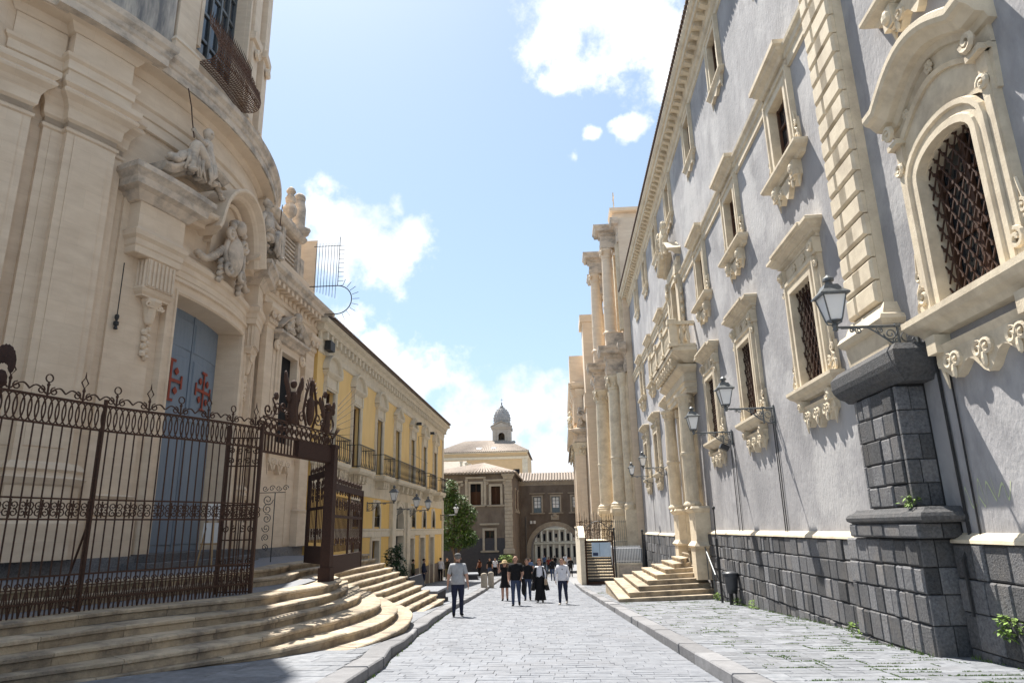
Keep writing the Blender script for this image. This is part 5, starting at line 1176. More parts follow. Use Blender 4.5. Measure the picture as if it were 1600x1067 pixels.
# ------------------------------------------------------------------ foliage
def leaves(b, c, r, n, s, flat=1.):
    for _ in range(n):
        while True:
            p = (RND(-1,1),RND(-1,1),RND(-1,1)); q = p[0]**2+p[1]**2+p[2]**2
            if .15 < q < 1: break
        x, y, z = c[0]+p[0]*r[0], c[1]+p[1]*r[1], c[2]+p[2]*r[2]
        a = RND(0,2*pi); t = RND(-.9,.5); l = s*RND(.6,1.3); w = l*.28
        d = Vector((cos(a)*cos(t),sin(a)*cos(t),sin(t)))*l; u = Vector((-sin(a),cos(a),RND(-.4,.4)))*w
        b.add([(x,y,z),(x+d.x*.5+u.x,y+d.y*.5+u.y,z+d.z*.5+u.z),(x+d.x,y+d.y,z+d.z-.1*l),(x+d.x*.5-u.x,y+d.y*.5-u.y,z+d.z*.5-u.z)],[[0,1,2,3]])
def plant(name, label, cat, loc, crowns, trunk, lm, n, s, group=None):
    t = thing(name, label, cat, loc, group); b = MB()
    for c, r, k in crowns: leaves(b, (loc[0]+c[0],loc[1]+c[1],loc[2]+c[2]), r, int(n*k), s)
    b.build('crown' if trunk else 'foliage', lm, t)
    if trunk:
        b = MB()
        for pts, r0, r1 in trunk: b.tube([(loc[0]+p[0],loc[1]+p[1],loc[2]+p[2]) for p in crv(pts,3)], r0, 7, r1=r1)
        b.build('trunk', M['bark'], t, smooth=True)
    return t
zt = gz(66); plant('street_tree', 'leafy green tree at the end of the yellow building before the dark convent', 'tree', (-10.2,66,zt),
 [((-.4,0,8.0),(.8,.8,1.1),.5),((.2,0,6.6),(1.3,1.2,1.2),1),((1.1,-.3,5.6),(1.1,1,1.2),.9),((-.3,.2,5.0),(1.5,1.3,1.3),1),((.6,0,3.7),(1.5,1.2,1.1),1),((-.6,0,6.9),(.7,.8,1.2),.5),((1.3,.2,3.6),(.9,.8,.9),.5),((-.9,.1,3.4),(.9,.8,.9),.5)],
 [([(0,0,-.2),(.1,0,1.4),(-.1,0,2.8),(.0,0,4.5),(-.2,0,7.5)],.17,.05),([(0,0,1.6),(.7,0,3.0),(1.1,-.2,5)],.1,.03),([(0,0,2.2),(-.6,.1,3.6),(-.5,.1,6)],.08,.03),([(.05,0,1.2),(.35,.1,2.6),(.5,.2,4.5)],.08,.03)], M['leaf'], 1250, .26)
plant('potted_oleander', 'dark green oleander bush against the yellow building near the top of the steps', 'shrub', (-8.1,34.2,gz(34)+.1),
 [((0,0,1.3),(.5,.5,.7),1),((-.25,.1,1.8),(.4,.4,.5),.7),((.3,0,.8),(.4,.4,.6),.8),((.05,0,2.1),(.3,.3,.35),.3),((-.2,-.1,.6),(.4,.35,.5),.5)], [([(0,0,0),(0,0,1),(.1,0,1.8)],.04,.02),([(0,0,.1),(-.2,0,1),(-.3,.1,2)],.035,.015)], M['leaf2'], 420, .17)
plant('potted_oleander', 'low green potted plant before the nearest brown door of the yellow building', 'shrub', (-9.4,36.2,gz(36)+.1), [((0,0,.6),(.4,.5,.5),1)], [([(0,0,0),(0,0,.5)],.04,.02)], M['leaf2'], 260, .16)
# ------------------------------------------------------------------ dark convent and arch
YD = 72.0; mD = lambda a, d, z: (a, YD-d, z)
cv = thing('convent', 'dark lava-plastered convent block with a hipped tiled roof facing up the street', 'building', (-9,YD,-3))
H2 = [(-11.75,-10.75,3.9,5.7),(-9.45,-8.35,3.95,6.1),(-7.3,-6.35,3.95,5.8),(-8.0,-7.0,-.55,1.4)]
b = MB(mD); wallgrid(b,-14.5,-5.1,-4,7.1,H2,.4); 
b.add([(-5.1,0,-4),(-5.1,0,7.1),(-5.1,-12,7.1),(-5.1,-12,-4)],[[0,1,2,3]]); b.box(-14.4,-5.2,-11,-.5,-4,7.0); b.build('wall', M['convent'], cv)
b = MB(mD); b.box(-14.5,-5.98,0,.03,-4,.65); b.build('charcoal_base', M['charcoal'], cv)
for i, (u,v,z0,z1) in enumerate(H2):
    b = MB(mD); b.box(u,v,-.36,-.33,z0,z1); w = b.build('window', M['dark'] if i < 3 else M['glass'], cv, org=(u,YD,z0))
    b = MB(mD)
    if i < 3: 
        for k in range(16): z = z0+(z1-z0)*(.02 if i==2 else .02)+k*(z1-z0)*(.6 if i==1 else .95)/16; b.add([(u,-.3,z),(v,-.3,z),(v,-.24,z-.0+.09),(u,-.24,z+.09)],[[0,1,2,3]])
        b.box((u+v)/2-.03,(u+v)/2+.03,-.3,-.22,z0,z1)
    else:
        for x in (u+.05,(u+v)/2,v-.05): b.box(x-.05,x+.05,-.33,-.27,z0,z1)
        for z in (z0+.05,z0+.9,z0+1.2,z1-.05): b.box(u,v,-.33,-.28,z-.04,z+.04)
    b.build('shutter' if i < 3 else 'casement', M['wood'], w)
    b = MB(mD); b.sweep([(v,z0),(v,z1),(u,z1),(u,z0)],[(0,-.1),(0,.08),(-.22,.08),(-.24,0)]); b.mould(u-.3,v+.3,[(0,z0-.2),(.1,z0-.18),(.16,z0-.05),(0,z0)],.04); b.mould(u-.35,v+.35,[(0,z1+.5),(.1,z1+.52),(.16,z1+.6),(.16,z1+.7),(0,z1+.72)],.06)
    if i < 3:
        for s in (u-.42,v+.42): b.volute((s,.1,z1+.3),.14,.06,1.3,1,0)
    if i == 1: b.box(u-.55,u-.28,0,.12,z0-.1,z1+.5); b.box(v+.28,v+.55,0,.12,z0-.1,z1+.5)
    b.build('surround', M['contrim'], w)
zq = -.35; k = 0; b = MB(mD); b.mould(-5.95,-5.08,[(0,-.9),(.14,-.88),(.14,-.5),(.06,-.42),(0,-.36)],.06); b.build('pilaster_base', M['contrim'], cv); b = MB(mD); b.mould(-5.95,-5.08,[(0,6.5),(.06,6.55),(.1,6.75),(.24,6.9),(.24,7.05),(0,7.08)],.1); b.build('pilaster_capital', M['contrim'], cv)
while zq < 6.4:
    b = MB(mD); h = RND(.3,.48); b.cham(-5.93+.02*(k%2),-5.09-.02*(k%3),0,.1+RND(-.015,.015),zq,min(6.5,zq+h)-.015,.03); b.build('quoin_block', M['contrim'], cv); zq += h; k += 1
for q in ((-5.09,-5.0,-5.2,-3.6,3.4,5.8),(-5.09,-4.97,-9,-7.4,3.4,5.8)): b = MB(mD); b.box(*q); w = b.build('side_window', M['contrim'], cv); b = MB(mD); b.box(-5.0,-4.96,q[2]+.3,q[3]-.3,3.6,5.6); b.build('shutter', M['wood'], w); b = MB(mD); b.box(-5.09,-4.9,q[2]-.2,q[3]+.2,3.2,3.4); b.build('sill', M['contrim'], w)
EV = [(-14.8,YD-.4),(-4.7,YD-.4),(-4.7,YD+12.4),(-14.8,YD+12.4)]; AP = [(-8.6,YD+5.2,8.6),(-10.5,YD+7.5,8.6)]
b = MB(); vs = [(x,y,7.15) for x,y in EV]+AP; b.add(vs,[[0,1,4],[1,2,5,4],[2,3,5],[3,0,4,5]]); b.slab(EV,7.06,7.14); rf = b.build('roof', M['tilepan'], cv)
def tileridges(P0, P1, T0, T1, step, r, par):                 # rounded cover-tile ridges running up a roof plane from eave P0-P1 to ridge T0-T1
    b = MB(); P0,P1,T0,T1 = map(Vector,(P0,P1,T0,T1)); n = int((P1-P0).length/step)
    for i in range(n+1): t = i/n; b.tube([P0.lerp(P1,t), T0.lerp(T1,t)], r, 6)
    tag(b.build('roof_tiles', M['tile'], par), kind='stuff')
tileridges((EV[0][0],EV[0][1]-.05,7.18),(EV[1][0],EV[1][1]-.05,7.18),(-8.65,YD+5.1,8.62),(-8.55,YD+5.1,8.62),.36,.11,rf)
tileridges((EV[1][0]+.03,EV[1][1],7.18),(EV[2][0]+.03,EV[2][1],7.18),(-8.6,YD+5.2,8.62),(-10.4,YD+7.4,8.62),.36,.11,rf)
# arch block over the street
YA = 84.0; mA = lambda a, d, z: (a, YA-d, z); AC, AR, AS = -1.05, 2.85, -1.1
ar = thing('arch_building', 'dark covered bridge with a wide street arch and three windows closing the view', 'building', (AC,YA,-3.5))
b = MB(mA)
def archwall(b, d):
    N_ = 18; P = [(AC-AR*cos(pi*i/N_),AS+AR*sin(pi*i/N_)) for i in range(N_+1)]
    b.add([(-5.1,d,-4.5),(AC-AR,d,-4.5),(AC-AR,d,AS),(-5.1,d,AS)],[[0,1,2,3]]); b.add([(AC+AR,d,-4.5),(7,d,-4.5),(7,d,AS),(AC+AR,d,AS)],[[0,1,2,3]])
    for (x0,z0),(x1,z1) in zip(P,P[1:]): b.add([(x0,d,z0),(x1,d,z1),(x1,d,2.4),(x0,d,2.4)],[[0,1,2,3]])
    b.add([(-5.1,d,AS),(AC-AR,d,AS),(AC-AR,d,2.4),(-5.1,d,2.4)],[[0,1,2,3]]); b.add([(AC+AR,d,AS),(7,d,AS),(7,d,2.4),(AC+AR,d,2.4)],[[0,1,2,3]])
    return P
P = archwall(b,0); archwall(b,-6)
for (x0,z0),(x1,z1) in zip([(AC-AR,-4.5)]+P,P+[(AC+AR,-4.5)]): b.add([(x0,0,z0),(x1,0,z1),(x1,-6,z1),(x0,-6,z0)],[[0,1,2,3]])
AW = [(-3.45,-2.5,3.3,5.15),(-1.25,-.3,3.3,5.15),(1.15,2.1,3.3,5.15)]
wallgrid(b,-5.1,7,2.4,6.95,AW,.35); b.add([(-5.1,-6,2.4),(7,-6,2.4),(7,-6,6.95),(-5.1,-6,6.95)],[[0,1,2,3]]); b.build('wall', M['convent'], ar)
b = MB(mA); b.sweep([(AC+AR,-3.6)]+P[::-1]+[(AC-AR,-3.6)],[(0,-.1),(0,.08),(-.5,.08),(-.52,0)]); b.build('archivolt', M['contrim'], ar)
for u,v,z0,z1 in AW:
    b = MB(mA); b.box(u,v,-.32,-.29,z0,z1); w = b.build('window', M['glass'], ar, org=(u,YA,z0))
    for s in (0,1):
        for q in range(4): b = MB(mA); x = u+.12+s*.4; z = z0+.15+q*.42; b.box(x,x+.32,-.29,-.275,z,z+.36); b.build('pane', M['milk'] if q > 0 else M['glass'], w)
    b = MB(mA); b.sweep([(v,z0),(v,z1),(u,z1),(u,z0)],[(0,-.1),(0,.07),(-.18,.07),(-.2,0)]); b.mould(u-.3,v+.3,[(0,z0-.16),(.1,z0-.14),(.12,z0-.02),(0,z0)],.03); b.mould(u-.35,v+.35,[(0,z1+.3),(.08,z1+.32),(.12,z1+.44),(0,z1+.46)],.04); b.build('surround', M['contrim'], w)
b = MB(mA); b.mould(-5.1,7,[(0,6.5),(.05,6.52),(.05,6.62),(.2,6.8),(.24,6.95),(0,6.96)],0); b.build('eaves_band', M['contrim'], ar)
b = MB(mA); b.box(AC-.35,AC+.6,0,.1,2.45,3.0); b.blob((AC+.1,.1,2.95),(.3,.1,.22),8,5); b.build('stone_crest', M['contrim'], ar)
b = MB(mA); b.add([(-5.1,.35,7.0),(7,.35,7.0),(7,-3,8.2),(-5.1,-3,8.2),(-5.1,-6.3,7.0),(7,-6.3,7)],[[0,1,2,3],[3,2,5,4],[0,3,4],[1,2,5]]); rf = b.build('roof', M['tilepan'], ar)
tileridges((-5.1,YA-.38,7.03),(7,YA-.38,7.03),(-5.1,YA+3,8.22),(7,YA+3,8.22),.34,.105,rf)
b = MB(mA); b.tube([(-4.4,.1,2.9),(-4.4,.1,-2)],.04,5); b.build('rain_pipe', M['pewter'], ar)
for x in (-3.75,-3.35): t = thing('white_floodlight', ('left' if x < -3.5 else 'right')+' one of two small white floodlights on the dark wall left of the arch', 'lamp', (x,YA,2.3), 'white floodlights by the arch'); b = MB(mA); b.box(x-.13,x+.13,.1,.35,2.05,2.4); b.box(x-.04,x+.04,0,.1,2.15,2.25); b.build('housing', M['white'], t)
# sunlit street beyond the arch
by = thing('far_facade', 'pale colonnaded facade seen through the arch down the street', 'building', (-2,112,-4)); mB = lambda a, d, z: (a, 112-d, z)
b = MB(mB); b.box(-10,5,-6,0,-6,6); b.build('wall', M['tower'], by)
for i in range(9):
    x = -4.4+i*.93; b = MB(mB); b.lathe([(.2,-.5),(.15,-.4),(.13,1.0),(.2,1.1),(.2,1.2)],(x,.35,0),8); b.box(x-.15,x+.15,0,.2,-3.6,-.9); b.build('column', M['trim'], by)
    for z0, z1 in ((-3.4,-1.2),(-.4,.95)): b = MB(mB); b.box(x+.28,x+.65,0,.01,z0+(.5 if i%3==0 else 0),z1-(.25 if i%2 else 0)); b.build('window', M['dark'], by)
b = MB(mB); b.mould(-4.8,3,[(0,-.9),(.3,-.85),(.4,-.6),(.1,-.55),(0,-.5)],.1); b.mould(-4.8,3,[(0,1.2),(.3,1.25),(.4,1.5),(0,1.55)],.1); b.build('cornice', M['trim'], by)
lb = thing('far_house', 'pale ochre house on the left beyond the arch', 'building', (-5.6,100,-4)); b = MB(); b.box(-12,-5.0,92,111,-6,7); b.build('wall', M['trim'], lb)
for i in range(5):
    for z in (-2.6,.2): b = MB(); b.box(-5.0,-4.97,94+i*3.2,95.2+i*3.2,z,z+1.6); b.build('window', M['dark'], lb)
    b = MB(); b.box(-5,-4.4,93.6+i*3.2,95.6+i*3.2,-.1,.02); b.build('balcony', M['contrim'], lb)
# ------------------------------------------------------------------ tall yellow building and bell tower behind
YT = 110.; mT = lambda a, d, z: (a, YT-d, z)
tb = thing('tall_building', 'tall pale yellow building with a low tiled roof rising behind the convent', 'building', (-12,YT,0))
b = MB(mT); b.box(-20,-5.3,-16,0,-5,13.4); b.build('wall', mat('tan_plaster',(.66,.47,.27),(.58,.41,.24),1.2,.9,.2,15), tb)
b = MB(mT); b.mould(-20,-5.3,[(0,12.3),(.15,12.34),(.25,12.55),(.3,12.7),(0,12.75)],0); b.mould(-20,-5.3,[(0,13.3),(.2,13.36),(.22,13.5),(0,13.55)],0); b.box(-6.1,-5.25,0,.1,-5,12.3); b.build('cornice', M['trim'], tb)
b = MB(mT); b.add([(-20.3,.4,13.55),(-5,.4,13.55),(-5,-16,13.55),(-20.3,-16,13.55),(-16.2,-7,16.2),(-9,-7,16.2)],[[0,1,5,4],[1,2,5],[2,3,4,5],[3,0,4]]); rf = b.build('roof', M['tile'], tb)
tileridges((-20.3,YT-.42,13.58),(-5,YT-.42,13.58),(-16.2,YT+7,16.22),(-9,YT+7,16.22),.34,.09,rf)
for x in (-13.6,-11.2): b = MB(mT); b.add([(x,-1.0,14.16),(x+.8,-1,14.16),(x+.8,-1.7,14.42),(x,-1.7,14.42)],[[0,1,2,3]]); b.box(x-.06,x+.86,-1.75,-1.7,14.1,14.5); b.build('skylight', M['white'], rf)
b = MB(mT); b.box(-7.55,-6.55,0,.06,9.9,10.7); b.build('attic_window', M['dark'], tb)
gr = thing('slate_roof', 'grey slab roof and chimneys between the yellow building and the convent roof', 'building', (-16,100,6)); b = MB(); b.add([(-21,96,7.5),(-14.2,96,7.5),(-14.2,104,11.6),(-21,104,11.6),(-21,96,0),(-14.2,96,0),(-14.2,104,0)],[[0,1,2,3],[0,1,5,4],[1,2,6,5]]); b.build('roof', M['contrim'], gr)
for x in (-13.9,-13.2,-12.7): b = MB(); b.box(x,x+.28,95,95.4,6,10.6-(x+13.9)*.3); b.box(x-.06,x+.34,94.95,95.45,10.5-(x+13.9)*.3,10.7-(x+13.9)*.3); b.build('chimney', M['trim'], gr)
tw = thing('bell_tower', 'small stone bell tower with a tiled onion dome and cross against the clouds', 'tower', (-9.8,118,14)); X0 = -9.9; Y0 = 118.
mt = lambda a, d, z: (X0+a, Y0-1.55-d, z)
b = MB(); b.box(X0-1.55,X0-.55,Y0-1.55,Y0+1.55,12,18.0); b.box(X0+.55,X0+1.55,Y0-1.55,Y0+1.55,12,18.0); b.box(X0-.55,X0+.55,Y0-1.55,Y0-1.2,17.5,18.0); b.box(X0-.55,X0+.55,Y0+1.2,Y0+1.55,12,18); b.box(X0-.55,X0+.55,Y0-1.55,Y0-1.2,12,14.9); b.build('shaft', M['tower'], tw)
b = MB(mt); q = [(.56,14.9),(.56,16.9)]+[(.56*cos(pi*i/10),16.9+.56*sin(pi*i/10)) for i in range(1,10)]+[(-.56,16.9),(-.56,14.9)]; b.sweep(q,[(0,-.3),(0,.06),(-.2,.06),(-.22,0)])
b.prism([(.7,14.95),(.7,17.6),(-.7,17.6),(-.7,14.95)]+[(p[0],max(p[1],14.951)) for p in q[::-1]],-.3,.01); b.build('belfry_arch', M['tower'], tw)
b = MB(); b.box(X0-.52,X0+.52,Y0-.1,Y0+.1,15.0,15.3); b.box(X0-.05,X0+.05,Y0-.3,Y0+.3,15,16.9); b.lathe([(.35,15.6),(.3,15.7),(.22,16.1),(.1,16.3)],(X0,Y0-.6,0),10); b.build('bell', M['iron'], tw)
for s in (-1,1): b = MB(mt); b.box(s*1.25-.28,s*1.25+.28,0,.14,14,18); b.build('tower_pilaster', M['tower'], tw)
b = MB(mt); b.mould(-1.6,1.6,[(0,18),(.1,18.05),(.2,18.3),(.3,18.4),(.3,18.5),(0,18.55)],0); b.prism([(-1.7,18.5),(1.7,18.5),(0,19.25)],-.2,.22); b.sweep([(-1.8,18.5),(0,19.35),(1.8,18.5)],[(0,-.1),(0,.3),(.12,.34),(.14,-.1)]); b.build('gable', M['tower'], tw)
b = MB(); b.lathe([(1.5,18.3),(1.5,19.1),(1.6,19.2),(1.6,19.35),(1.4,19.4)],(X0,Y0,0),8,a0=pi/8); b.box(X0-1.75,X0+1.75,Y0-1.5,Y0+1.7,18.05,18.5)
for s in (-1,1):
    b.lathe([(.22,14),(.25,14.4),(.1,15.0),(.16,15.2),(.05,15.5)],(X0+s*2.0,Y0-1.2,0),8); b.volute((X0+s*2.0,Y0-1.4,15.7),.3,.14,1.3,s,0)
b.build('drum', M['dome'], tw)
b = MB()
DP = [(1.36,19.4),(1.48,19.8),(1.46,20.3),(1.3,20.9),(1.0,21.45),(.6,21.85),(.25,22.05),(.2,22.2)]; b.lathe(DP,(X0,Y0,0),24,flute=.07); 
for j in range(9):
    t = j/8; i_ = min(6,int(t*7)); f_ = t*7-i_; r = DP[i_][0]+(DP[i_+1][0]-DP[i_][0])*f_; z = DP[i_][1]+(DP[i_+1][1]-DP[i_][1])*f_
    for k in range(18): a = 2*pi*k/18+(j%2)*pi/18; b.blob((X0+r*cos(a),Y0+r*sin(a),z),(.12,.12,.07),5,4)
b.build('dome', mat('grey_dome_tiles',(.42,.39,.36),(.28,.26,.25),4,.8,.4,20), tw)
b = MB(); b.lathe([(.1,22.2),(.3,22.3),(.1,22.4),(.08,22.7),(.14,22.8),(.04,22.95)],(X0,Y0,0),8); b.tube([(X0,Y0,22.9),(X0,Y0,23.7)],.03,4); b.tube([(X0-.2,Y0,23.4),(X0+.2,Y0,23.4)],.03,4); b.build('cross', M['iron'], tw)
# ------------------------------------------------------------------ right: column church and the church beyond
XC = 5.05; mK = lambda a, d, z: (XC-d, a, z)
cc = thing('column_church', 'pale church front with giant paired columns on two storeys beyond the grey palace', 'church', (XC,54,-2))
b = MB(mK); b.box(48.45,63,-12,0,-3,24.2); b.build('wall', M['church'], cc)
b = MB(); b.box(2.6,9,63.1,66.6,-3,20.5); b.box(2.35,9,63.0,66.7,20.5,21.2); b.box(2.45,9,63.05,66.65,12.3,13.6); b.build('transept', M['church'], cc)
b = MB(mK); b.box(48.5,63,0,.3,-3,.2); b.build('black_plinth', M['lava'], cc)
for y, dd in ((50.2,.85),(55.6,1.5),(61.0,.95)):
    b = MB(mK); b.box(y-.95,y+.95,0,dd+.72,-3,.2); b.mould(y-.8,y+.8,[(0,.2),(.1,.22),(.1,.5),(.02,.6),(.02,2.2),(.08,2.3),(.16,2.45),(.16,2.7),(0,2.72)],dd+.6); b.build('pedestal', M['cream'], cc)
    b = MB(mK); c = (y,dd,0); b.lathe([(.78,2.72),(.78,2.9),(.7,2.95),(.72,3.05),(.6,3.15),(.56,3.2),(.56,6.2),(.585,6.22),(.585,6.3),(.56,6.34),(.47,11.2),(.52,11.25),(.48,11.35),(.52,11.7),(.66,12.05),(.7,12.1),(.7,12.25),(.2,12.26)],c,20)
    for s in (-1,1): b.volute((y+s*.5,dd+.5,11.9),.2,.09,1.4,s,0); b.volute((y+s*.5,dd-.5,11.9),.2,.09,1.4,s,0)
    for k in range(8): a = k*pi/4; b.blob((y+.55*cos(a),dd+.55*sin(a),11.6),(.12,.12,.2),5,4)
    b.build('giant_column', M['cream'], cc)
    b = MB(mK); b.mould(y-.62,y+.62,[(0,12.26),(.04,12.3),(.04,12.6),(.08,12.65),(.08,12.9),(.0,12.95),(0,13.5),(.1,13.56),(.14,13.75),(.45,13.85),(.5,14.1),(.58,14.2),(.6,14.35),(0,14.45)],dd+.5); b.build('entablature_block', M['church2'], cc)
    b = MB(mK); b.box(y-.55,y+.55,0,dd+.45,14.4,15.5); b.build('upper_pedestal', M['church2'], cc)
    b = MB(mK); b.lathe([(.62,15.5),(.62,15.6),(.5,15.7),(.46,15.8),(.46,17.6),(.48,17.62),(.48,17.7),(.46,17.72),(.38,21.6),(.42,21.65),(.4,21.75),(.44,22.0),(.52,22.15),(.56,22.2),(.56,22.35),(.2,22.36)],(y,dd,0),18)
    for s in (-1,1): b.volute((y+s*.42,dd+.42,22.05),.17,.08,1.4,s,0); b.volute((y+s*.42,dd-.42,22.05),.17,.08,1.4,s,0)
    b.build('upper_column', M['church'], cc)
    b = MB(mK); b.mould(y-.5,y+.5,[(0,22.36),(.04,22.4),(.04,22.9),(0,22.95),(0,23.4),(.1,23.45),(.14,23.6),(.4,23.7),(.44,23.9),(.52,24.0),(.54,24.15),(0,24.25)],dd+.42); b.build('upper_entablature', M['church2'], cc)
    b = MB(mK)
    for k in range(4): b.box(y-.55+.3*k,y-.43+.3*k,dd+.42,dd+.7,23.55,23.68)
    tag(b.build('dentils', M['church2'], cc), kind='stuff')
    for q in (1.15,-1.15):
        if y+q < 48.6: continue
        b = MB(mK); b.box(y+q-.3,y+q+.3,0,.3,.2,12.2); b.box(y+q-.36,y+q+.36,0,.4,11.4,12.2); b.box(y+q-.36,y+q+.36,0,.4,2.4,2.9); b.box(y+q-.28,y+q+.28,0,.25,15.5,22.3); b.build('pilaster', M['cream'], cc)
b = MB(mK); b.mould(48.5,63,[(0,12.26),(.04,12.3),(.08,12.9),(0,12.95),(0,13.5),(.14,13.7),(.4,13.85),(.5,14.2),(.5,14.35),(0,14.45)],.1); b.build('entablature', M['church2'], cc)
b = MB(mK); b.mould(48.5,63,[(0,22.36),(.06,22.9),(0,22.95),(0,23.4),(.14,23.6),(.4,23.7),(.5,24.0),(.5,24.15),(0,24.25)],.1); b.build('upper_cornice', M['church2'], cc)
b = MB(mK); b.box(49.8,51.2,-2,.2,24.25,25.3); b.mould(49.6,51.4,[(0,25.3),(.2,25.35),(.25,25.6),(0,25.65)],.2,w=-2); b.tube([(50.4,.0,25.6),(50.4,0,27.4)],.05,5); b.tube([(50.0,0,26.9),(50.8,0,26.9)],.05,5); b.build('attic_cross', M['church'], cc)
b = MB(mK); b.lathe([(.4,2.6),(.42,2.9),(.3,3.1),(.3,8.0),(.26,11.2),(.36,11.5),(.4,12.2),(.1,12.22)],(48.95,.35,0),14); b.build('corner_column', M['cream'], cc)
b = MB(mK); b.box(48.5,49.4,0,.75,.2,2.6); b.build('corner_pedestal', M['cream'], cc)
for y in (53.0,58.3):
    b = MB(mK); b.box(y-.7,y+.7,0,.01,4,8); w = b.build('niche', M['dark'], cc, org=(XC,y,4)); b = MB(mK); b.sweep([(y+.7,4),(y+.7,8),(y-.7,8),(y-.7,4)],[(0,0),(0,.25),(-.3,.25),(-.32,0)]); b.mould(y-1,y+1,[(0,8.3),(.2,8.4),(.4,8.6),(0,8.7)],.2); b.mould(y-1,y+1,[(0,3.6),(.3,3.8),(.3,4.0),(0,4.02)],.1)
    b.blob((y,.3,5.5),(.4,.3,1.2),8,6); b.blob((y,.35,6.9),(.2,.2,.25),8,6); b.build('niche_frame', M['cream'], w)
# church beyond, next to the arch
XB = 1.75; mS = lambda a, d, z: (XB-d, a, z)
cb = thing('far_church', 'pale stone church front with clustered pilasters right of the arch', 'church', (XB,74,-3))
b = MB(mS); b.box(67,83.9,-10,0,-4,15.4); b.build('wall', M['church'], cb)
for y in (67.6,69.2,71.6,75.5,79.5):
    b = MB(mS); b.box(y-.5,y+.5,0,.3,-4,9.4); b.mould(y-.5,y+.5,[(0,-.2),(.14,-.1),(.14,.3),(0,.5)],.3); b.build('pilaster', M['church'], cb)
    b = MB(mS); b.mould(y-.5,y+.5,[(0,8.2),(.06,8.3),(.04,8.6),(.2,9.0),(.26,9.3),(.26,9.42),(0,9.45)],.3)
    for s in (-1,1): b.volute((y+s*.42,.6,9.0),.17,.08,1.3,s,0); b.blob((y+s*.2,.55,8.6),(.14,.14,.22),6,4)
    b.build('capital', M['cream'], cb)
    b = MB(mS); b.box(y-.42,y+.42,0,.26,11.4,14.6); b.mould(y-.45,y+.45,[(0,14.0),(.06,14.1),(.2,14.5),(.24,14.7),(0,14.72)],.26); b.build('upper_pilaster', M['church'], cb)
b = MB(mS); b.mould(67,83.9,[(0,9.45),(.06,9.5),(.06,9.9),(.0,9.95),(0,10.2),(.2,10.3),(.5,10.45),(.58,10.7),(0,10.85)],.34); b.build('cornice', M['church'], cb)
b = MB(mS); b.mould(67,83.9,[(0,14.7),(.2,14.8),(.4,15.0),(.46,15.3),(0,15.45)],.24); b.box(67.2,70,-1,.5,15.4,18.2); b.build('upper_cornice', M['church'], cb)
b = MB(mS)
for k in range(14): b.blob((67.5+RND(-.3,2.2),.55+RND(0,.2),11.0+RND(0,1.6)),(.25,.2,.25),7,5,.2)
b.volute((68.0,.7,11.6),.5,.18,1.4,1,0,6,20); b.lathe([(.2,10.85),(.24,11.1),(.1,11.4),(.18,11.7),(.05,12.1)],(67.4,.6,0),8); b.build('carved_group', M['cream'], cb)
b = MB(); b.add([(.9,66.9,9.1),(1.6,66.9,9.6),(1.6,66.9,9.4),(.9,66.9,8.9),(.9,83,9.1),(1.6,83,9.6),(1.6,83,9.4),(.9,83,8.9)],[[0,1,2,3],[4,5,6,7],[0,1,5,4],[1,2,6,5],[2,3,7,6],[3,0,4,7]]); b.build('side_eave', M['contrim'], cb)
mF = lambda a, d, z: (a, 67-d, z)
for x in (2.15, 3.1, 4.0):
    b = MB(mF); b.box(x-.3,x+.3,0,.28,-3,9.4); b.mould(x-.3,x+.3,[(0,-.2),(.12,-.1),(.12,.3),(0,.5)],.28); b.build('pilaster', M['church'], cb)
    b = MB(mF); b.mould(x-.3,x+.3,[(0,8.2),(.06,8.3),(.04,8.6),(.16,9.0),(.2,9.3),(.2,9.42),(0,9.45)],.28)
    for s in (-1,1): b.volute((x+s*.26,.5,9.0),.15,.07,1.3,s,0); b.blob((x+s*.14,.42,8.6),(.12,.1,.2),6,4)
    b.build('capital', M['cream'], cb)
    b = MB(mF); b.box(x-.26,x+.26,0,.24,11.4,14.6); b.mould(x-.28,x+.28,[(0,14.0),(.06,14.1),(.18,14.5),(.2,14.7),(0,14.72)],.24); b.build('upper_pilaster', M['church'], cb)
b = MB(mF); b.mould(1.76,4.8,[(0,9.45),(.06,9.5),(.06,9.9),(.0,9.95),(0,10.2),(.2,10.3),(.5,10.45),(.58,10.7),(0,10.85)],.31); b.build('cornice', M['church2'], cb)
b = MB(mF); b.mould(1.76,4.8,[(0,14.7),(.2,14.8),(.4,15.0),(.46,15.3),(0,15.44)],.22); b.build('upper_cornice', M['church'], cb)
b = MB(mF); b.blob((2.9,.35,11.9),(.75,.4,.55),12,8); b.build('oval_shield', M['church2'], cb); b = MB(mF); b.volute((2.2,.5,12.2),.4,.14,1.4,1,0,6,18); b.build('scroll', M['church2'], cb); b = MB(mF); b.volute((3.6,.5,12.2),.4,.14,1.4,-1,pi,6,18); b.build('scroll', M['church2'], cb)
b = MB(mF)
for k in range(16): b.blob((1.8+RND(0,2.6),.35,11.1+RND(0,1.9)),(.22,.2,.25),7,5,.2)
b.build('carved_group', M['church2'], cb)
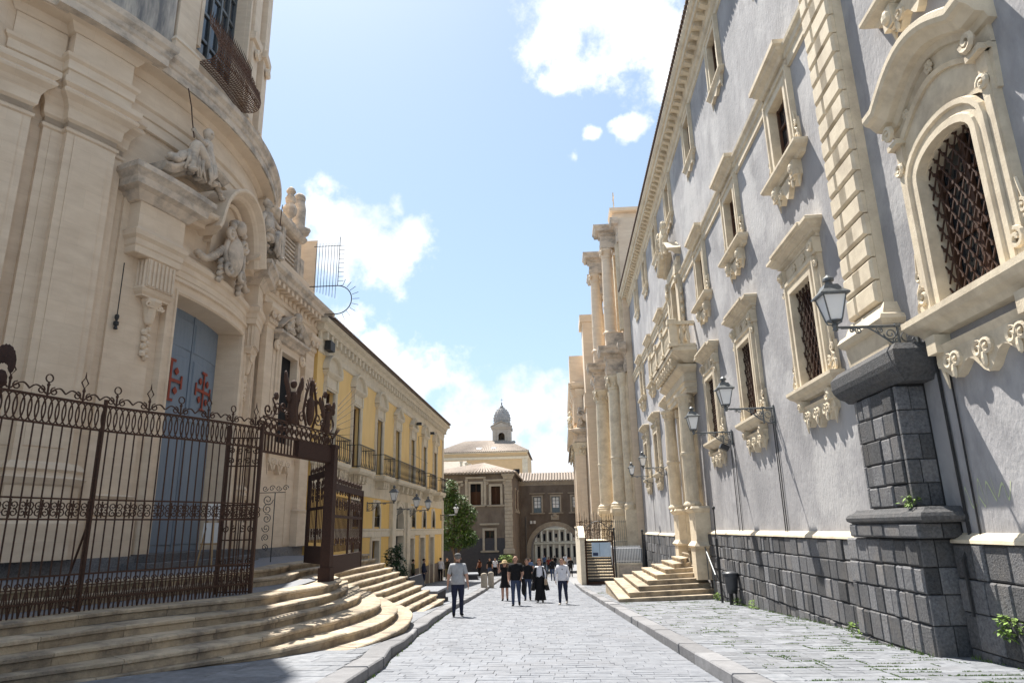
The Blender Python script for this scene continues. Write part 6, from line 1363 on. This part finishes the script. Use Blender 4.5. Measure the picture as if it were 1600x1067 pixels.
# raised forecourt of the column church: stairs, gate, parapets and railings
YG = 44.6
sf = thing('church_stairs', 'straight pale stone stairs behind the sheet gate, climbing to the column church', 'staircase', (2.2,47,-1.6))
for k in range(14): b = MB(); z = -1.72+.165*(k+1); b.box(1.35,3.02,YG+.40+.32*k,YG+.75+.32*k+(6 if k==13 else 0),z-.165,z-.055); b.build('riser', M['lava'], sf); b = MB(); b.box(1.35,3.02,YG+.32+.32*k,YG+.75+.32*k+(6 if k==13 else 0),z-.055,z); b.build('step', M['cream'], sf, org=(2.2,YG+.4+.32*k,z))  # riser shade and sunlit treads put into the colour: lava risers, cream treads
pw = thing('parapet', 'tall pale weathered parapet wall left of the stair gate', 'wall', (1.15,50,-1)); b = MB()
b.add([(1.0,44.3,-2.4),(1.28,44.3,-2.4),(1.28,60,-3),(1.0,60,-3),(1.0,44.3,.75),(1.28,44.3,.75),(1.28,47.5,1.45),(1.0,47.5,1.45),(1.28,60,1.45),(1.0,60,1.45)],[[0,1,5,4],[1,2,8,6,5],[0,4,7,9,3],[4,5,6,7],[7,6,8,9],[2,3,9,8]]); b.build('wall', M['trim'], pw)
b = MB(); b.add([(.94,44.24,.75),(1.34,44.24,.75),(1.34,47.5,1.45),(.94,47.5,1.45),(.94,44.24,.87),(1.34,44.24,.87),(1.34,47.5,1.57),(.94,47.5,1.57)],[[0,1,2,3],[4,5,6,7],[0,1,5,4],[1,2,6,5],[2,3,7,6],[3,0,4,7]]); b.box(.94,1.34,47.5,60,1.451,1.57); b.build('coping', M['cream'], pw)
pw2 = thing('parapet', 'low ochre stone wall carrying a pale railing right of the stair gate', 'wall', (4,44.6,-1)); b = MB(); b.box(3.1,4.75,44.4,44.8,-2.4,-.8); b.build('wall', M['church2'], pw2); b = MB(); b.box(3.1,4.75,44.35,44.85,-.8,-.7); b.box(3.06,3.3,44.3,44.9,-2.4,-.69); b.build('coping', M['cream'], pw2)
rl = thing('pale_railing', 'pale upright railing on the low wall right of the stair gate', 'railing', (4,44.5,-.7)); bb = None
b = MB(); b.box(3.1,4.7,44.56,44.6,-.6,-.55); b.box(3.1,4.7,44.56,44.6,.22,.28); b.build('rail', M['white'], rl)
for i in range(17):
    x = 3.14+.097*i
    if bb is None: b = MB(); b.box(x-.022,x+.022,44.57,44.595,-.7,.34); bb = b.build('bar', M['white'], rl, org=(x,44.58,-.7))
    else: place(bb,(x,44.58,-.7),0,rl,'bar')
sg = thing('stair_gate', 'rusty iron gate with a pale blue notice panel closing the church stairs', 'gate', (2.2,YG,-1.9))
b = MB(); 
for x in (1.36,3.02): b.box(x-.05,x+.05,YG-.05,YG+.05,-2.2,1.2 if x>2 else 1.0)
b.box(1.36,3.02,YG-.02,YG+.02,.58,.66); b.box(1.36,3.02,YG-.02,YG+.02,-1.95,-1.75); b.build('gate_frame', M['rust'], sg)
b = MB()
for i in range(1,11): x = 1.36+.151*i; b.tube([(x,YG,-1.85),(x,YG,.62)],.008,4)
tag(b.build('gate_bars', M['pewter'], sg), kind='stuff')
b = MB(); b.box(1.72,2.9,YG-.05,YG-.03,-.3,.55); pn = b.build('notice_panel', mat('notice_panel_print',(.55,.66,.76),(.40,.52,.64),1.6,.5,0), sg)
b = MB(); b.box(1.78,2.1,YG-.054,YG-.05,-.24,-.05); b.box(2.2,2.22,YG-.054,YG-.05,-.25,.5); b.build('panel_print', M['denim'], pn)
rr = thing('rusty_cresting', 'red-rusted scrollwork railing at the head of the church stairs', 'railing', (1.8,50,.6)); b = MB()
for i in range(16): x = 1.0+.17*i; h = 2.2+RND(-.25,.3)-.02*i; b.tube([(x,50,.55),(x,50,h)],.022,4); b.tube([(x,50,h),(x+.02,50,h+.25)],.03,4,r1=.005)
for z in (.75,1.3,1.85): b.tube([(.95,50,z),(3.6,50,z)],.028,4)
for i in range(30): b.volute((1.0+.088*i,49.97,1.0+.28*(i%4)),.15,.026,1.4,1 if i%2 else -1,i,4,12)
b.build('scrolls', M['rust2'], rr)
b = MB(); b.tube(crv([(1.6,49.5,1.35),(2.0,49.5,1.75),(2.5,49.4,1.85),(3.0,49.3,1.5),(3.3,49.2,1.35)],5),.03,5); b.volute((3.25,49.2,1.05),.3,.025,1.5,1,1); b.volute((3.3,49.2,1.5),.1,.03,1.3,1,0); b.build('hand_scroll', M['iron'], rr)
r2 = thing('dark_railing', 'dark upright railing before the giant column pedestal', 'railing', (4,48,.5)); b = MB()
for i in range(13): x = 3.3+.14*i; b.tube([(x,48.6,.2),(x,48.6,1.9)],.014,4)
for z in (.5,1.8): b.tube([(3.25,48.6,z),(5.1,48.6,z)],.018,4)
b.build('bars', M['pewter'], r2)
b = MB(); b.slab([(3.1,44.85),(4.85,44.85),(4.85,62),(1.3,62),(1.3,49.6),(3.05,49.6)],-2.6,.15); tag(b.build('terrace', M['slabi'], None, org=(3,50,0)), kind='structure')
for x, h in ((3.12,1.35),(4.85,1.2)): t = thing('iron_post', ('dark iron post at the right edge of the stair gate' if x < 4 else 'dark iron post beside the grey palace corner'), 'post', (x,44.2,-2)); b = MB(); b.tube([(x,44.2,-2.2),(x,44.2,h)],.05,6); b.blob((x,44.2,h),.08,6,5); b.build('shaft', M['iron'], t)
# ------------------------------------------------------------------ street furniture
bt = thing('litter_bin', 'dark round litter bin on short legs against the black stone base', 'bin', (5.15,22.9,gz(22.9)+.15)); B0 = (5.15,22.9,gz(22.9)+.15)
b = MB(); b.lathe([(.15,.36),(.16,.34),(.185,.55),(.215,.8),(.235,.82),(.235,.86),(.22,.88),(.25,.9),(.25,.93),(.1,.98),(.05,.985)],B0,16); b.build('drum', mat('dark_bin_plastic',(.04,.043,.05),(.05,.053,.06),8,.45,.05,spec=.5), bt, smooth=True)
for dx, dy in ((-.09,-.08),(.1,-.06),(.0,.11)): b = MB(); b.tube([(B0[0]+dx,B0[1]+dy,B0[2]),(B0[0]+dx,B0[1]+dy,B0[2]+.4)],.035,6); b.build('leg', M['iron'], bt)
t = thing('iron_post', 'tall thin dark pole with a ball top beside the portal steps', 'post', (5.1,24.2,gz(24)+.15)); b = MB(); b.tube([(5.1,24.2,gz(24.2)),(5.1,24.25,1.0)],.04,6); b.tube([(5.1,24.25,1.0),(5.12,24.3,1.95)],.022,5); b.blob((5.12,24.3,2.0),.06,7,5); b.build('shaft', M['iron'], t)
t = thing('handrail', 'thin pale handrail sloping down beside the portal steps', 'railing', (5.2,26.6,-.5)); b = MB()
b.tube([(5.25,28.6,1.5),(5.2,26.9,.7),(5.1,24.9,-.2)],.025,5)
for y, z in ((28.4,1.4),(27.4,.95),(26.6,.55),(25.7,.16)): b.tube([(5.2,y,z),(5.2,y,z-1.0)],.02,5)
b.build('rail', M['pewter'], t)
def bench(x, y, label, rot, s=1.):
    t = thing('stone_bench', label, 'bench', (x,y,gz(y)+.14), 'dark stone benches on the left pavement'); z = gz(y)+.14; c, q = cos(rot), sin(rot); P = lambda a, d, h: (x+(a*c-d*q)*s, y+(a*q+d*c)*s, z+h)
    b = MB(P); b.box(-.5,.5,-1.2,1.2,-.15,.1); b.box(-.42,.42,-1.1,1.1,.1,.42); b.build('base', M['charcoal'], t)
    b = MB(P); b.box(-.5,.5,-1.2,1.2,.42,.5); b.build('seat', M['slab'], t)
    b = MB(P); b.add([(-.5,-1.1,.5),(-.4,-1.1,.5),(-.4,1.1,.5),(-.5,1.1,.5),(-.62,-1.1,.98),(-.54,-1.1,.98),(-.54,1.1,.98),(-.62,1.1,.98)],[[0,1,2,3],[4,5,6,7],[0,1,5,4],[1,2,6,5],[2,3,7,6],[3,0,4,7]]); b.build('backrest', M['charcoal'], t)
bench(-5.15,27.3,'dark stone bench with slanted back beside the foot of the church steps',0)
bench(-7.6,58.6,'farther dark stone bench, left of the bollards, with a person behind it',.15)
for i, (x, y) in enumerate(((-4.85,43.0),(-4.75,46.0))):
    z = gz(y)+.1; t = thing('bollard', ('nearer' if i == 0 else 'farther')+' of two short pale stone bollards on the left kerb', 'bollard', (x,y,z), 'stone bollards on the left kerb'); b = MB(); b.lathe([(.2,-.1),(.2,.1),(.19,.78),(.15,.86),(.05,.89)],(x,y,z),12); b.build('shaft', M['contrim'], t)
for i, (x, y, n, lab) in enumerate(((5.32,9.25,70,'bright green weed sprouting from the near black stone blocks'),(5.2,25.4,70,'weed clump at the foot of the portal steps by the thin pole'),(5.2,22.6,50,'weed clump behind the litter bin'),(5.2,20.8,40,'weed clump at the wall foot just nearer than the litter bin'),(4.98,13.1,30,'small weed at the far foot of the black pedestal'))):
    z = gz(y)+.13 if i else .02; plant('weed', lab, 'plant', (x,y,z), [((0,0,.14),(.13,.2,.16),1)], None, M['weed'], n*2, .07)
plant('weed', 'small weed growing on the black pedestal moulding', 'plant', (5.0,10.5,1.64), [((0,0,.08),(.14,.14,.09),1)], None, M['weed'], 60, .07)
# ------------------------------------------------------------------ people
DG = bpy.context.evaluated_depsgraph_get
def person(label, x, y, face, h=1.75, top='grey_tee', leg='navy', shoe='black_cloth', sleeve=.5, short=False, hair='hair_dark', step=.18, build_=1., arms=None, fingers=False, head_tilt=0., group=None, dz=0., skirt=None, extra=None, fat=1.):
    z0 = gz(y)+dz; t = thing('person', label, 'person', (x,y,z0), group); k = h/1.75
    ca, sa = cos(face), sin(face)                             # face = direction looked at, angle from +x
    def Wp(p): return (x+(p[1]*ca+p[0]*sa)*k, y+(p[1]*sa-p[0]*ca)*k, z0+p[2]*k)   # local: x right, y forward, z up
    V = []; E = []; Rr = []; G = []
    def v(p, r, g): V.append(p); Rr.append(r*k); G.append(g); return len(V)-1
    def e(a, b): E.append((a,b))
    sw = step
    pel = v((0,0,.96),.155*fat,'leg'); wa = v((0,.01,1.1),.155*fat,'top'); chs = v((0,.0,1.3),.18*build_*fat,'top'); nk = v((0,.0,1.47),.065,'top'); nk2 = v((0,.02,1.53),.055,'skin')
    e(pel,wa); e(wa,chs); e(chs,nk); e(nk,nk2)
    hd = v((0,.03+head_tilt*.3,1.605),.088,'skin'); ht = v((0,.025+head_tilt*.5,1.69),.088,'skin'); hh = v((0,.01+head_tilt*.5,1.75),.052,'skin'); e(nk2,hd); e(hd,ht); e(ht,hh)
    arms = arms or [((.25,-.06,1.13),(.26,.04,.89)),((-.25,.05,1.13),(-.26,.16,.9))]
    for i, s in enumerate((1,-1)):
        el, wr = arms[i]
        sh = v((s*.175*build_,0,1.415),.085*build_,'top'); e(chs,sh); m1 = v(tuple((a+b)/2 for a,b in zip((s*.19,0,1.4),el)),.068*build_,'top' if sleeve>=.4 else 'skin'); e(sh,m1)
        l = v(el,.05,'top' if sleeve>=.9 else 'skin'); e(m1,l); w = v(wr,.031,'top' if sleeve>=.9 else 'skin'); e(l,w)
        d = (Vector(wr)-Vector(el)).normalized(); pm = Vector(wr)+d*.055; p_ = v(tuple(pm),.034,'skin'); e(w,p_)
        if fingers:
            fw = Vector((0,1,0)); 
            for q in range(4):
                o = pm+fw*(.028-.019*q)+d*.03; f1 = v(tuple(o),.0105,'skin'); e(p_,f1); L_ = (.045,.052,.048,.036)[q]
                f2 = v(tuple(o+d*L_*.9+Vector((-s*.008,0,0))),.0095,'skin'); e(f1,f2); f3 = v(tuple(o+d*L_*1.5+Vector((-s*.024,0,0))),.0075,'skin'); e(f2,f3)
            o = pm+fw*.036-d*.02; f1 = v(tuple(o),.0115,'skin'); e(p_,f1); f2 = v(tuple(o+fw*.016+d*.035),.0095,'skin'); e(f1,f2)
        else: p2 = v(tuple(pm+d*.075+Vector((-s*.01,.01,0))),.018,'skin'); e(p_,p2)
    for s in (1,-1):
        f = sw*s
        hp = v((s*.095,.0,.90),.118*fat,'leg'); e(pel,hp); kn = v((s*.1,.04+f*.45,.50),.072,'skin' if short else 'leg'); md = v((s*.098,.02+f*.22,.7),.1*fat,'skin' if short else 'leg'); e(hp,md); e(md,kn)
        lift = .05 if f < 0 and sw > .1 else 0
        cf = v((s*.1,-.0+f*.75,.3),.07,'skin' if short else 'leg'); e(kn,cf)
        an = v((s*.1,-.03+f,.095+lift),.052,'skin' if short else 'leg'); e(cf,an); hl = v((s*.1,-.05+f,.05+lift),.052,'shoe'); e(an,hl); to = v((s*.115,.12+f,.032+lift*.1),.046,'shoe'); e(hl,to); tt = v((s*.117,.17+f,.028),.036,'shoe'); e(to,tt)
    me = bpy.data.meshes.new('body_rig'); me.from_pydata([Vector(Wp(p))-Vector((x,y,z0)) for p in V], E, [])
    ob = bpy.data.objects.new('body_rig', me); COL.objects.link(ob)
    ob.modifiers.new('skin','SKIN'); sb = ob.modifiers.new('sub','SUBSURF'); sb.levels = 1
    for i, sv in enumerate(me.skin_vertices[0].data): sv.radius = (Rr[i],Rr[i]*(1 if G[i] != 'top' or i > 3 else .74)); sv.use_root = (i == 0)
    DG().update(); bm = bpy.data.meshes.new_from_object(ob.evaluated_get(DG())); bpy.data.objects.remove(ob); bpy.data.meshes.remove(me)
    bm.name = 'body'; bm.materials.clear()
    names = ['skin','top','leg','shoe']
    for q in (M['skin'], M[top], M[leg], M[shoe]): bm.materials.append(q)
    loc = [Vector(Wp(p))-Vector((x,y,z0)) for p in V]
    for f in bm.polygons:
        c = f.center; best = (9,0)
        for a, b2 in E:
            A = loc[a]; D = loc[b2]-A; tt_ = max(0,min(1,(c-A).dot(D)/(D.length_squared or 1))); dd = (c-A-D*tt_).length - (Rr[a]+(Rr[b2]-Rr[a])*tt_)*.9
            if dd < best[0]: best = (dd, a if tt_ < .5 else b2)
        f.material_index = names.index(G[best[1]]); f.use_smooth = True
    o = bpy.data.objects.new('body', bm); reg(o, t, (x,y,z0))
    P = lambda a, d, c: Wp((a, d+head_tilt*.4, c))
    if hair:
        b = MB(P); b.blob((0,-.014,1.69),(.098,.108,.09),10,7)
        if hair in ('hair_red','hair_long'): b.blob((0,-.06,1.56),(.09,.05,.13),8,6)
        b.build('hair', M['hair_dark' if hair=='hair_long' else hair], t, smooth=True)
    b = MB(P); b.blob((0,.118,1.625),(.014,.02,.024),6,4)
    for s in (-1,1): b.blob((s*.094,.02,1.63),(.012,.022,.03),6,4)
    b.build('nose_and_ears', M['skin'], t, smooth=True)
    b = MB(P)
    for s in (-1,1): b.blob((s*.033,.112,1.655),(.014,.008,.008),6,4)
    b.blob((0,.112,1.58),(.022,.008,.006),6,4); b.build('eyes_and_mouth', M['hair_dark'], t)
    if not skirt:                                             # loose hem of the shirt or sweater
        b = MB(lambda a, d, c: Wp((a,d,c))); b.lathe([(.12*fat,1.2),(.165*fat,1.12),(.178*fat,1.0),(.182*fat,.9),(.16*fat,.905)],(0,.005,0),14,1.08,.82); b.build('shirt_hem', M[top], t, smooth=True)
    if skirt:                                                 # (material, z top, z hem, r top, r hem)
        m_, zt_, zh, r0, r1 = skirt; b = MB(lambda a, d, c: Wp((a,d,c))); n = 18; pr = []
        vs = []; fs = []
        for j in range(6):
            q = j/5; r = r0+(r1-r0)*q**1.3
            for i in range(n): a = 2*pi*i/n; w = 1+.09*q*sin(5*a+x); vs.append((r*w*cos(a),r*w*sin(a)*.8,zt_+(zh-zt_)*q))
        for j in range(5):
            for i in range(n): fs.append([j*n+i,j*n+(i+1)%n,(j+1)*n+(i+1)%n,(j+1)*n+i])
        b.add(vs,fs); b.build('skirt', M[m_], t, smooth=True)
    if extra: extra(t, lambda a, d, c: Wp((a,d,c)))
    return t
UP, DOWN = pi/2, -pi/2                                        # away from / towards the camera
def cap(t, P): b = MB(P); b.blob((0,.0,1.722),(.104,.114,.068),12,6); b.build('cap', M['grey_cap'], t, smooth=True)
person('man walking away in a light grey t-shirt, navy trousers and grey cap', -3.25, 21.7, UP+.05, 1.78, 'grey_tee', 'navy', 'black_cloth', .5, arms=[((.27,-.02,1.13),(.30,.05,.88)),((-.27,-.02,1.13),(-.30,.04,.88))], fingers=True, step=.13, hair='hair_grey', extra=cap, fat=1.1, build_=1.12)
def jacket(t, P):
    b = MB(P); b.blob((-.3,.06,.62),(.09,.12,.3),9,7,.12); b.tube([(-.27,.05,.95),(-.3,.06,.75)],.07,7); b.build('carried_jacket', M['black_cloth'], t, smooth=True)
person('bald man in a black polo and dark jeans walking nearer, jacket over one arm', -1.85, 27.0, DOWN, 1.76, 'black_cloth', 'denim', 'black_cloth', .5, fingers=True, step=.21, hair=None, arms=[((.27,-.0,1.13),(.26,.14,.9)),((-.27,-.02,1.13),(-.22,.14,1.0))], fat=1.1, build_=1.12, extra=jacket)
def hat(t, P): b = MB(P); b.lathe([(.26,1.66),(.265,1.665),(.12,1.70),(.11,1.78),(.05,1.82),(.01,1.825)],(0,-.02,0),16); b.build('straw_hat', M['straw'], t, smooth=True)
person('woman in a short black dress holding a wide straw hat on her head', -2.6, 31.0, DOWN, 1.6, 'black_cloth', 'black_cloth', 'black_cloth', 0, True, 'hair_red', .1, .9, arms=[((.3,.02,1.22),(.24,.08,1.52)),((-.22,.0,1.15),(-.24,.06,.92))], fingers=True, skirt=('black_cloth',1.08,.58,.14,.27), extra=hat)
def coat(t, P):
    b = MB(P)
    for s in (-1,1):
        vs = []; fs = []; n = 7
        for j in range(7):
            q = j/6; zz = 1.44-.95*q; r = .15+.17*q
            for i in range(n): a = pi/2+s*(.62+ (2.2)*i/(n-1))+0; w = 1+.1*q*sin(4*a); vs.append((r*1.25*w*cos(a), r*w*sin(a)*.85-.03*q, zz))
        for j in range(6):
            for i in range(n-1): fs.append([j*n+i,j*n+i+1,(j+1)*n+i+1,(j+1)*n+i])
        b.add(vs,fs)
    for s in (-1,1): b.tube([(s*.18,0,1.42),(s*.27,0,1.14),(s*.27,.1,.95)],.068,8,r1=.055)
    b.build('open_coat', M['black_cloth'], t, smooth=True)
    b = MB(P); b.box(-.33,-.2,.12,.2,.72,.95); b.tube([(-.3,.16,.95),(-.26,.14,1.05),(-.22,.16,.95)],.008,4); b.build('handbag', M['tan_cloth'], t)
def wide_legs(t, P): coat(t, P)
person('woman in an open black coat over a white top and wide black trousers', -1.02, 29.0, DOWN, 1.64, 'white_cloth', 'black_cloth', 'shoe_pale', .9, False, 'hair_red', .08, .9, fingers=True, skirt=('black_cloth',1.0,.1,.15,.24), extra=coat)
def chest_mark(t, P): b = MB(P); b.blob((-.02,.128,1.33),(.022,.006,.022),8,5); b.build('chest_badge', M['black_cloth'], t)
person('person in a white sweatshirt, slim dark trousers and pale shoes, head bowed', -.1, 27.4, DOWN-.15, 1.66, 'white_cloth', 'navy', 'shoe_pale', 1., False, 'hair_dark', .24, 1.05, arms=[((.28,-.02,1.14),(.27,.03,.9)),((-.27,-.0,1.14),(-.24,.08,.92))], fingers=True, head_tilt=.12, extra=chest_mark, fat=1.1)
person('man in dark clothes walking directly behind the couple', -1.62, 30.9, DOWN, 1.68, 'black_cloth', 'denim', 'black_cloth', .5, step=.12)
far = [('man in jeans and black jacket walking away beyond the woman in the coat',-.96,57,UP,1.72,'black_cloth','denim',1.,0),
 ('woman in white blouse and black trousers by the yellow building corner',-9.75,56,UP,1.74,'white_cloth','black_cloth',1.,.15),
 ('person in black standing next to the woman in the white blouse by the tree',-9.7,59,DOWN,1.72,'black_cloth','olive_cloth',1.,.15),
 ('person in a navy suit standing by the brown doors of the yellow building',-9.3,47,0.,1.7,'navy','navy',1.,.15),
 ('person in dark olive coat with a bag by the brown doors',-9.55,44.8,0.5,1.68,'olive_cloth','black_cloth',1.,.15),
 ('person in brown leaning behind the farther stone bench',-8.1,68,2.6,1.6,'hair_red','black_cloth',0,.1),
 ('person in white t-shirt left of the straw hat, far down the street',-6.5,67,DOWN,1.66,'white_cloth','black_cloth',.5,.1),
 ('person in black top beside the white t-shirt, far down the street',-6.95,66.4,DOWN,1.66,'black_cloth','denim',.5,.1),
 ('person in a blue and white top right of the bald man, far off',-2.7,56,DOWN,1.7,'blue_cloth','black_cloth',.5,0),
 ('dark-dressed person nearest the left side of the arch',-3.6,76,UP,1.7,'black_cloth','denim',1.,0),
 ('person in red standing under the middle of the arch',-1.8,82,DOWN,1.7,'red_cloth','black_cloth',.5,0),
 ('person in white under the right side of the arch',.4,80,DOWN,1.7,'white_cloth','denim',.5,0),
 ('person in black by the pale parapet before the arch',.55,66,DOWN,1.7,'black_cloth','black_cloth',1.,0),
 ('person in tan jacket under the arch behind the white sweatshirt',-.2,74,UP,1.7,'tan_cloth','navy',1.,0),
 ('person in dark blue left of the arch centre',-2.5,71,UP,1.72,'navy','black_cloth',1.,0),
 ('person in black far beyond the arch opening',-1.2,90,UP,1.7,'black_cloth','denim',1.,0),
 ('person in blue far beyond the arch opening',-2.6,93,DOWN,1.7,'blue_cloth','black_cloth',.5,0),
 ('person in white far beyond the arch opening',.1,95,UP,1.7,'white_cloth','denim',.5,0)]
for lab, x, y, f, h, tp, lg_, sl, dz in far: person(lab, x, y, f, h, tp, lg_, 'black_cloth', sl, step=.1 if dz == 0 else .02, dz=dz, group='people far down the street')
# a leafy bright plant seen above the walkers and its tub
plant('potted_plant', 'bright green bush in a tub far down the street behind the straw hat', 'plant', (-5.3,66,gz(66)), [((0,0,1.7),(.75,.5,.4),1)], [([(0,0,0),(0,0,.8),(.1,0,1.6)],.12,.04)], M['weed'], 320, .2)
